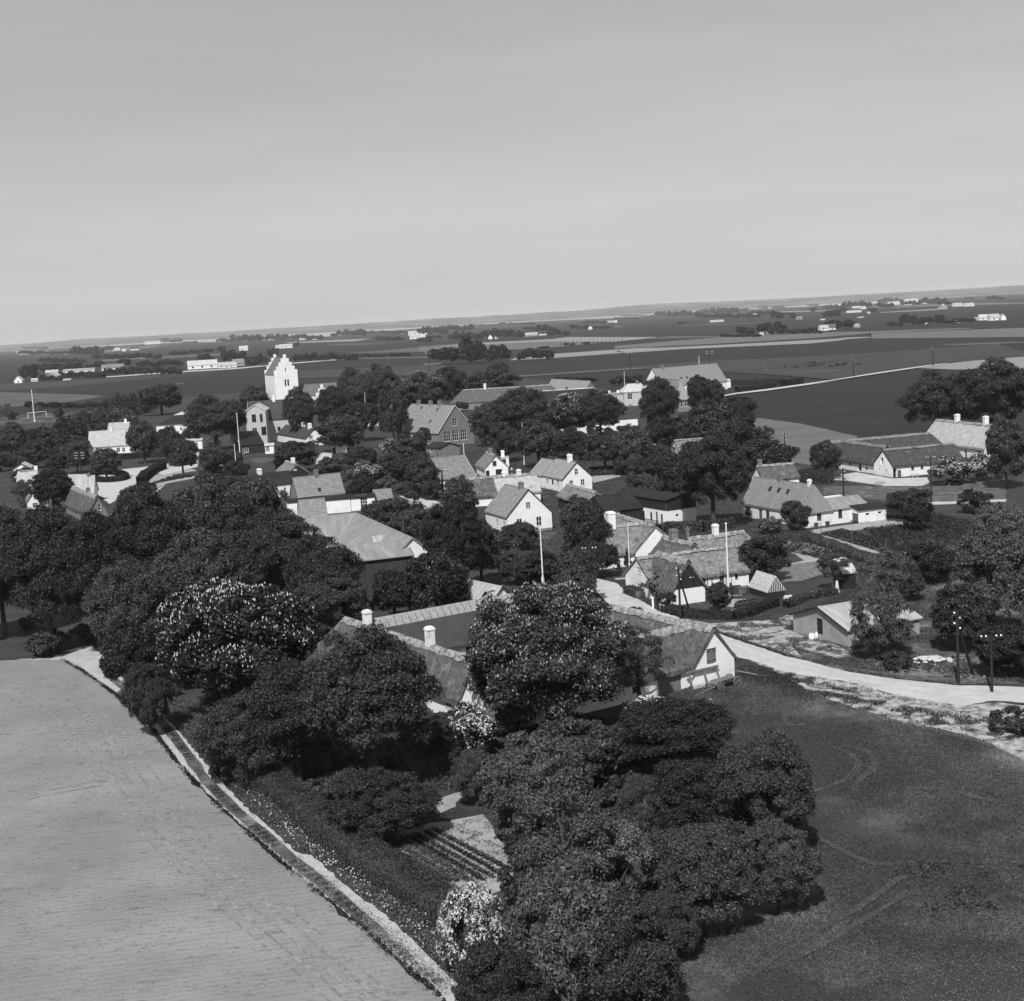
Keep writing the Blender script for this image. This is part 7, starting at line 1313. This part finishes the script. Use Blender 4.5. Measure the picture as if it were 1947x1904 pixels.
o = small('scarecrow_sheet', 'white cloth hanging on a post near the tool shed', 'cloth', 'C4', 1105, 1185); mb = MB(); mb.tube((0,0,0),(0,0,1.9),.05,.05,5); mb.build('post', 'wood_mid', o); mb = MB(); mb.hexa([(-.35,-.1,.1),(.35,-.15,.15),(.3,.1,.1),(-.3,.12,.1),(-.12,-.05,1.9),(.16,-.05,1.85),(.12,.06,1.9),(-.1,.05,1.9)]); mb.build('cloth', 'cloth_pale', o)
# cold frames
for k, (x, y, lab) in enumerate(((1215,255,'left cold frame lid beside the white workshop'),(1320,270,'middle cold frame lid beside the white workshop'),(1420,285,'right cold frame lid beside the white workshop'))):
    o = small('cold_frame', lab, 'cold frame', 'C1', x, y+30, 10); o['group'] = 'cold frames beside the workshop'; mb = MB(); mb.box(0,1.9,0,1.6,0,.5); mb.build('box', 'wood_grey', o); mb = MB(); mb.hexa([(0,0,.52),(1.9,0,.52),(1.9,1.6,.8),(0,1.6,.8),(0,0,.57),(1.9,0,.57),(1.9,1.6,.85),(0,1.6,.85)]); mb.build('lid', 'glass_milky', o)
# garden posts and farm tools
for k, (zn, x, yb, yt, lab) in enumerate((('C4',948,600,475,'thin clothes post by the white long house path'),('C4',1255,680,540,'bean post in the middle of the plots'),('C4',1588,755,640,'bean post at the right of the plots'),('C4',672,580,490,'garden post by the hedge corner'),('C4',1010,760,700,'short pale post above the rhubarb'),('C4',460,1290,1235,'short post at the clipped hedge'),('F6',1895,770,670,'short post right at the greenhouse hedge'),('F6',15,640,555,'dark post at the road corner garden'),('F3',1400,1130,1020,'left fence post on the lawn of the plinthed house'),('F3',1518,1150,985,'right fence post on the lawn of the plinthed house'),('F3',940,1150,1075,'fence post before the plinth of the gable house'),('F5',718,890,800,'pale stake on the old farm meadow'),('F5',1115,830,760,'second pale stake on the old farm meadow'))):
    P = G(Q(zn, x, yb)); h = ztop(P, Q(zn, x, yt)[1]); mb = MB(); mb.tube((0,0,0),(.02,0,h),.07,.05,6); mb.build('garden_post', 'wood_mid', None, (P.x,P.y,0), label=lab, cat='post')
o = small('hay_rake', 'horse-drawn hay rake with tall wheels parked beside the old farm yard', 'hay rake', 'F5', 385, 610, 20)
for y in (0, 1.6):
    mb = MB(); n = 14
    for k in range(n): a, b = 6.2832*k/n, 6.2832*(k+1)/n; mb.tube((math.cos(a)*.7,y,.7+math.sin(a)*.7),(math.cos(b)*.7,y,.7+math.sin(b)*.7),.035,.035,4,False)
    for k in range(7): a = 6.2832*k/7; mb.tube((0,y,.7),(math.cos(a)*.7,y,.7+math.sin(a)*.7),.02,.02,4,False)
    mb.build('wheel', 'iron', o)
mb = MB(); mb.tube((0,0,.7),(0,1.6,.7),.04,.04,5); mb.tube((0,.8,.7),(-2.2,.8,.3),.04,.04,5); mb.build('axle', 'iron', o); mb = MB(); [mb.tube((.1,.15+i*.15,.8),(.55,.15+i*.15,.1),.012,.012,3,False) for i in range(10)]; mb.build('tines', 'iron', o)
o = small('harrow', 'old curved field tool lying on the yard edge of the old farm', 'harrow', 'F5', 905, 675, 8)
for i in range(6): mb = MB(); [mb.tube((i*.35 + math.cos(3.14*t/8)*.5, 0, .05+math.sin(3.14*t/8)*.8), (i*.35 + math.cos(3.14*(t+1)/8)*.5, .05, .05+math.sin(3.14*(t+1)/8)*.8), .025, .025, 4, False) for t in range(8)]; mb.build('curved_tine', 'iron', o)
mb = MB(); mb.tube((-.4,0,.45),(2.4,0,.45),.04,.04,5); mb.build('frame_bar', 'iron', o)
o = small('water_trough', 'stone trough on legs before the old farm wall', 'trough', 'F5', 1590, 540); mb = MB(); mb.box(-.9,.9,-.3,.3,.45,.85); mb.build('basin', 'concrete', o)
for x in (-.6,.4): mb = MB(); mb.box(x,x+.2,-.2,.2,0,.45); mb.build('leg', 'concrete', o)
# cows, each a body on jointed legs with neck and head
def cow(P, rz, label, s=1.0, m='cow_dark'):
    o = empty('cow', (P.x, P.y, 0), rz, label, 'cow', 'cattle on the far pasture'); o.scale = (s,)*3
    vs = [(-.9,0,1.15),(-.3,0,1.12),(.5,0,1.2),(.95,0,1.3),(1.35,0,1.0),(1.7,0,.72),(1.9,0,.55)]; ed = [(i,i+1) for i in range(6)]; rad = [.3,.42,.4,.26,.19,.17,.1]
    for x, f in ((-.75,1),(.6,0)):
        for y in (-.22,.22):
            b = len(vs); vs += [(x,y,.85),(x+(.1 if f else .02),y,.5),(x-(.04 if f else 0),y,.22),(x,y,.02)]; rad += [.19,.1,.07,.07]; ed += [(0 if f else 2,b),(b,b+1),(b+1,b+2),(b+2,b+3)]
    b = len(vs); vs += [(-1.15,0,1.0),(-1.2,0,.5)]; rad += [.06,.04]; ed += [(0,b),(b,b+1)]
    me = bpy.data.meshes.new('body'); me.from_pydata(vs, ed, []); me.materials.append(MT[m]); ob = bpy.data.objects.new('body', me); COL.objects.link(ob); ob.parent = o
    sk = ob.modifiers.new('skin', 'SKIN'); [setattr(v, 'radius', (r, r)) for v, r in zip(me.skin_vertices[0].data, rad)] if me.skin_vertices else None; ob.modifiers.new('sub', 'SUBSURF').levels = 1; ob.modifiers['sub'].render_levels = 1
    for y in (-.14,.14): mb = MB(); mb.hexa([(1.55,y,.92),(1.62,y,.92),(1.62,y*2,.9),(1.55,y*2,.9),(1.55,y,.98),(1.62,y,.98),(1.62,y*2,.95),(1.55,y*2,.95)]); mb.build('ear', m, o)
    return o
CW = [(1700,625),(1745,622),(1715,655),(1745,645),(1782,642),(1818,635),(1895,652),(1580,660),(1482,658),(1940,640)]
CN = ['leftmost of the two cows standing close together','right of the two cows standing close together','cow lying low below the close pair','cow just right below the close pair','small cow in the middle of the herd','cow with raised head right of the middle','low cow near the right of the herd','cow apart on the left, nearer the village','outermost left cow of the herd','cow left of the second field pole']
for (x, y), lab in zip(CW, CN): cow(G(Q('A4', x, y)), rnd.uniform(0, 6), lab, 1.5)
for (x, y), lab in zip([(262,795),(300,790),(318,782),(452,790)], ['leftmost of three cows right of the first field pole','middle of three cows right of the first field pole','rightmost of three cows right of the first field pole','cow just right of the second field pole']): cow(G(Q('A5', x, y)), rnd.uniform(0, 6), lab, 1.5)
for (x, y), lab in zip([(1075,425),(1130,430),(1190,440)], ['left cow on the field behind the church','middle cow on the field behind the church','right cow on the field behind the church']): cow(G(Q('A2', x, y)), rnd.uniform(0, 6), lab, 1.3)
# horse team and harrow on the pale strip
P = G(Q('A4', 40, 520)); cow(P, 3.2, 'dark horse drawing a cart across the pale far strip', 1.5)['category'] = 'horse'
o = small('field_cart', 'small pale cart behind the dark horse on the pale far strip', 'cart', 'A4', 68, 522); mb = MB(); mb.box(-1.6,1.6,-.8,.8,.8,1.7); mb.build('body', 'wood_grey', o)
for x in (-1,1): mb = MB(); mb.tube((x,-.95,.5),(x,.95,.5),.5,.5,10); mb.build('wheel_pair', 'wood_mid', o)
# haystack
o = small('haystack', 'rounded thatched haystack right of the white farm under trees', 'haystack', 'A5', 430, 455); mb = MB(); mb.ball((0,0,3.2), 5.5, 14, 8, 1, 1, .85); mb.build('stack', 'haystack', o)
# tree stakes along the field edge
for i in range(20):
    x = 1090 + i*36; P = G(Q('A3', x, 222 - i*2.4)); mb = MB(); mb.tube((0,0,0),(0,0,5.5 + (i*37 % 5)*.7),.3,.18,5); mb.build('field_stake', 'wood_tarred', None, (P.x,P.y,0), label='thin upright stake in the row along the pale far field', cat='stake', group='stakes along the pale far field')
# people
def person(zn, x, y, label, rz=0, top='cloth_pale', low='cloth_dark'):
    o = small('person', label, 'person', zn, x, y, rz)
    vs = [(0,0,.95),(0,0,1.2),(0,0,1.42),(0,0,1.54)]; ed = [(0,1),(1,2),(2,3)]; rad = [.15,.14,.16,.07]
    for s_ in (-1,1):
        b = len(vs); vs += [(s_*.1,0,.9),(s_*.11,.04,.5),(s_*.11,-.02,.1),(s_*.11,-.13,.04)]; rad += [.11,.075,.05,.045]; ed += [(0,b),(b,b+1),(b+1,b+2),(b+2,b+3)]
        b = len(vs); vs += [(s_*.21,0,1.38),(s_*.27,-.02,1.12),(s_*.26,-.14,.92),(s_*.26,-.19,.84)]; rad += [.06,.05,.038,.04]; ed += [(2,b),(b,b+1),(b+1,b+2),(b+2,b+3)]
    me = bpy.data.meshes.new('body'); me.from_pydata(vs, ed, []); me.materials.append(MT[top]); ob = bpy.data.objects.new('body', me); COL.objects.link(ob); ob.parent = o
    ob.modifiers.new('skin', 'SKIN'); [setattr(v, 'radius', (r, r)) for v, r in zip(me.skin_vertices[0].data, rad)]; ob.modifiers.new('sub', 'SUBSURF').render_levels = 2
    mb = MB(); mb.ball((0,-.01,1.68), .11, 12, 9, .85, 1, 1.15); mb.ball((0,-.125,1.67), .022, 6, 5); mb.ball((-.095,0,1.67),.03,5,4,.5,1,1); mb.ball((.095,0,1.67),.03,5,4,.5,1,1); h_ = mb.build('head', 'skin', o)
    mb = MB(); mb.ball((0,.02,1.72), .12, 12, 8, .9, 1, .95); mb.build('hair', 'cloth_dark', h_)
    mb = MB(); mb.tube((0,0,.98),(0,0,.45),.17,.24,12); mb.build('skirt', low, o)
person('B3', 482, 682, 'person in light clothes standing at the school door', 20); person('B3', 1650, 962, 'person in pale dress in the garden right of the white cottage gable', -30); person('F6', 1463, 118, 'person in dark clothes and white cap behind the half-timbered cottage', 10, 'cloth_dark')
# ------------------------------------------------------------------ air
mb = MB(); mb.box(-13000, 13000, -90, 20700, -2, 128)
hz = mb.build('haze', 'limewash', None, kind='stuff'); hm = bpy.data.materials.new('haze'); hm.use_nodes = True; nt = hm.node_tree
for n_ in list(nt.nodes): nt.nodes.remove(n_)
pv = nt.nodes.new('ShaderNodeVolumePrincipled'); pv.inputs['Color'].default_value = (1, 1, 1, 1); pv.inputs['Density'].default_value = 3.4e-5; pv.inputs['Anisotropy'].default_value = -.1
ou = nt.nodes.new('ShaderNodeOutputMaterial'); nt.links.new(pv.outputs[0], ou.inputs['Volume']); hz.data.materials.clear(); hz.data.materials.append(hm)
